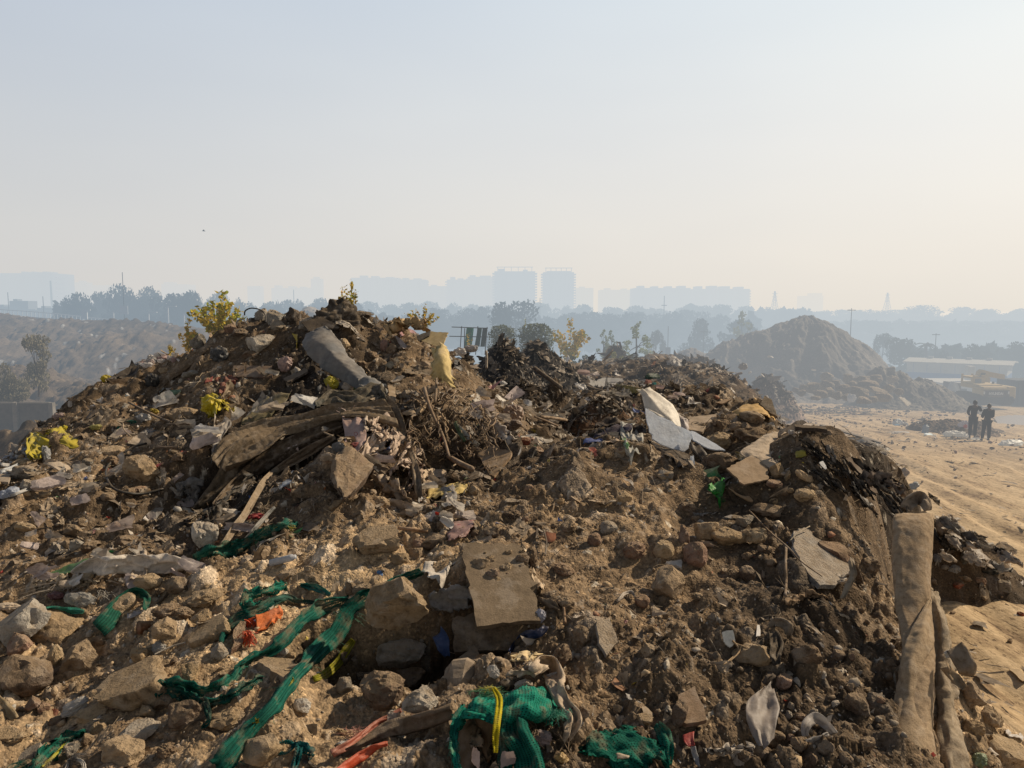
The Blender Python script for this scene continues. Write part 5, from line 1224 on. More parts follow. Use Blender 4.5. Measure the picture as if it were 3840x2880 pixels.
strip('blue_cloth','E',[(1080,920),(1130,850),(1200,800),(1280,790),(1320,740)],[20,40,60,60,30],M_plastic,(.012,.035,.11),'dark blue plastic strip trailing under the dust-covered board','plastic strip',lift=.06,folds=(.03,2,3))
sheet('blue_sheet','E',[[(610,835,5.2),(700,785,5.2)],[(610,870,5.15),(705,840,5.15)],[(640,925,5.1),(690,900,5.1)]],M_plastic,(.05,.095,.24),'crumpled blue sheet standing in the dark hollow','plastic sheet',lift=.02,folds=(.03,2,2),crease=.06,mk='the crumpled blue sheet')
board('dark_tile','E',[(665,1030,4.85),(860,860,5.0),(965,1030,4.85),(860,1050,4.8)],M_rock,(.15,.13,.115),'dark grey triangular tile standing in front of the hollow','tile',thick=.03,lift=0,mk='the triangular dark tile')
pk=sheet('paper_sheet','E',[[(640,1040,4.8),(700,1045,4.75),(770,1045,4.72),(820,1120,4.7)],[(625,1110,4.7),(690,1130,4.64),(770,1130,4.6),(850,1180,4.62)],[(660,1190,4.6),(710,1210,4.55),(780,1200,4.52),(870,1195,4.55)],[(715,1285,4.5),(740,1270,4.48),(790,1240,4.48),(860,1205,4.5)]],M_card,(.26,.20,.145),'large folded brown paper in front of the triangular dark tile','paper',lift=.02,folds=(.01,2,2),fine=.004,crease=.13,linear=True,smooth_=False,ragged=.008,n=(16,16),mk='the folded brown paper')
sheet('paper_sheet','E',[[(890,930,4.8),(930,950,4.8),(960,1040,4.75)],[(850,1000,4.75),(900,1020,4.7),(930,1080,4.7)],[(830,1080,4.65),(880,1100,4.62),(920,1140,4.62)]],M_card,(.20,.16,.125),'dull crumpled paper standing behind the green net bag','paper',lift=.02,folds=(.015,2,2),crease=.12,linear=True,smooth_=False,n=(14,14))
bag('E',985,1040,90,110,(.38,.37,.36),'small grey plastic twist behind the green net bag','plastic bag',var=9,mat=M_film)
sheet('torn_paper','E',[[(1110,940),(1170,905),(1230,900),(1270,925)],[(1120,965),(1180,950),(1220,950),(1265,930)]],M_card,(.62,.48,.27),'ragged cream paper scrap lit in front of the dark hollow','paper',lift=.05,folds=(.02,2,2),ragged=.03)
bag('E',1090,1110,210,110,(.025,.025,.025),'black and beige plastic bunched at the back of the green net bag','plastic bag',var=1,mat=M_film)
bt=strip('beige_bag','E',[(1230,1040),(1290,990),(1340,1000),(1380,1070),(1400,1150),(1440,1240),(1500,1320),(1490,1400),(1450,1490)],[60,110,150,140,110,90,110,100,40],M_cloth,(.56,.44,.32),'beige plastic bag twisted behind the green net bag','plastic bag',lift=.14,folds=(.07,3,4),crease=.05,mk='the twisted beige bag')
strip('beige_bag','E',[(1080,1040),(1140,1050),(1200,1040),(1260,1060)],[20,40,50,40],M_cloth,(.5,.4,.29),'narrow beige plastic strip beside the twisted beige bag','plastic strip',lift=.10,folds=(.04,2,3))
bag('E',1180,1120,130,80,(.40,.32,.24),'small beige crumple between the green net bag and the beige bag','plastic bag',var=11)
gb=sheet('green_net_bag','E',[[(850,1225,4.33),(960,1205,4.28),(1080,1190,4.28),(1190,1140,4.28),(1290,1160,4.28),(1380,1230,4.28),(1440,1290,4.28)],[(780,1270,4.20),(900,1240,4.12),(1060,1230,4.08),(1200,1200,4.08),(1300,1225,4.10),(1370,1280,4.14),(1420,1320,4.18)],[(740,1340,4.13),(860,1290,4.02),(1030,1300,3.96),(1180,1280,3.96),(1270,1300,4.00),(1330,1330,4.06),(1370,1360,4.12)],[(725,1400,4.08),(800,1330,4.00),(1010,1380,3.90),(1130,1380,3.90),(1200,1330,3.98),(1270,1300,4.04),(1320,1330,4.08)]],M_net,(.012,.24,.16),'bright green net bag bunched over brown cardboard at the bottom edge','net',lift=.02,folds=(.05,4,2),nstep=.010,ragged=.02,mk='the bright green net bag')
strip('side_drape','E',[(800,1260,4.14),(745,1360,4.04),(725,1460,3.93),(735,1560,3.84),(760,1690,3.73)],[70,70,55,50,60],M_net,(.012,.22,.15),'','',lift=.03,folds=(.02,2,2),parent=gb,ragged=.012)
strip('front_drape','E',[(1110,1330,3.93),(1120,1420,3.86),(1170,1500,3.80),(1210,1600,3.75),(1220,1700,3.68)],[190,190,170,190,210],M_net,(.008,.13,.09),'','',lift=.0,folds=(.05,4,1.5),parent=gb)
strip('front_drape','E',[(1050,1340,3.90),(1050,1450,3.84),(1060,1560,3.78),(1060,1700,3.70)],[70,80,90,110],M_net,(.006,.09,.065),'','',lift=-.01,folds=(.03,2,2),parent=gb)
fringe('frayed_edge','E',1390,1300,160,90,70,(.03,.36,.24),gb,rad=.0015,Y=3.9,seed=31)
fringe('frayed_edge','E',960,1170,180,90,90,(.12,.36,.18),gb,rad=.0016,Y=4.22,seed=32,down=False)
fringe('frayed_edge','E',730,1500,60,240,60,(.03,.3,.2),gb,rad=.0013,Y=3.9,seed=33)
ys=strip('yellow_strap','E',[(985,1140,4.14),(1020,1200,4.06),(1022,1270,3.98),(1010,1360,3.88),(1000,1460,3.81),(1000,1560,3.76)],[26,46,46,48,44,30],M_net,(.60,.48,.02),'bright yellow woven strap hanging down the front of the green net bag','strap',lift=.05,folds=(.008,2,2))
fringe('frayed_end','E',960,1140,110,40,40,(.6,.52,.08),ys,rad=.0018,Y=4.1,seed=34,down=False)
for k_,(pts,c_)in enumerate((([[(770,1390,4.19),(830,1330,4.19),(900,1300,4.19)],[(765,1500,4.06),(830,1460,4.02),(890,1440,4.04)],[(755,1690,3.89),(820,1690,3.84),(880,1690,3.86)]],(.15,.09,.05)),([[(890,1290,4.19),(950,1330,4.14),(985,1380,4.12)],[(880,1430,4.06),(940,1450,4.00),(985,1470,4.00)],[(880,1600,3.92),(930,1600,3.87),(980,1590,3.89)]],(.20,.12,.065)),([[(830,1380,4.14),(880,1360,4.14)],[(840,1450,4.00),(900,1440,3.99)],[(850,1530,3.92),(920,1520,3.91)]],(.24,.16,.095)))):
 sheet('cardboard_sheet','E',pts,M_card,c_,['dark curled cardboard leaf hanging at the outer side inside the green net bag','brown cardboard leaf behind the yellow strap in the green net bag','lighter small cardboard leaf between the two others in the green net bag'][k_],'cardboard',lift=0,folds=(.02,2,2),crease=.04,ragged=.012)
bag('E',870,1590,70,130,(.48,.36,.31),'pinkish paper scrap low inside the green net bag','paper',var=6,mat=M_card,Y=3.72,depth=.3)
bag('E',1080,1600,110,110,(.34,.26,.24),'dull pink wrapper low under the green net bag','wrapper',var=7,Y=3.72,depth=.3)
bag('E',1310,1470,130,110,(.44,.34,.33),'pinkish white plastic below the green net bag','plastic bag',var=8)
bag('E',1430,1600,100,90,(.48,.31,.11),'ochre torn scrap at the bottom edge beyond the green net bag','plastic scrap',var=9)
for k_ in range(26):
 x0_,y0_=random.uniform(1180,1520),random.uniform(1320,1520)
 cord('dry_root','E',[(x0_,y0_),(x0_+random.uniform(-80,60),y0_+random.uniform(30,80)),(x0_+random.uniform(-120,120),y0_+random.uniform(90,190))],random.uniform(.0022,.0045),M_wood,(.09,.06,.04),'thin dark root in the tangle beside the green net bag','root',lift=.05+random.uniform(0,.06),n=4,group='roots tangled beside the green net bag',taper=.5)
g2=sheet('green_net','E',[[(1560,1500),(1650,1440),(1760,1390),(1860,1370)],[(1600,1560),(1700,1510),(1830,1450),(1960,1420)],[(1700,1600),(1800,1560),(1930,1520),(2060,1530)],[(1800,1680),(1920,1650),(2040,1620),(2140,1660)]],M_net,(.006,.125,.085),'green net spread flat over the soil beyond the green net bag','net',lift=.06,folds=(.04,4,2),ragged=.03,mk='the flat spread green net')
strip('green_net','E',[(2050,1370),(2090,1440),(2110,1530),(2115,1640)],[40,100,90,60],M_net,(.006,.14,.095),'green net hanging end at the far side of the spread net','net',lift=.07,folds=(.04,2,2))
sheet('white_scrap','E',[[(1780,1560),(1870,1575)],[(1790,1585),(1860,1600)]],M_plastic,(.52,.42,.3),'thin cream scrap on the flat spread green net','plastic scrap',lift=.12,folds=(.01,1,1))
strip('brown_cloth','E',[(-40,1580,4.1),(80,1530),(200,1470),(330,1410),(460,1380),(600,1340),(720,1300)],[30,50,80,110,120,110,90],M_cloth,(.17,.122,.085),'long brown cloth band lying along the bottom soil','cloth',lift=.06,folds=(.03,3,1.2),mk='the long brown cloth band')
ob_=strip('orange_band','E',[(-60,1570),(40,1510),(150,1430),(260,1350),(390,1290)],[50,50,40,36,20],M_plastic,(.42,.13,.085),'salmon red frayed band behind the long brown cloth','band',lift=.06,folds=(.02,2,3))
fringe('frayed_threads','E',110,1430,180,100,90,(.55,.28,.22),ob_,rad=.0018,seed=41,down=False)
strip('orange_band','E',[(-20,1690),(60,1630),(150,1570),(230,1520),(300,1500)],[60,70,66,50,16],M_plastic,(.58,.09,.035),'bright orange red band in front of the long brown cloth','band',lift=.05,folds=(.02,2,2))
bag('E',340,1340,90,90,(.46,.40,.34),'grey white plastic caught on the long brown cloth','plastic scrap',var=1)
bag('E',700,1480,40,60,(.66,.62,.55),'small white chip beside the green net bag','plastic scrap',var=2)
sheet('pink_paper','E',[[(712,65),(800,50),(880,48)],[(700,130),(770,115),(850,100)],[(695,188),(740,180),(800,150)]],M_plastic,(.40,.24,.22),'torn pink printed paper with magenta marks above the board','paper',lift=.08,folds=(.02,2,2),ragged=.02,mk='the torn pink paper')
sheet('pink_print','E',[[(760,62),(860,52)],[(740,95),(800,80)]],M_plastic,(.34,.03,.09),'','',lift=.095,folds=(.01,2,2),parent=C.objects[-1])
bag('E',660,10,110,35,(.55,.05,.03),'red wrapper beside the torn pink paper','wrapper',var=3)
bag('E',640,50,110,60,(.03,.028,.028),'black glossy scrap below the red wrapper','plastic scrap',var=4,mat=M_film)
bag('E',800,20,150,60,(.46,.40,.36),'grey white crumpled paper behind the torn pink paper','paper',var=5,mat=M_card)
cord('wooden_stick','E',[(370,138),(440,145),(560,160)],.016,M_wood,(.34,.20,.11),'round wooden tool handle beside the dark flat stone','handle',lift=.05,n=8)
bag('E',250,395,45,30,(.02,.16,.42),'tiny bright blue scrap above the big boulder','plastic scrap',var=6)
bag('E',1355,170,70,90,(.46,.22,.14),'orange and white wrapper sticking up in the loose soil','wrapper',var=7)
strip('white_curl','E',[(1785,580),(1830,535),(1880,520),(1905,555)],[16,26,22,10],M_plastic,(.45,.38,.31),'curled beige strip lying in front of the round tan cobble','plastic strip',lift=.04)
bag('E',2150,340,120,60,(.60,.58,.55),'white crumpled paper behind the round tan cobble','paper',var=8,mat=M_card)
board('tile_shard','E',[(1640,730),(1720,725),(1775,870),(1700,962),(1650,880)],M_rock,(.30,.27,.235),'grey tile shard standing in the soil, pointed end down','tile',thick=.025,lift=.05,mk='the pointed grey tile shard')
board('rust_leaf','E',[(1745,1130),(1770,1095),(1840,1170),(1820,1185),(1765,1150)],M_card,(.30,.13,.06),'small rust brown leaf on the soil','leaf',thick=.004,lift=.03)
cord('twig','E',[(1825,620),(1900,680),(1960,740)],.004,M_wood,(.28,.2,.13),'thin dry twig lying beyond the pointed tile shard','twig')
cord('stick','E',[(1310,160),(1330,240),(1320,330)],.007,M_wood,(.06,.05,.045),'short dark stick stuck upright by the orange wrapper','stick',lift=.06)
cord('stick','E',[(940,430),(935,480),(930,520)],.018,M_wood,(.32,.22,.13),'pale wood splinter standing on the dust-covered board','splinter',lift=.08,taper=.6)
cord('stick','E',[(1440,690),(1445,740),(1450,790)],.010,M_wood,(.2,.12,.07),'brown peg stuck in the soil beyond the board','peg',lift=.08)
for k_ in range(18):
 x_,y_=random.uniform(850,1190),random.uniform(260,700)
 if k_<14:y_=random.uniform(250,420)
 w_=random.choice([24,30,38,50])if k_>3 else random.uniform(80,120)
 rock('E',x_+(y_-232)*.12,y_,w_,w_*.75,random.choice(['clod','clod','ang','round']),random.choice(['tan','brown']),Y=5.69-(y_-232)/508*.76,label='crumb of dry soil lying on the dust-covered board')
 C.objects[-1]['group']='soil crumbs on the dust-covered board'
for k_ in range(9):
 cord('straw','E',[(790+k_*12,262+k_*4),(860+k_*10,245+k_*6),(960+k_*12,262+k_*5)],.0035,M_wood,(.36,.27,.16),'dry straw stem lying across the top of the dust-covered board','straw',lift=.06,n=4,group='straw on the dust-covered board')
board('grey_slab','F',[(690,180),(760,140),(850,160),(900,240),(1080,330),(1090,400),(960,520),(860,520),(740,380),(690,270)],M_rock,(.31,.30,.285),'broad light grey slab half buried in the face of the mound','slab',thick=.04,lift=.07,rough=.012,mk='the broad light grey slab')
rock('F',975,262,220,130,'slab','brown',tilt=10,label='brown flake lying on the broad light grey slab')
strip('curled_sheet','F',[(1085,310),(1110,400),(1080,470),(1040,560)],[30,50,40,20],M_card,(.28,.22,.15),'curled dry strip along the edge of the broad grey slab','strip',lift=.10,folds=(.02,2,1))
strip('dry_sheet','F',[(680,590),(760,555),(860,540),(960,570)],[20,40,36,16],M_card,(.23,.155,.095),'dry brown peel of sheeting below the broad grey slab','sheet',lift=.06,folds=(.02,2,2),ragged=.02)
cord('branch','F',[(430,60),(560,200),(680,310),(760,400),(900,500)],.009,M_wood,(.13,.085,.055),'long thin branch crossing in front of the broad grey slab','branch',lift=.10,taper=.5,mk='the long thin branch')
cord('stick','F',[(668,290),(665,420),(668,520),(662,610)],.011,M_wood,(.13,.09,.062),'upright stick planted beside the broad grey slab','stick',lift=.08)
cord('twig','F',[(690,280),(740,230),(820,180)],.005,M_wood,(.36,.3,.22),'pale bent twig over the broad grey slab','twig',lift=.12)
board('white_tile','F',[(250,790),(320,778),(335,850),(300,888),(262,850)],M_plastic,(.62,.62,.58),'small white tile standing beside the rock with roots','tile',thick=.015,lift=.04,mk='the small white tile')
board('white_tag','F',[(465,760),(480,760),(485,830),(458,835)],M_plastic,(.55,.52,.5),'tiny white tag hanging behind the rock with roots','tag',thick=.006,lift=.04)
strip('dark_rag','F',[(590,770),(610,850),(600,930),(615,990)],[70,90,80,40],M_cloth,(.055,.05,.045),'dark rag hanging beside the rock with roots','rag',lift=.07,folds=(.05,3,1.5),mk='the dark hanging rag')
strip('striped_rag','F',[(560,720),(620,715),(680,740),(690,800)],[40,60,70,40],M_cloth,(.24,.19,.14),'crumpled beige rag above the dark hanging rag','rag',lift=.07,folds=(.04,2,4),crease=.06)
for k_,pth in enumerate(([(320,900),(360,950),(330,1000),(260,1060)],[(340,920),(430,960),(490,1030),(560,1010)],[(380,930),(360,980),(300,1040)],[(420,950),(470,1000),(520,1060)])):
 cord('root','F',pth,.008,M_wood,(.32,.215,.12),'pale bare root clinging under the rock at the mound face','root',lift=.07,n=5,taper=.4,group='bare roots under one rock')
board('brown_board','F',[(-30,1230),(75,1175),(150,1395),(20,1420),(-30,1400)],M_wood,(.17,.105,.065),'square brown panel half buried low in the mound face','panel',thick=.03,lift=.06,mk='the square brown panel')
wb=sheet('white_bag','F',[[(540,1130),(560,1120),(590,1160)],[(430,1210),(520,1180),(610,1220)],[(405,1310),(510,1290),(622,1300)],[(440,1400),(520,1400),(600,1400)],[(490,1500),(540,1525),(580,1470)]],M_film,(.42,.37,.34),'dusty white plastic bag hanging like a drop on the mound face','plastic bag',lift=.08,folds=(.035,3,1),mk='the drop-shaped white bag')
strip('dark_rag','F',[(545,1120),(560,1080),(590,1050)],[40,60,30],M_cloth,(.09,.075,.065),'twisted grey neck of rag above the drop-shaped white bag','rag',lift=.08,folds=(.03,2,1))
strip('grey_strip','F',[(800,1470),(810,1380),(870,1340),(930,1380),(1000,1450),(1040,1485)],[30,60,70,60,40,10],M_film,(.42,.39,.37),'arched grey plastic strip on the stones beyond the drop-shaped bag','plastic strip',lift=.06,folds=(.02,2,2))
strip('grey_strip','F',[(800,1480),(850,1475),(900,1450),(950,1440)],[14,24,24,10],M_film,(.46,.43,.4),'thin grey ribbon under the arched plastic strip','plastic strip',lift=.04)
bag('F',670,1228,32,36,(.62,.04,.02),'tiny bright red chip beside the drop-shaped white bag','plastic scrap',var=3)
bag('F',1003,775,24,24,(.8,.78,.74),'tiny white ball on the mound face below the grey slab','ball',var=9)
sheet('packet','F',[[(0,1440),(75,1425)],[(10,1490),(70,1480)],[(40,1520),(80,1510)]],M_plastic,(.42,.03,.035),'torn red packet with green print below the square brown panel','packet',lift=.05,folds=(.02,2,1),mk='the torn red packet')
sheet('packet','F',[[(45,1520),(80,1515)],[(60,1570),(95,1570)],[(90,1640),(110,1650)]],M_film,(.42,.44,.48),'clear grey tail below the torn red packet','plastic strip',lift=.05,folds=(.01,2,1))
strip('rag','F',[(160,1550),(240,1540),(320,1570),(390,1560),(460,1520)],[24,40,60,50,16],M_cloth,(.42,.37,.32),'pale knotted rag strip at the bottom of the mound face','rag',lift=.06,folds=(.04,2,5),ragged=.02)
bag('F',370,1610,100,90,(.40,.34,.28),'pale rag knot hanging from the strip at the bottom','rag',name='rag_knot',mat=M_cloth,var=5)
strip('rag','F',[(1700,930),(1750,920),(1800,975)],[30,60,20],M_plastic,(.58,.58,.56),'small white and blue scrap beside the carpet','plastic scrap',lift=.06,folds=(.02,2,1))
cl_=strip('rolled_carpet','F',[(1760,870),(1810,950),(1850,1020),(1870,1060)],[120,130,120,70],M_cloth,(.25,.18,.115),'short rolled carpet piece on the sunny side of the upright strip','carpet',lift=.10,folds=(.03,1,1),mk='the short rolled carpet')
strip('rag','F',[(1700,1000),(1770,1080),(1830,1140)],[60,70,40],M_cloth,(.33,.24,.15),'tan cloth fold under the short rolled carpet','cloth',lift=.06,folds=(.03,2,2))
bag('F',1920,1610,110,100,(.28,.36,.21),'pale green crumpled plastic at the sunny bottom edge','plastic bag',var=2)
sheet('white_scrap','F',[[(2080,1420),(2212,1450)],[(2090,1440),(2205,1475)]],M_plastic,(.6,.56,.52),'white strip among the sunny stones near the edge','plastic scrap',lift=.06,folds=(.02,2,1))
board('flake','F',[(2110,1035),(2180,1040),(2230,1110),(2200,1115)],M_card,(.42,.31,.19),'flat pale flake on the sunny slope above the road stones','cardboard',thick=.01,lift=.05)
cord('cable','A',[(950,1248),(870,1270),(800,1310),(730,1360),(692,1420),(700,1490),(740,1545),(820,1572),(930,1578),(1060,1545)],.016,M_plastic,(.03,.028,.026),'black cable looping round the large lone rock','cable',lift=.07,mk='the looping black cable')
cord('cable','A',[(1585,385,12.6),(1590,355,12.6),(1630,338,12.6),(1690,350,12.6),(1720,385,12.6),(1722,430,12.5)],.012,M_plastic,(.04,.04,.04),'thin black wire arching over the ridge stones','wire',lift=0)
cord('cable','A',[(1530,450,12.6),(1540,420,12.6),(1575,410,12.6),(1600,440,12.5)],.012,M_plastic,(.3,.28,.25),'short pale wire hoop beside the ridge stones','wire',lift=0)
cord('stick','A',[(835,988),(930,1040),(1020,1085),(1110,1122)],.016,M_wood,(.11,.08,.058),'long bare stick lying below the bright yellow sack','stick',lift=.10)
cord('stick','A',[(1085,1137),(1160,1137),(1232,1134)],.016,M_wood,(.12,.085,.06),'straight stick pointing at the stiff cream sheet','stick',lift=.10)
cord('stick','A',[(1020,1275),(1090,1280),(1160,1278)],.014,M_wood,(.2,.145,.1),'pale brown stick above the large lone rock','stick',lift=.08)
cord('stick','A',[(800,1130),(805,1170),(850,1215)],.010,M_wood,(.3,.23,.16),'forked pale twig hanging on the long slope','twig',lift=.1)
strip('pipe','A',[(770,1350),(805,1355),(815,1410)],[26,26,24],M_plastic,(.46,.42,.37),'bent white pipe elbow beside the large lone rock','pipe',lift=.08,folds=(.0,1,1))
bag('A',660,1395,60,30,(.40,.13,.07),'orange scrap caught on the looping black cable','plastic scrap',var=1)
bag('A',710,1400,36,60,(.36,.12,.07),'orange ribbon end on the looping black cable','plastic scrap',var=2)
bag('A',925,1050,110,70,(.42,.41,.40),'grey white crumpled bag by the small ochre bag',var=3)
strip('green_net','A',[(760,1130),(790,1100),(830,1080),(885,1075)],[20,34,30,12],M_net,(.006,.11,.085),'small green net shred above the large lone rock','net',lift=.06)
strip('green_scrap','A',[(1060,925),(1110,890),(1170,875)],[20,40,16],M_plastic,(.13,.23,.18),'pale green scrap beside the bright yellow sack','plastic scrap',lift=.07)
sheet('white_shard','A',[[(1000,905),(1060,850)],[(1010,908),(1065,862)]],M_plastic,(.45,.46,.45),'thin grey white shard below the black crumpled bag','plastic scrap',lift=.07,n=(8,10))
bag('A',545,1380,95,40,(.42,.43,.42),'flat grey plastic on the slope before the lone rock','plastic scrap',var=5,depth=.5)
strip('rope','A',[(-10,1565),(90,1545),(190,1510),(300,1500)],[18,22,22,12],M_plastic,(.55,.54,.52),'white cord lying along the outer edge of the slope','rope',lift=.06)
strip('white_sheet','A',[(-10,1400),(60,1385),(120,1360),(160,1330)],[30,40,40,20],M_plastic,(.56,.58,.6),'white plastic strip below the slumped yellow sack','plastic strip',lift=.08,folds=(.05,2,4))
bag('A',60,1535,120,80,(.40,.45,.55),'pale blue striped bag at the outer edge of the slope',var=6)
bag('A',300,1290,60,130,(.34,.35,.36),'grey torn bag beside the slumped yellow sack',var=7)
board('board','A',[(-20,1440),(80,1440),(60,1495),(-20,1490)],M_wood,(.3,.24,.18),'pale board end at the outer edge of the slope','board',lift=.06)
sheet('black_sheet','A',[[(470,880),(520,850)],[(410,940),(480,910)],[(365,1000),(440,970)]],M_film,(.025,.025,.027),'black plastic sheet on the outer ridge of the long slope','plastic sheet',lift=.09,folds=(.05,3,2),mk='the black ridge sheet')
bag('A',380,1040,90,50,(.42,.32,.29),'pinkish white bag below the black ridge sheet',var=8)
bag('A',455,965,34,60,(.62,.58,.54),'white tuft on the outer ridge by the black sheet',var=9)
for k_ in range(34):
 t_=random.random()
 x_,y_=690+440*t_+random.uniform(-30,30),735-95*t_+random.uniform(-22,30)
 g_=random.choice([(.62,.58,.55),(.5,.48,.47),(.56,.46,.42),(.36,.36,.37),(.5,.35,.33)])
 bag('A',x_,y_,random.uniform(35,85),random.uniform(28,55),g_,'crumpled whitish bag in the white rubbish along the outer ridge',group='white rubbish on the outer ridge',var=random.randrange(12),mat=random.choice([M_plastic,M_film]))
mark(*TP('A',900,690),'the white rubbish on the outer ridge')
bag('A',870,645,34,26,(.55,.05,.06),'small red scrap on the white rubbish of the ridge','plastic scrap',var=4)
for k_ in range(46):
 t_=random.random()
 x_,y_=10+190*t_+random.uniform(-30,60),1390-190*t_+random.uniform(-50,60)
 g_=random.choice([(.5,.52,.55),(.42,.45,.52),(.6,.58,.55),(.34,.33,.32),(.2,.25,.34)])
 bag('A',max(4,x_),y_,random.uniform(25,70),random.uniform(16,34),g_,'pale shred of plastic in the litter below the slumped yellow sack','plastic scrap',name='plastic_scrap',group='litter below the slumped yellow sack',var=random.randrange(12),mat=random.choice([M_plastic,M_film]))
def branch(tl,x0,y0,x1,y1,r,col,lift):
 mx_,my_=(x0+x1)/2+random.uniform(-20,20),(y0+y1)/2+random.uniform(-20,20)
 return cord('branch',tl,[(x0,y0),(mx_,my_),(x1,y1)],r,M_wood,col,'bare brown branch in the brushwood of the valley','branch',lift=lift,n=5,taper=.45,group='brushwood in the valley',wob=.012,smooth_n=4)
for k_ in range(120):
 x_,y_=random.uniform(430,1000),random.uniform(980,1420)
 if x_>640 and y_<900+(x_-640)*.55:continue
 if random.random()<.5:
  a_=random.gauss(.9,.35)
 else:
  a_=random.uniform(-.6,2.4)
 L_=random.uniform(60,190)
 branch('B',x_-math.cos(a_)*L_/2,y_-math.sin(a_)*L_/2,x_+math.cos(a_)*L_/2,y_+math.sin(a_)*L_/2,random.choice([.007,.009,.012,.016]),random.choice([(.14,.09,.055),(.2,.135,.08),(.1,.068,.045),(.26,.18,.11)]),random.uniform(.04,.3))
cord('branch','B',[(540,1000),(560,1080),(600,1190),(660,1320),(700,1470)],.026,M_wood,(.17,.11,.07),'thickest branch bending down through the brushwood','branch',lift=.3,taper=.6)
cord('branch','B',[(690,1400),(760,1450),(850,1500)],.03,M_wood,(.16,.105,.07),'stout branch end at the foot of the brushwood','branch',lift=.2)
cord('branch','B',[(610,900),(618,960),(610,1100)],.016,M_wood,(.13,.09,.06),'straight upright branch above the brushwood','branch',lift=.3)
strip('pipe','B',[(745,1100),(800,1150),(850,1200),(890,1230)],[30,32,32,28],M_plastic,(.42,.40,.34),'pale pipe lying in the brushwood','pipe',lift=.2,folds=(0,1,1))
strip('green_wrapper','B',[(735,1080),(770,1150),(800,1200)],[20,30,20],M_plastic,(.05,.10,.03),'dark green wrapper in the brushwood beside the pale pipe','wrapper',lift=.18)
cord('branch','B',[(1290,1090),(1400,1100),(1500,1115),(1575,1120)],.03,M_wood,(.22,.15,.095),'thick smooth branch lying beyond the bulging sack','branch',lift=.12,mk='the thick smooth branch')
cord('branch','B',[(1250,1080),(1330,1110),(1400,1140)],.018,M_wood,(.18,.12,.08),'side branch of the one beyond the bulging sack','branch',lift=.1)
cord('pole','B',[(1250,740,15.5),(1330,800,15.2),(1425,870,14.9)],.045,M_wood,(.07,.058,.05),'dark pole lying slanted on the black rubbish','pole',lift=.05,n=8)
cord('branch','B',[(1510,840),(1600,870),(1680,895),(1750,900)],.035,M_wood,(.15,.105,.07),'crooked branch lying on the far rubble','branch',lift=.1)
strip('yellow_mat','B',[(1770,840),(1800,860),(1870,870),(1940,880)],[30,60,56,40],M_cloth,(.32,.26,.10),'yellowish rolled mat on the far rubble','mat',lift=.1,folds=(.03,2,2),mk='the yellowish rolled mat')
def proj(P):
 q=P-np.array([0,0,CAMZ])
 f_=q[:,1]*cp-q[:,2]*sp
 u_=q[:,1]*sp+q[:,2]*cp
 return 512+F*q[:,0]/f_,384-F*u_/f_,f_
def sample_mound(n,rlo=2.7,rhi=44):
 r=np.exp(rng.uniform(math.log(rlo),math.log(rhi),n));a=rng.uniform(R(-44),R(42),n)
 x,y=r*np.sin(a),r*np.cos(a)
 i=(np.log(r)-math.log(2.2))/(math.log(46)-math.log(2.2))*(NRW-1)
 j=(a-R(-52))/(R(47)-R(-52))*(NCW-1)
 i0=np.clip(np.round(i).astype(int),2,NRW-3);j0=np.clip(np.round(j).astype(int),2,NCW-3)
 z=MZ[i0,j0]
 ok=z>zground(x,y)-.02
 dz1=(MZ[i0+2,j0]-MZ[i0-2,j0]);dr=RRm[i0+2,j0]-RRm[i0-2,j0]
 dz2=(MZ[i0,j0+2]-MZ[i0,j0-2]);da=r*(AAm[0,4]-AAm[0,0])
 er=np.stack([np.sin(a),np.cos(a),np.zeros(n)],-1);ea=np.stack([np.cos(a),-np.sin(a),np.zeros(n)],-1)
 N=np.array([0,0,1.])-er*np.clip(dz1/dr,-2,2)[:,None]-ea*np.clip(dz2/da,-2,2)[:,None]
 N/=np.linalg.norm(N,axis=1)[:,None]
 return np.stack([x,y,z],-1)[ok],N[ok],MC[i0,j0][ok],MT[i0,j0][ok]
def field(px,py,spots,base):
 w_=np.full(len(px),base,float)
 for(x,y,rx,ry,v)in spots:
  w_+=v*np.exp(-((px-x*K)/(rx*K))**2-((py-y*K)/(ry*K))**2)
 return w_
def frames(N,spin):
 t_=np.cross(N,rng.normal(size=N.shape));t_/=np.linalg.norm(t_,axis=1)[:,None]+1e-9
 b_=np.cross(N,t_)
 return t_,b_
def merged(name,bases,P,N,size,col,aniso,mat,label,tilt=.4,sink=.3,shade=True):
 """one mass of many small pieces: bases = list of (verts, faces)"""
 n=len(P)
 kind_=rng.integers(0,len(bases),n)
 N=N+rng.normal(size=N.shape)*tilt
 N/=np.linalg.norm(N,axis=1)[:,None]
 T,B=frames(N,None)
 V,Fc,Cc,off=[],[],[],0
 for k in range(len(bases)):
  m_=kind_==k
  c_=int(m_.sum())
  if not c_:continue
  v,f=bases[k]
  s=size[m_][:,None,None]*aniso[m_][:,None,:]
  vv=v[None]*s
  W_=vv[...,0:1]*T[m_][:,None]+vv[...,1:2]*B[m_][:,None]+vv[...,2:3]*N[m_][:,None]+P[m_][:,None]+N[m_][:,None]*(size[m_]*(1-sink)*aniso[m_][:,2])[:,None,None]*.6
  V.append(W_.reshape(-1,3))
  Fc.append((f[None]+(np.arange(c_)*len(v))[:,None,None]).reshape(-1,f.shape[1])+off)
  Cc.append(np.repeat(col[m_],len(v),0))
  off+=c_*len(v)
 me_=npmesh(name,np.concatenate(V),np.concatenate(Fc),shade,np.concatenate(Cc),mats=[mat])
 o=link(name,me_)
 tag(o,label,None,None,'stuff')
 return o
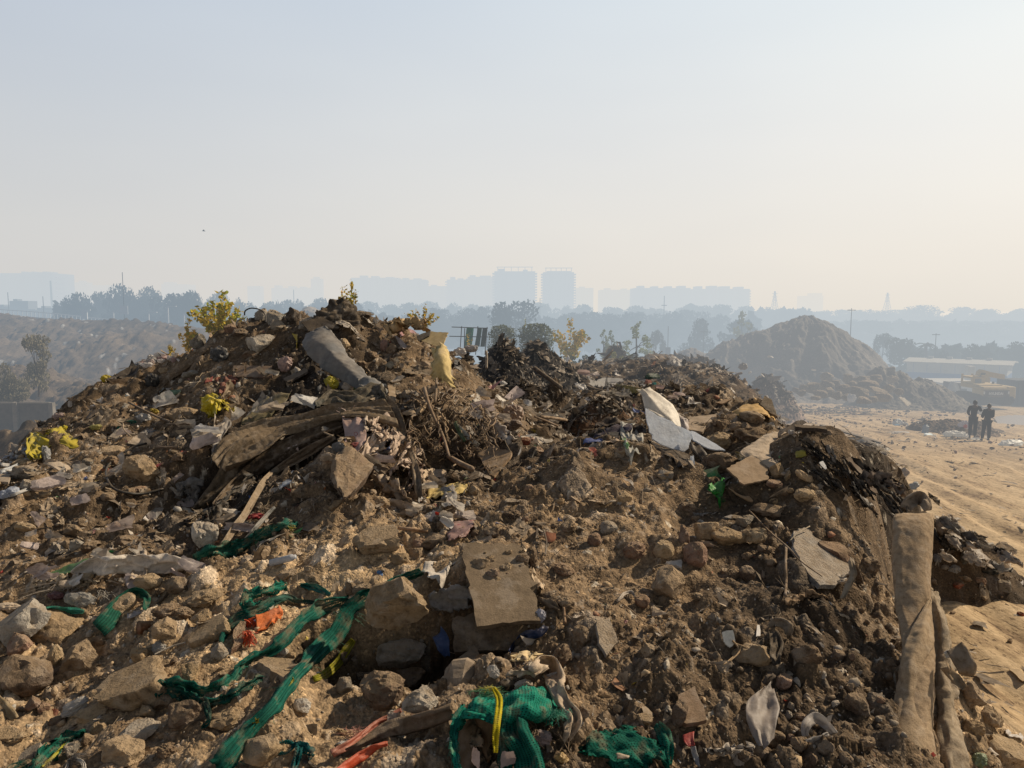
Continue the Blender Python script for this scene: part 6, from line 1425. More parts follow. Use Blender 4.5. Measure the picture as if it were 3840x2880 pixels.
def pick(pal_,n,jit=.2):
 c_=np.array(pal_)[rng.integers(0,len(pal_),n)]
 return np.clip(c_*rng.uniform(1-jit,1+jit,(n,1)),.005,.9)
pb=[]
for k in range(7):
 v,f=stone_shape(['ang','round','ang','block','clod','ang','round'][k],500+k,1 if k<4 else 2)
 pb.append((v,f))
P0,N0,C0,T0=sample_mound(46000)
px_,py_,dp_=proj(P0)
wt=field(px_,py_,[(1900,1500,220,170,1.0),(1500,1150,350,150,.35),(300,1400,400,250,.45),(1080,1250,90,120,.6),(950,1380,120,60,-.3),(200,1050,250,150,.3),(1350,850,300,60,.5),(700,740,200,60,.3),(730,1420,80,70,.6)],.42)
wt=wt*(1-.6*smooth(.36,.6,vnoise(P0[:,0]*.7+3,P0[:,1]*.7,77)))
keep=rng.uniform(0,1,len(P0))<wt
P0,N0,C0,T0,dp_=P0[keep],N0[keep],C0[keep],T0[keep],dp_[keep]
sz=np.minimum(.55*(1-rng.uniform(0,1,len(P0)))**(-1/2.3),4.2)*dp_/F*rng.uniform(.8,1.2,len(P0))
sz=np.clip(sz,.004,.075)
col_=C0*rng.uniform(.8,1.5,(len(P0),1))
gm=rng.uniform(0,1,len(P0))
col_=np.where((gm<.22)[:,None],pick(GREYS+[(.36,.33,.29)],len(P0),.3),col_)
col_=np.where(((gm>.22)&(gm<.40))[:,None],pick(TANS,len(P0),.3),col_)
col_=np.where(((gm>.40)&(gm<.43))[:,None],pick([(.5,.46,.4),(.3,.14,.09)],len(P0),.2),col_)
an=rng.uniform(.7,1.3,(len(P0),3))*np.array([1,1,.75])
merged('pebbles',pb,P0,N0,sz,col_,an,M_rockv,'loose pebbles and clods strewn all over the mound')
def flake(seed,n=4):
 r=np.random.default_rng(seed)
 g=np.linspace(-1,1,n)
 X,Y=np.meshgrid(g,g,indexing='ij')
 X=X*(1+.5*r.normal()*Y*.5)+r.normal(size=X.shape)*.16;Y=Y*r.uniform(.3,1.0)+r.normal(size=X.shape)*.14
 Z=sum(np.abs(X*math.cos(a)+Y*math.sin(a)-c)*h_ for a,c,h_ in[(r.uniform(0,3.14),r.uniform(-.5,.5),r.uniform(-.7,.7))for _ in range(3)])+r.normal(size=X.shape)*.08
 Z-=Z.min()
 return np.stack([X,Y,Z*.8],-1).reshape(-1,3),gridfaces(n,n)
LITPAL=[(.42,.36,.29),(.34,.27,.2),(.5,.44,.37),(.24,.19,.14),(.16,.125,.09),(.3,.28,.26),(.55,.52,.5),(.2,.16,.12),(.12,.095,.075),(.40,.30,.2),(.26,.2,.14),(.06,.055,.05),(.09,.075,.06)]
LITCOL=[(.42,.05,.04),(.05,.12,.35),(.05,.25,.10),(.5,.38,.05),(.45,.2,.2),(.2,.35,.45),(.45,.16,.05)]
HOT=[(1300,830,300,90,.9),(250,1060,330,110,.55),(560,1080,260,90,.5),(800,760,300,90,.45),(300,900,250,90,.5),(1150,930,250,80,.6),(950,1060,150,80,.5),(1850,1000,160,80,.5),(1450,1500,200,130,.25),(2000,1180,160,80,.3),(150,1200,250,90,.5),(1100,1150,200,60,.3),(1650,950,150,70,.35)]
P0,N0,C0,T0=sample_mound(64000)
px_,py_,dp_=proj(P0)
keep=rng.uniform(0,1,len(P0))<field(px_,py_,HOT,.2)
P0,N0,C0,dp_=P0[keep],N0[keep],C0[keep],dp_[keep]
n_=len(P0)
sz=np.clip(np.minimum(1.0*(1-rng.uniform(0,1,n_))**(-1/2.1),6.5)*dp_/F,.008,.13)
col_=pick(LITPAL,n_,.3)
cm=rng.uniform(0,1,n_)<.035
col_[cm]=pick(LITCOL,int(cm.sum()))
col_=np.where((rng.uniform(0,1,n_)<.35)[:,None],C0*rng.uniform(.7,1.5,(n_,1)),col_)
an=np.stack([rng.uniform(.6,1.7,n_),rng.uniform(.4,1.1,n_),rng.uniform(.5,1.2,n_)],-1)
merged('litter',[flake(k)for k in range(14)],P0,N0,sz,col_,an,M_plasticv,'small flakes of paper, plastic and cloth mixed into the soil',tilt=.55,sink=.9,shade=False)
def twig_base(seed):
 r=np.random.default_rng(seed)
 bm=bmesh.new()
 tube(bm,[(-1,0,0),(-.35,r.normal()*.12,r.uniform(0,.15)),(.3,r.normal()*.16,r.uniform(0,.2)),(1,r.normal()*.2,r.uniform(-.05,.25))],[.03,.032,.026,.014],3,False)
 v=np.array([x.co[:]for x in bm.verts]);f=np.array([[q.index for q in x.verts]for x in bm.faces]if bm.verts.index_update()is None else 0)
 bm.free()
 return v,f
P0,N0,C0,T0=sample_mound(9000)
px_,py_,dp_=proj(P0)
keep=rng.uniform(0,1,len(P0))<field(px_,py_,[(1000,1000,200,120,.8),(1450,1050,300,120,.5),(1500,1350,300,200,.3),(1180,1600,120,90,1),(1850,1000,150,100,.9),(1300,850,300,80,.6),(550,1080,250,100,.6)],.14)
P0,N0,dp_=P0[keep],N0[keep],dp_[keep]
n_=len(P0)
sz=rng.uniform(3,13,n_)*dp_/F
merged('twigs',[twig_base(k)for k in range(8)],P0,N0,np.clip(sz,.02,.22),pick([(.2,.14,.085),(.12,.08,.055),(.32,.24,.15),(.08,.06,.045),(.4,.32,.22)],n_,.3),np.ones((n_,3)),M_plasticv,'thin twigs and fibres scattered over the mound',tilt=.25,sink=.6)
FLK=[]
for k in range(16):
 v,f=flake(300+k,9)
 v=crm(crm(v.reshape(9,9,3),15).transpose(1,0,2),15).reshape(-1,3)
 v=v+rng.normal(size=v.shape)*.018
 v=v-v.mean(0)
 FLK.append(npmesh('scrap',v,gridfaces(15,15),True))
FLKM={}
def place_on(name,me_,q,N,s,col,label,cat,group):
 o=bpy.data.objects.new(name,me_)
 C.objects.link(o)
 N=Vector(N)+Vector(rng.normal(size=3))*.35
 o.rotation_euler=(N.normalized().to_track_quat('Z','Y')@Quaternion((0,0,1),random.uniform(0,6.28))).to_euler()
 o.location=q
 o.scale=s
 o.color=(*col,1)
 tag(o,label,cat,group)
 return o
P0,N0,C0,T0=sample_mound(5600)
px_,py_,dp_=proj(P0)
ok=(px_>3)&(px_<1021)&(py_<764)
keep=ok&(rng.uniform(0,1,len(P0))<field(px_,py_,HOT,.06)*.46)
idx=np.where(keep)[0]
CLS=[((.52,.46,.38),'cream plastic scrap',.22),((.36,.28,.2),'tan paper scrap',.22),((.58,.55,.52),'white plastic scrap',.16),((.20,.16,.12),'brown rag scrap',.16),((.06,.055,.05),'black plastic scrap',.10),((.3,.29,.28),'grey plastic scrap',.12),((.4,.05,.04),'red scrap',.02),((.06,.15,.4),'blue scrap',.01),((.48,.22,.22),'pink scrap',.01)]
def where(px,py):
 x,y=px/K,py/K
 if y<900 and x<700:return 'on the upper long slope'
 if y<960 and 1000<x<1650:return 'on the far rubble'
 if x<700 and y<1130:return 'around the lone rock and the dark gully'
 if x<700:return 'on the stony slope near the green nets'
 if x>1690 and y<1260:return 'on the dark slope to the road'
 if y<1060:return 'around the brushwood and the valley'
 if x<1250:return 'around the boulder and the board'
 return 'on the open face of the nearer mound'
nlit=0
npl=sum(1 for o in C.objects if o.name.split('.')[0]=='plastic_scrap')+22
for i in idx[:560]:
 r_=random.random();acc=0
 for c_,nm,p_ in CLS:
  acc+=p_
  if r_<acc:break
 s_=random.choice([random.uniform(5,10),random.uniform(8,14)])*dp_[i]/F
 if 'rag' not in nm and 'paper' not in nm:
  npl+=1
  if npl>298:continue
 mt=M_film if 'plastic' in nm and random.random()<.3 else M_card if 'paper' in nm else M_cloth if 'rag' in nm else M_plastic
 km=(random.randrange(16),mt.name)
 if km not in FLKM:
  FLKM[km]=FLK[km[0]].copy();FLKM[km].materials.append(mt)
 w_=where(px_[i],py_[i])
 cat_='paper scrap' if 'paper' in nm else 'rag' if 'rag' in nm else 'plastic scrap'
 k_=random.uniform(.8,1.2)
 place_on(cat_.replace(' ','_'),FLKM[km],P0[i]+N0[i]*s_*.2,N0[i],(s_*random.uniform(.8,1.3),s_*random.uniform(.6,1),s_*random.uniform(.5,.9)),tuple(v*k_ for v in c_),'small torn '+nm+' among others '+w_,cat_,nm+'s '+w_)
 nlit+=1
CLU=[(60,1180,420,1290,16),(230,860,640,1150,26),(560,760,960,1000,20),(1000,800,1350,905,16),(880,1030,1010,1160,8),(20,1000,220,1180,10)]
for x0,y0,x1,y1,n_ in CLU:
 for k_ in range(n_):
  x,y=random.uniform(x0,x1),random.uniform(y0,y1)
  w_=random.choice([random.uniform(24,38),random.uniform(36,68)])
  c_=random.choice([(.62,.56,.48),(.52,.45,.37),(.66,.63,.59),(.44,.36,.28),(.50,.42,.40)])
  bag('O',x,y,w_,w_*random.uniform(.3,.6),c_,'crumpled pale plastic or cloth lying '+where(x*K,y*K),'torn sheet',name='torn_sheet',mat=random.choice([M_cloth,M_plastic,M_film,M_card]),tilt=random.uniform(-35,35),group='crumpled pale sheets '+where(x*K,y*K),var=random.randrange(12),depth=.7,flat=True,dY=-.14)
P0,N0,C0,T0=sample_mound(4200)
px_,py_,dp_=proj(P0)
ok=(px_>3)&(px_<1021)&(py_<764)
keep=ok&(rng.uniform(0,1,len(P0))<field(px_,py_,[(300,1400,400,200,.1),(1900,1500,200,150,.1),(300,950,300,150,.05),(1300,850,300,60,.1),(700,730,250,60,.08)],.02))
for i in np.where(keep)[0][:max(0,296-len(ROCKS))]:
 s_=random.uniform(4.2,8.0)*dp_[i]/F
 pl=random.choice(['tan','brown','brown','grey','tan'])
 o=place_on('rock',stone_mesh(random.choice(['ang','ang','round','block']),random.randrange(14)),P0[i]+N0[i]*s_*.3,N0[i],(s_*random.uniform(.8,1.2),s_*random.uniform(.7,1),s_*random.uniform(.5,.9)),random.choice(PAL[pl]),'small %s stone among its like '%COLWORD[pl]+where(px_[i],py_[i]),'rock','small %s stones '%COLWORD[pl]+where(px_[i],py_[i]))
NUMC={}
def rel(dx,dy):
 if abs(dx)>1.3*abs(dy):return 'beside'
 return 'in front of' if dy>0 else 'behind'
for o,px,py,wp,kind,pal in ROCKS:
 ds=sorted(MARKS,key=lambda m_:(m_[0]-px)**2+(m_[1]-py)**2)
 size='tiny' if wp<9 else 'small' if wp<15 else 'middling' if wp<24 else 'large' if wp<42 else 'very large'
 noun={'clod':'clod of soil','slab':'slab','block':'block'}.get(kind,'stone')
 shp={'ang':'angular','round':'rounded','slab':'flat','block':'squarish','clod':'crumbly'}[kind]
 cands=[]
 a_,b_=ds[0],ds[1]
 cands.append('%s %s %s %s %s %s'%(size,shp,COLWORD[pal],noun,rel(px-a_[0],py-a_[1]),a_[2]))
 for b_ in ds[1:7]:
  cands.append('%s %s %s %s between %s and %s'%(size,shp,COLWORD[pal],noun,a_[2].replace('the ','',1),b_[2]))
 for b_ in ds[1:5]:
  cands.append('%s %s %s %s %s %s'%(size,shp,COLWORD[pal],noun,rel(px-b_[0],py-b_[1]),b_[2]))
 cands=[c.replace('between ','between the ')for c in cands]
 lab=next((c for c in cands if c not in USED and len(c.split())<=16),None)
 if lab is None:
  lab=next((c.replace(size,'lower '+size,1)for c in cands if c.replace(size,'lower '+size,1)not in USED and len(c.split())<16),cands[0])
 USED.add(lab)
 tag(o,lab,'rock')
HEAPS=[]
def heap(name,cx,cy,zb,cones,rad,label,col,lump=1.0,n=(150,260),dark=.0,gully=.1,jut=.1,seedk=0,cat='heap',skirt=.25,colvar=.5,kind=None):
 """a heap of dumped stuff: cones = (dx, dy, height, radius); polar sheet about its centre"""
 rr_=rad*np.linspace(0.001,1,n[0])**.8
 aa_=np.linspace(0,2*math.pi,n[1],endpoint=False)
 Rg,Ag=np.meshgrid(rr_,aa_,indexing='ij')
 X,Y=cx+Rg*np.cos(Ag),cy+Rg*np.sin(Ag)
 w1=fbm(X*.45,Y*.45,700+seedk,3);w2=fbm(X*.45+9,Y*.45,730+seedk,3)
 H=np.full(X.shape,-9.)
 for dx,dy,hh,rd in cones:
  qx,qy=X-cx-dx+w1*rd*.10,Y-cy-dy+w2*rd*.10
  d_=np.sqrt(qx*qx+qy*qy)
  th=np.arctan2(qy,qx)
  g_=gully*hh*(ridged(th*3.2+40,d_/rd*1.3,760+seedk,2)-.5)*np.clip(d_/rd*2,0,1)*np.clip(1.6-d_/rd,0,1)
  c_h=hh*np.where(d_<rd,1.10-np.sqrt((d_/rd)**2+.035)*1.0,0.09-.35*(d_/rd-1))*.99+g_
  kk=.18*abs(hh)+.02;dd_=np.abs(H-c_h);H=np.maximum(H,c_h)+np.maximum(kk-dd_,0)**2/(4*kk)
 H=np.maximum(H,-skirt)
 l1,b1=lumps(X,Y,.55*lump,801+seedk,.6,.2,.5,.7)
 l2,b2=lumps(X,Y,.24*lump,811+seedk,.6,.2,.5,.75)
 l3,b3=lumps(X,Y,.11*lump,821+seedk,.5,.2,.5,.75)
 H=H+jut*fbm(X*1.3/lump,Y*1.3/lump,841+seedk,4)+(l1*.55*.6+l2*.24*.9+l3*.11)*lump
 cid=np.where(l2>.05,b2,np.where(l1>.05,b1,.5))
 cid=np.where(l3>.05,b3,cid)
 c_=np.array(col)[None,None]*(1-colvar+2*colvar*cid)[...,None]*(.8+.4*vnoise(X*.8,Y*.8,861+seedk))[...,None]
 pale=(cid>.93)[...,None]
 c_=np.where(pale,c_*.3+np.array([.24,.21,.18]),c_)
 edge=np.clip((1-Rg/rad)*5,0,1)
 Z=zb(X,Y)+H*edge-(1-edge)*.2
 nr,nc=Rg.shape
 me_=npmesh(name,np.stack([X,Y,Z],-1).reshape(-1,3),gridfaces(nr,nc,True),True,np.clip(c_,.008,.6).reshape(-1,3),mats=[M_soil])
 HEAPS.append((X,Y,Z,Rg<rad*.9))
 o=link(name,me_)
 tag(o,label,cat,None,kind)
 return o
def base_mound(X,Y):
 return _batch_z(X.ravel(),Y.ravel()).reshape(X.shape)*.2+np.maximum(zmound(X,Y),zground(X,Y))*.8
def spot(tl,x,y,Y):
 return atP(*TP(tl,x,y),Y)
def conespec(tl,x,y,Y,zb):
 p=spot(tl,x,y,Y)
 return p
def heap_at(name,tl,x,y,Y,half,label,col,extra=(),**kw):
 """apex at a plan point and distance; half = half width at the base in plan pixels"""
 p=spot(tl,x,y,Y)
 zf=kw.pop('zb',base_mound)
 zb_=float(zf(np.array([[p[0]]]),np.array([[p[1]]]))[0,0])
 hh=p[2]-zb_
 rd=half*TK(tl)*Y/F
 cn=[(0,0,hh,rd)]
 for(ex,ey,eh)in extra:
  q=spot(tl,ex,ey,Y)
  h2=q[2]-zb_
  cn.append((q[0]-p[0],0,h2,eh*TK(tl)*Y/F))
 ext=max(math.hypot(c[0],c[1])+c[3]for c in cn)*1.1
 return heap(name,p[0],p[1],zf,cn,ext,label,col,**kw)
heap_at('rubbish_heap','B',1050,515,21.5,300,'black rubbish heap with a pointed top beyond the brushwood',(.032,.029,.028),[(930,640,160)],lump=.45,seedk=1,jut=.10,gully=.03,colvar=.7)
heap_at('rubbish_heap','B',1245,548,23.0,330,'second black rubbish heap, rounder, behind the pointed one',(.04,.035,.031),[(1400,670,200)],lump=.5,seedk=2,jut=.10,gully=.03,colvar=.7)
heap_at('soil_heap','B',1190,790,16.5,270,'low brown heap in front of the black rubbish heaps',(.09,.066,.046),[(1380,790,140)],lump=.45,seedk=3,jut=.08,colvar=.6)
heap_at('soil_heap','B',1720,905,13.2,300,'reddish brown soil heap behind the navy cloth',(.125,.075,.046),lump=.4,seedk=4,jut=.06,colvar=.5)
heap_at('soil_heap','C',225,775,27,330,'brown soil heap sloping down to the edge of the road',(.115,.08,.056),[(40,790,220)],lump=.6,seedk=5,jut=.10)
heap_at('rubbish_heap','B',1780,590,42,170,'pale grey rubble heap far out before the green poplar',(.2,.17,.14),lump=.8,seedk=6,jut=.15,colvar=.6)
heap_at('soil_heap','C',170,705,38,180,'low reddish bank behind the brown soil heap',(.14,.095,.07),lump=.8,seedk=7)
heap_at('rubbish_heap','B',800,640,19,120,'small brown heap of rubbish and white bags beside the yellow printed sheet',(.11,.08,.06),lump=.5,seedk=8)
heap_at('rubbish_heap','B',2190,615,44,230,'low brown bank in front of the grey sand mound',(.16,.125,.09),lump=.9,seedk=9)
heap_at('rubble_heap','C',540,765,42,260,'pinkish grey brick rubble tipped beside the brown soil heap',(.24,.18,.15),lump=.9,seedk=10,colvar=.7,zb=lambda X,Y:zground(X,Y))
hp_,hs_=[],[]
for X_h,Y_h,Z_h,ok_ in HEAPS:
 kk=np.argwhere(ok_)
 kk=kk[rng.integers(0,len(kk),700)]
 hp_.append(np.stack([X_h[kk[:,0],kk[:,1]],Y_h[kk[:,0],kk[:,1]],Z_h[kk[:,0],kk[:,1]]],-1))
hp_=np.concatenate(hp_);n_=len(hp_)
merged('heap_litter',[flake(k+20)for k in range(10)],hp_,np.tile([0,-.5,.85],(n_,1)),np.exp(rng.normal(size=n_)*.45)*2.0*hp_[:,1]/F,pick(LITPAL[3:5]+[(.05,.045,.04)]*8+[(.10,.082,.065)]*6+[(.3,.26,.22)],n_,.3),np.stack([rng.uniform(.6,1.7,n_),rng.uniform(.4,1.1,n_),rng.uniform(.5,1.2,n_)],-1),M_plasticv,'shreds of rubbish covering the heaps beyond the mound',tilt=.6,sink=.8,shade=False)
def zgm(X,Y):return zground(X,Y)
heap_at('sand_mound','C',800,335,69,600,'tall grey sand mound rising above the road, streaked with gullies',(.22,.19,.16),[(620,430,380),(470,452,360),(300,528,340),(60,585,320),(1010,430,380),(1150,530,300),(-150,628,300)],lump=1.3,seedk=11,gully=.10,jut=.22,n=(240,420),zb=zgm,colvar=.28)
heap_at('rubble_heap','C',1560,785,57,290,'broken grey rubble bank sliding down to the road behind the boulders',(.19,.165,.135),[(1400,730,230),(1290,690,200)],lump=1.2,seedk=12,gully=.08,jut=.16,zb=zgm,colvar=.6)
GB="""930 790 80 62;930 845 95 64;845 855 84 58;990 830 60 44;1070 795 66 58;1090 838 74 48;950 882 76 54;1040 865 95 58;1000 906 76 48;890 896 95 48;1140 888 115 62;1190 842 140 62;1165 800 115 38;1245 800 95 52;1262 876 105 36;1292 915 105 52;1170 936 105 46;1070 918 76 42;785 856 56 38;770 890 60 36;1330 860 70 50;1360 800 70 40;1240 930 60 36;730 870 44 30;690 890 50 30;860 920 60 26;490 806 60 26;1400 880 60 40;1350 740 70 40"""
for k_,q in enumerate(GB.split(';')):
 x,y,w_,h_=[float(v)for v in q.split()]
 Yb=48+(936-y)*.045
 cc=spot('C',x,y,Yb)
 s_=TK('C')*Yb/F/2
 o=bpy.data.objects.new('boulder',stone_mesh(['ang','round','block','round'][k_%4],40+k_%10))
 C.objects.link(o)
 o.scale=(w_*s_*1.06,w_*s_*.9,h_*s_*1.2);o.location=cc
 o.rotation_euler=(R(random.uniform(-15,15)),R(random.uniform(-14,14)),R(random.uniform(-30,30)))
 cb=random.choice([(.26,.225,.18),(.23,.2,.165),(.29,.25,.2)]);o.color=(*cb,1)
 tag(o,'dusty boulder in the row dumped at the foot of the grey sand mound','boulder','boulders at the foot of the sand mound')
n_=5200
gx_=rng.uniform(2,34,n_);gy_=rng.uniform(22,56,n_)
pp=np.stack([gx_,gy_,zground(gx_,gy_)+.02],-1)
qx,qy,qd=proj(pp)
wt=field(qx,qy,[(1710,860,130,40,.8),(1600,860,90,40,.8),(1850,900,160,25,.5),(2050,960,200,40,.35),(2100,1200,150,150,.3),(1900,860,120,25,.5)],.05)
kp=rng.uniform(0,1,n_)<wt
pp,qd=pp[kp],qd[kp];n_=len(pp)
merged('road_stones',pb,pp,np.tile([0,0,1.],(n_,1)),np.clip(.6*(1-rng.uniform(0,1,n_))**(-1/2.2),0,1.9)*qd/F,pick([(.30,.23,.16),(.36,.30,.23),(.18,.13,.09),(.3,.2,.16)],n_,.3),rng.uniform(.7,1.3,(n_,3))*np.array([1,1,.7]),M_rockv,'stones and crumbs of rubble scattered on the road')
n_=2600
gx_=rng.uniform(6,34,n_);gy_=rng.uniform(9,40,n_)
kp=(gx_>4+0*gy_)&(rng.uniform(0,1,n_)<.15+.8*(vnoise(gx_*.35+gy_*.16,gy_*.9-gx_*.4,905)>.55))
gx_,gy_=gx_[kp],gy_[kp];n_=len(gx_)
pp=np.stack([gx_,gy_,zground(gx_,gy_)+.03],-1)
merged('road_litter',[flake(k+50)for k in range(8)],pp,np.tile([0,0,1.],(n_,1)),np.exp(rng.normal(size=n_)*.5)*.05,pick([(.09,.065,.045),(.13,.095,.065),(.2,.15,.1),(.06,.05,.04),(.4,.36,.3)],n_,.3),np.stack([rng.uniform(.8,2.6,n_),rng.uniform(.4,1,n_),rng.uniform(.2,.6,n_)],-1),M_plasticv,'dark crumbs and shreds lying in the wheel ruts',tilt=.15,sink=.9,shade=False)
def onroad(tl,x,y):
 px,py=TP(tl,x,y)
 return hit(px,py)
mark(*TP('H',1450,1100),'the two people')
RB=[(1140,1345,300,95,(.72,.68,.62),'long white plastic sheet puffed up before the two people','plastic sheet'),(1300,1370,160,60,(.70,.66,.6),'white sheet end touching the feet of the first person','plastic sheet'),(1440,1415,190,40,(.72,.68,.62),'flat white sheet tail between the two people','plastic sheet'),(2010,1480,420,95,(.74,.70,.66),'large white plastic sheet lying beside the second person','plastic sheet'),(1296,1250,180,200,(.52,.46,.46),'peaked white and red sack standing beside the first person','sack'),(625,1205,240,90,(.03,.03,.032),'black rubbish bag with white stripes out on the road','plastic bag'),(265,1162,160,90,(.52,.52,.5),'white bag nearest the black planks out on the road','plastic bag'),(370,1190,110,60,(.5,.49,.47),'smaller white bag leaning on another out on the road','plastic bag'),(785,1200,80,66,(.55,.54,.53),'single white bag beside the black rubbish bag','plastic bag'),(735,1347,160,40,(.28,.48,.62),'light blue plastic piece flat on the road','plastic scrap'),(270,1203,80,26,(.3,.5,.66),'light blue strip under the white bags','plastic scrap'),(860,1225,180,50,(.12,.10,.085),'dark brown board beside the black rubbish bag','board'),(640,1120,160,50,(.13,.11,.09),'dark brown rag behind the black rubbish bag','rag'),(440,1225,90,24,(.6,.55,.48),'pale flat scrap before the black rubbish bag','plastic scrap'),(300,1320,260,26,(.55,.5,.44),'thin white strip along the near wheel rut','plastic strip'),(850,1360,60,26,(.66,.62,.56),'tiny white scrap beside the light blue piece','plastic scrap'),(1400,1000,1,1,(.5,.5,.5),'x','x'),(1335,1080,30,20,(.7,.68,.62),'tiny white chip on the bank behind the sack','plastic scrap')]
for k_,(x,y,w_,h_,c_,t_,ct)in enumerate(RB):
 if t_=='x':continue
 q=onroad('H',x,y+h_*.45)
 c_=tuple(min(.88,v*1.25)for v in c_)if c_[0]>.4 else c_
 bag('H',x,y,w_*1.12,h_*1.25,c_,t_,ct,name=ct.replace(' ','_'),var=k_%12,Y=q[1]+.1,depth=.7)
sk=next(o for o in C.objects if o.get('label','').startswith('peaked white and red'))
bag('H',1310,1225,70,70,(.55,.10,.07),'red print patch on the peaked sack','sack',name='red_patch',var=3,Y=sk.location[1]-.25,depth=.3)
rp=C.objects[-1]
bpy.context.view_layer.update()
del rp['category'];del rp['label']
rp.parent=sk;rp.matrix_parent_inverse=sk.matrix_world.inverted()
q=onroad('H',690,1330)
bm=bmesh.new();box(bm,Vector((0,0,.19)),(.28,.2,.38),None,.03);box(bm,Vector((0,0,.40)),(.16,.12,.06),None,.02)
jc=bmobj('plastic_jerrycan',bm,M_plastic,None,False);jc.location=q;jc.color=(.24,.30,.36,1);jc.rotation_euler=(0,.15,.4)
tag(jc,'bluish grey plastic canister standing before the black rubbish bag','canister')
for(tl,x,y,w_,h_,c_,t_,Yq)in(('C',1082,920,34,60,(.6,.6,.6),'white sack leaning on the front boulders',47),('C',1108,922,34,56,(.64,.63,.62),'second white sack leaning on the front boulders',47),('C',435,755,24,22,(.7,.68,.64),'white bag on top of the brick rubble',42),('C',390,715,60,50,(.32,.28,.24),'dusty bag with a trailing rope by the low reddish bank',40),('C',570,652,36,16,(.5,.46,.42),'pale scrap low on the grey sand mound',52),('C',850,738,30,16,(.5,.46,.42),'pale scrap above the boulders',52),('C',540,922,34,40,(.7,.66,.62),'white bag tip behind the orange brown cardboard',24),('B',765,620,90,60,(.62,.58,.55),'white bag beside the small brown heap',18.5),('B',840,600,100,50,(.5,.47,.45),'grey white bag heap behind the small brown heap',19.2),('B',720,635,70,40,(.52,.5,.48),'pale flat bag at the foot of the yellow printed sheet',18.2),('B',1570,752,90,40,(.55,.42,.38),'pinkish white sheeting on the far rubble',22),('B',1640,765,70,30,(.5,.42,.38),'smaller pinkish sheeting on the far rubble',22),('B',1050,825,55,34,(.62,.6,.57),'white bag lying below the black rubbish heaps',16.5),('B',2010,780,95,45,(.025,.07,.06),'dark teal rolled bag on the far rubble',20),('I',690,165,150,60,(.03,.085,.07),'dark teal bundle behind the white foam sheet',17),('I',640,225,80,45,(.34,.17,.14),'dull red scrap above the white foam sheet',15),('I',700,245,50,30,(.05,.2,.2),'teal scrap beside the dull red one',15),('I',760,280,90,50,(.5,.36,.32),'pinkish paper beside the teal scrap',14.5),('I',960,350,130,40,(.5,.38,.34),'pale pink sheeting on the rubble behind the foam sheet',14),('I',900,385,120,50,(.42,.34,.3),'pale rag on the rubble behind the foam sheet',13.5),('I',1540,250,50,60,(.04,.05,.06),'dark bundle at the tip of the brown soil heap',26)):
 bag(tl,x,y,w_,h_,c_,t_,'bag' if 'bag' in t_ or 'sack' in t_ else 'plastic scrap',name='bag' if 'bag' in t_ or 'sack' in t_ else 'plastic_scrap',Y=Yq,depth=.7)
board('plywood_sheet','C',[(1398,915,47),(1432,920,47.3),(1476,958,47.3),(1456,976,47)],M_wood,(.55,.5,.42),'pale flat panel leaning at the foot of the rubble bank','panel',thick=.06,rough=.02)
cord('pole','B',[(938,615,20),(942,660,19.9),(940,728,19.8)],.035,M_wood,(.34,.28,.22),'pale upright post stuck in the pointed rubbish heap','post',lift=0)
cord('pole','B',[(726,636,17.9),(726,670,17.9),(724,715,17.8)],.02,M_wood,(.5,.45,.38),'thin white stake beside the yellow printed sheet','stake',lift=0)
cord('pole','C',[(320,800,34),(345,770,34),(385,758,34)],.06,M_wood,(.2,.15,.11),'short log at the end of the brown soil heap','log',lift=0)
pd=[TP('H',*q)for q in((1760,1080),(1900,1056),(2080,1052),(2300,1056),(2420,1130),(2400,1280),(2240,1350),(2050,1380),(1900,1345),(1800,1240))]
pq=[hit(*p)for p in pd]
zw=float(np.mean([q[2]for q in pq]))+.10
bm=bmesh.new()
vs=[]
for i in range(len(pd)):
 a_,b_=np.array(pd[i]),np.array(pd[(i+1)%len(pd)])
 for t_ in(0,.25,.5,.75):
  p=a_+(b_-a_)*t_
  d=ray(*p);k_=(zw-CAMZ)/d[2]
  vs.append(bm.verts.new((d[0]*k_+random.uniform(-.12,.12),d[1]*k_+random.uniform(-.2,.2),zw)))
bm.faces.new(vs)
m=newmat('muddy_water')
t=NT(m.node_tree)
bw=t.n('ShaderNodeBump',{'Height':t.noise(t.n('ShaderNodeNewGeometry').outputs['Position'],5,3),'Strength':.03,'Distance':.05})
p=t.n('ShaderNodeBsdfPrincipled',{'Base Color':(.24,.175,.115,1),'Roughness':.22,'Specular IOR Level':.25,'Normal':bw.outputs[0]})
finish(m,t,p.outputs[0])
tag(bmobj('puddle',bm,m),'muddy puddle on the road behind the two people',None,None,'structure')
heap_at('soil_bank','H',1120,1105,38,560,'low dark earth bank between the road rubbish and the puddle',(.15,.105,.07),[(760,1130,300),(1480,1130,300)],lump=.8,seedk=14,jut=.12,zb=zgm)
def part(name,parent,bxs,mat,col=None,bevel=0):
 bm=bmesh.new()
 for c,s in bxs:
  box(bm,Vector(c),s,None,bevel)
 o=bmobj(name,bm,mat,parent)
 if col:o.color=(*col,1)
 return o
M_white=plainmat('dusty_white_paint',(.55,.53,.5),.8,.2,1.2,.15)
M_blue=plainmat('faded_blue_paint',(.16,.27,.47),.7,.2,1.2,.2)
M_roof=plainmat('sheet_roof',(.62,.58,.52),.7,.2,2,.15)
M_dark=plainmat('dark_gap',(.03,.03,.032),.9,.1)
Ysh=84.0
pl_,pr_=spot('H',400,490,Ysh),spot('H',1940,540,Ysh*.93)
Lsh=math.hypot(pr_[0]-pl_[0],pr_[1]-pl_[1])
shed=empty('long_shed',(pl_[0],pl_[1],0),math.atan2(pr_[1]-pl_[1],pr_[0]-pl_[0]))
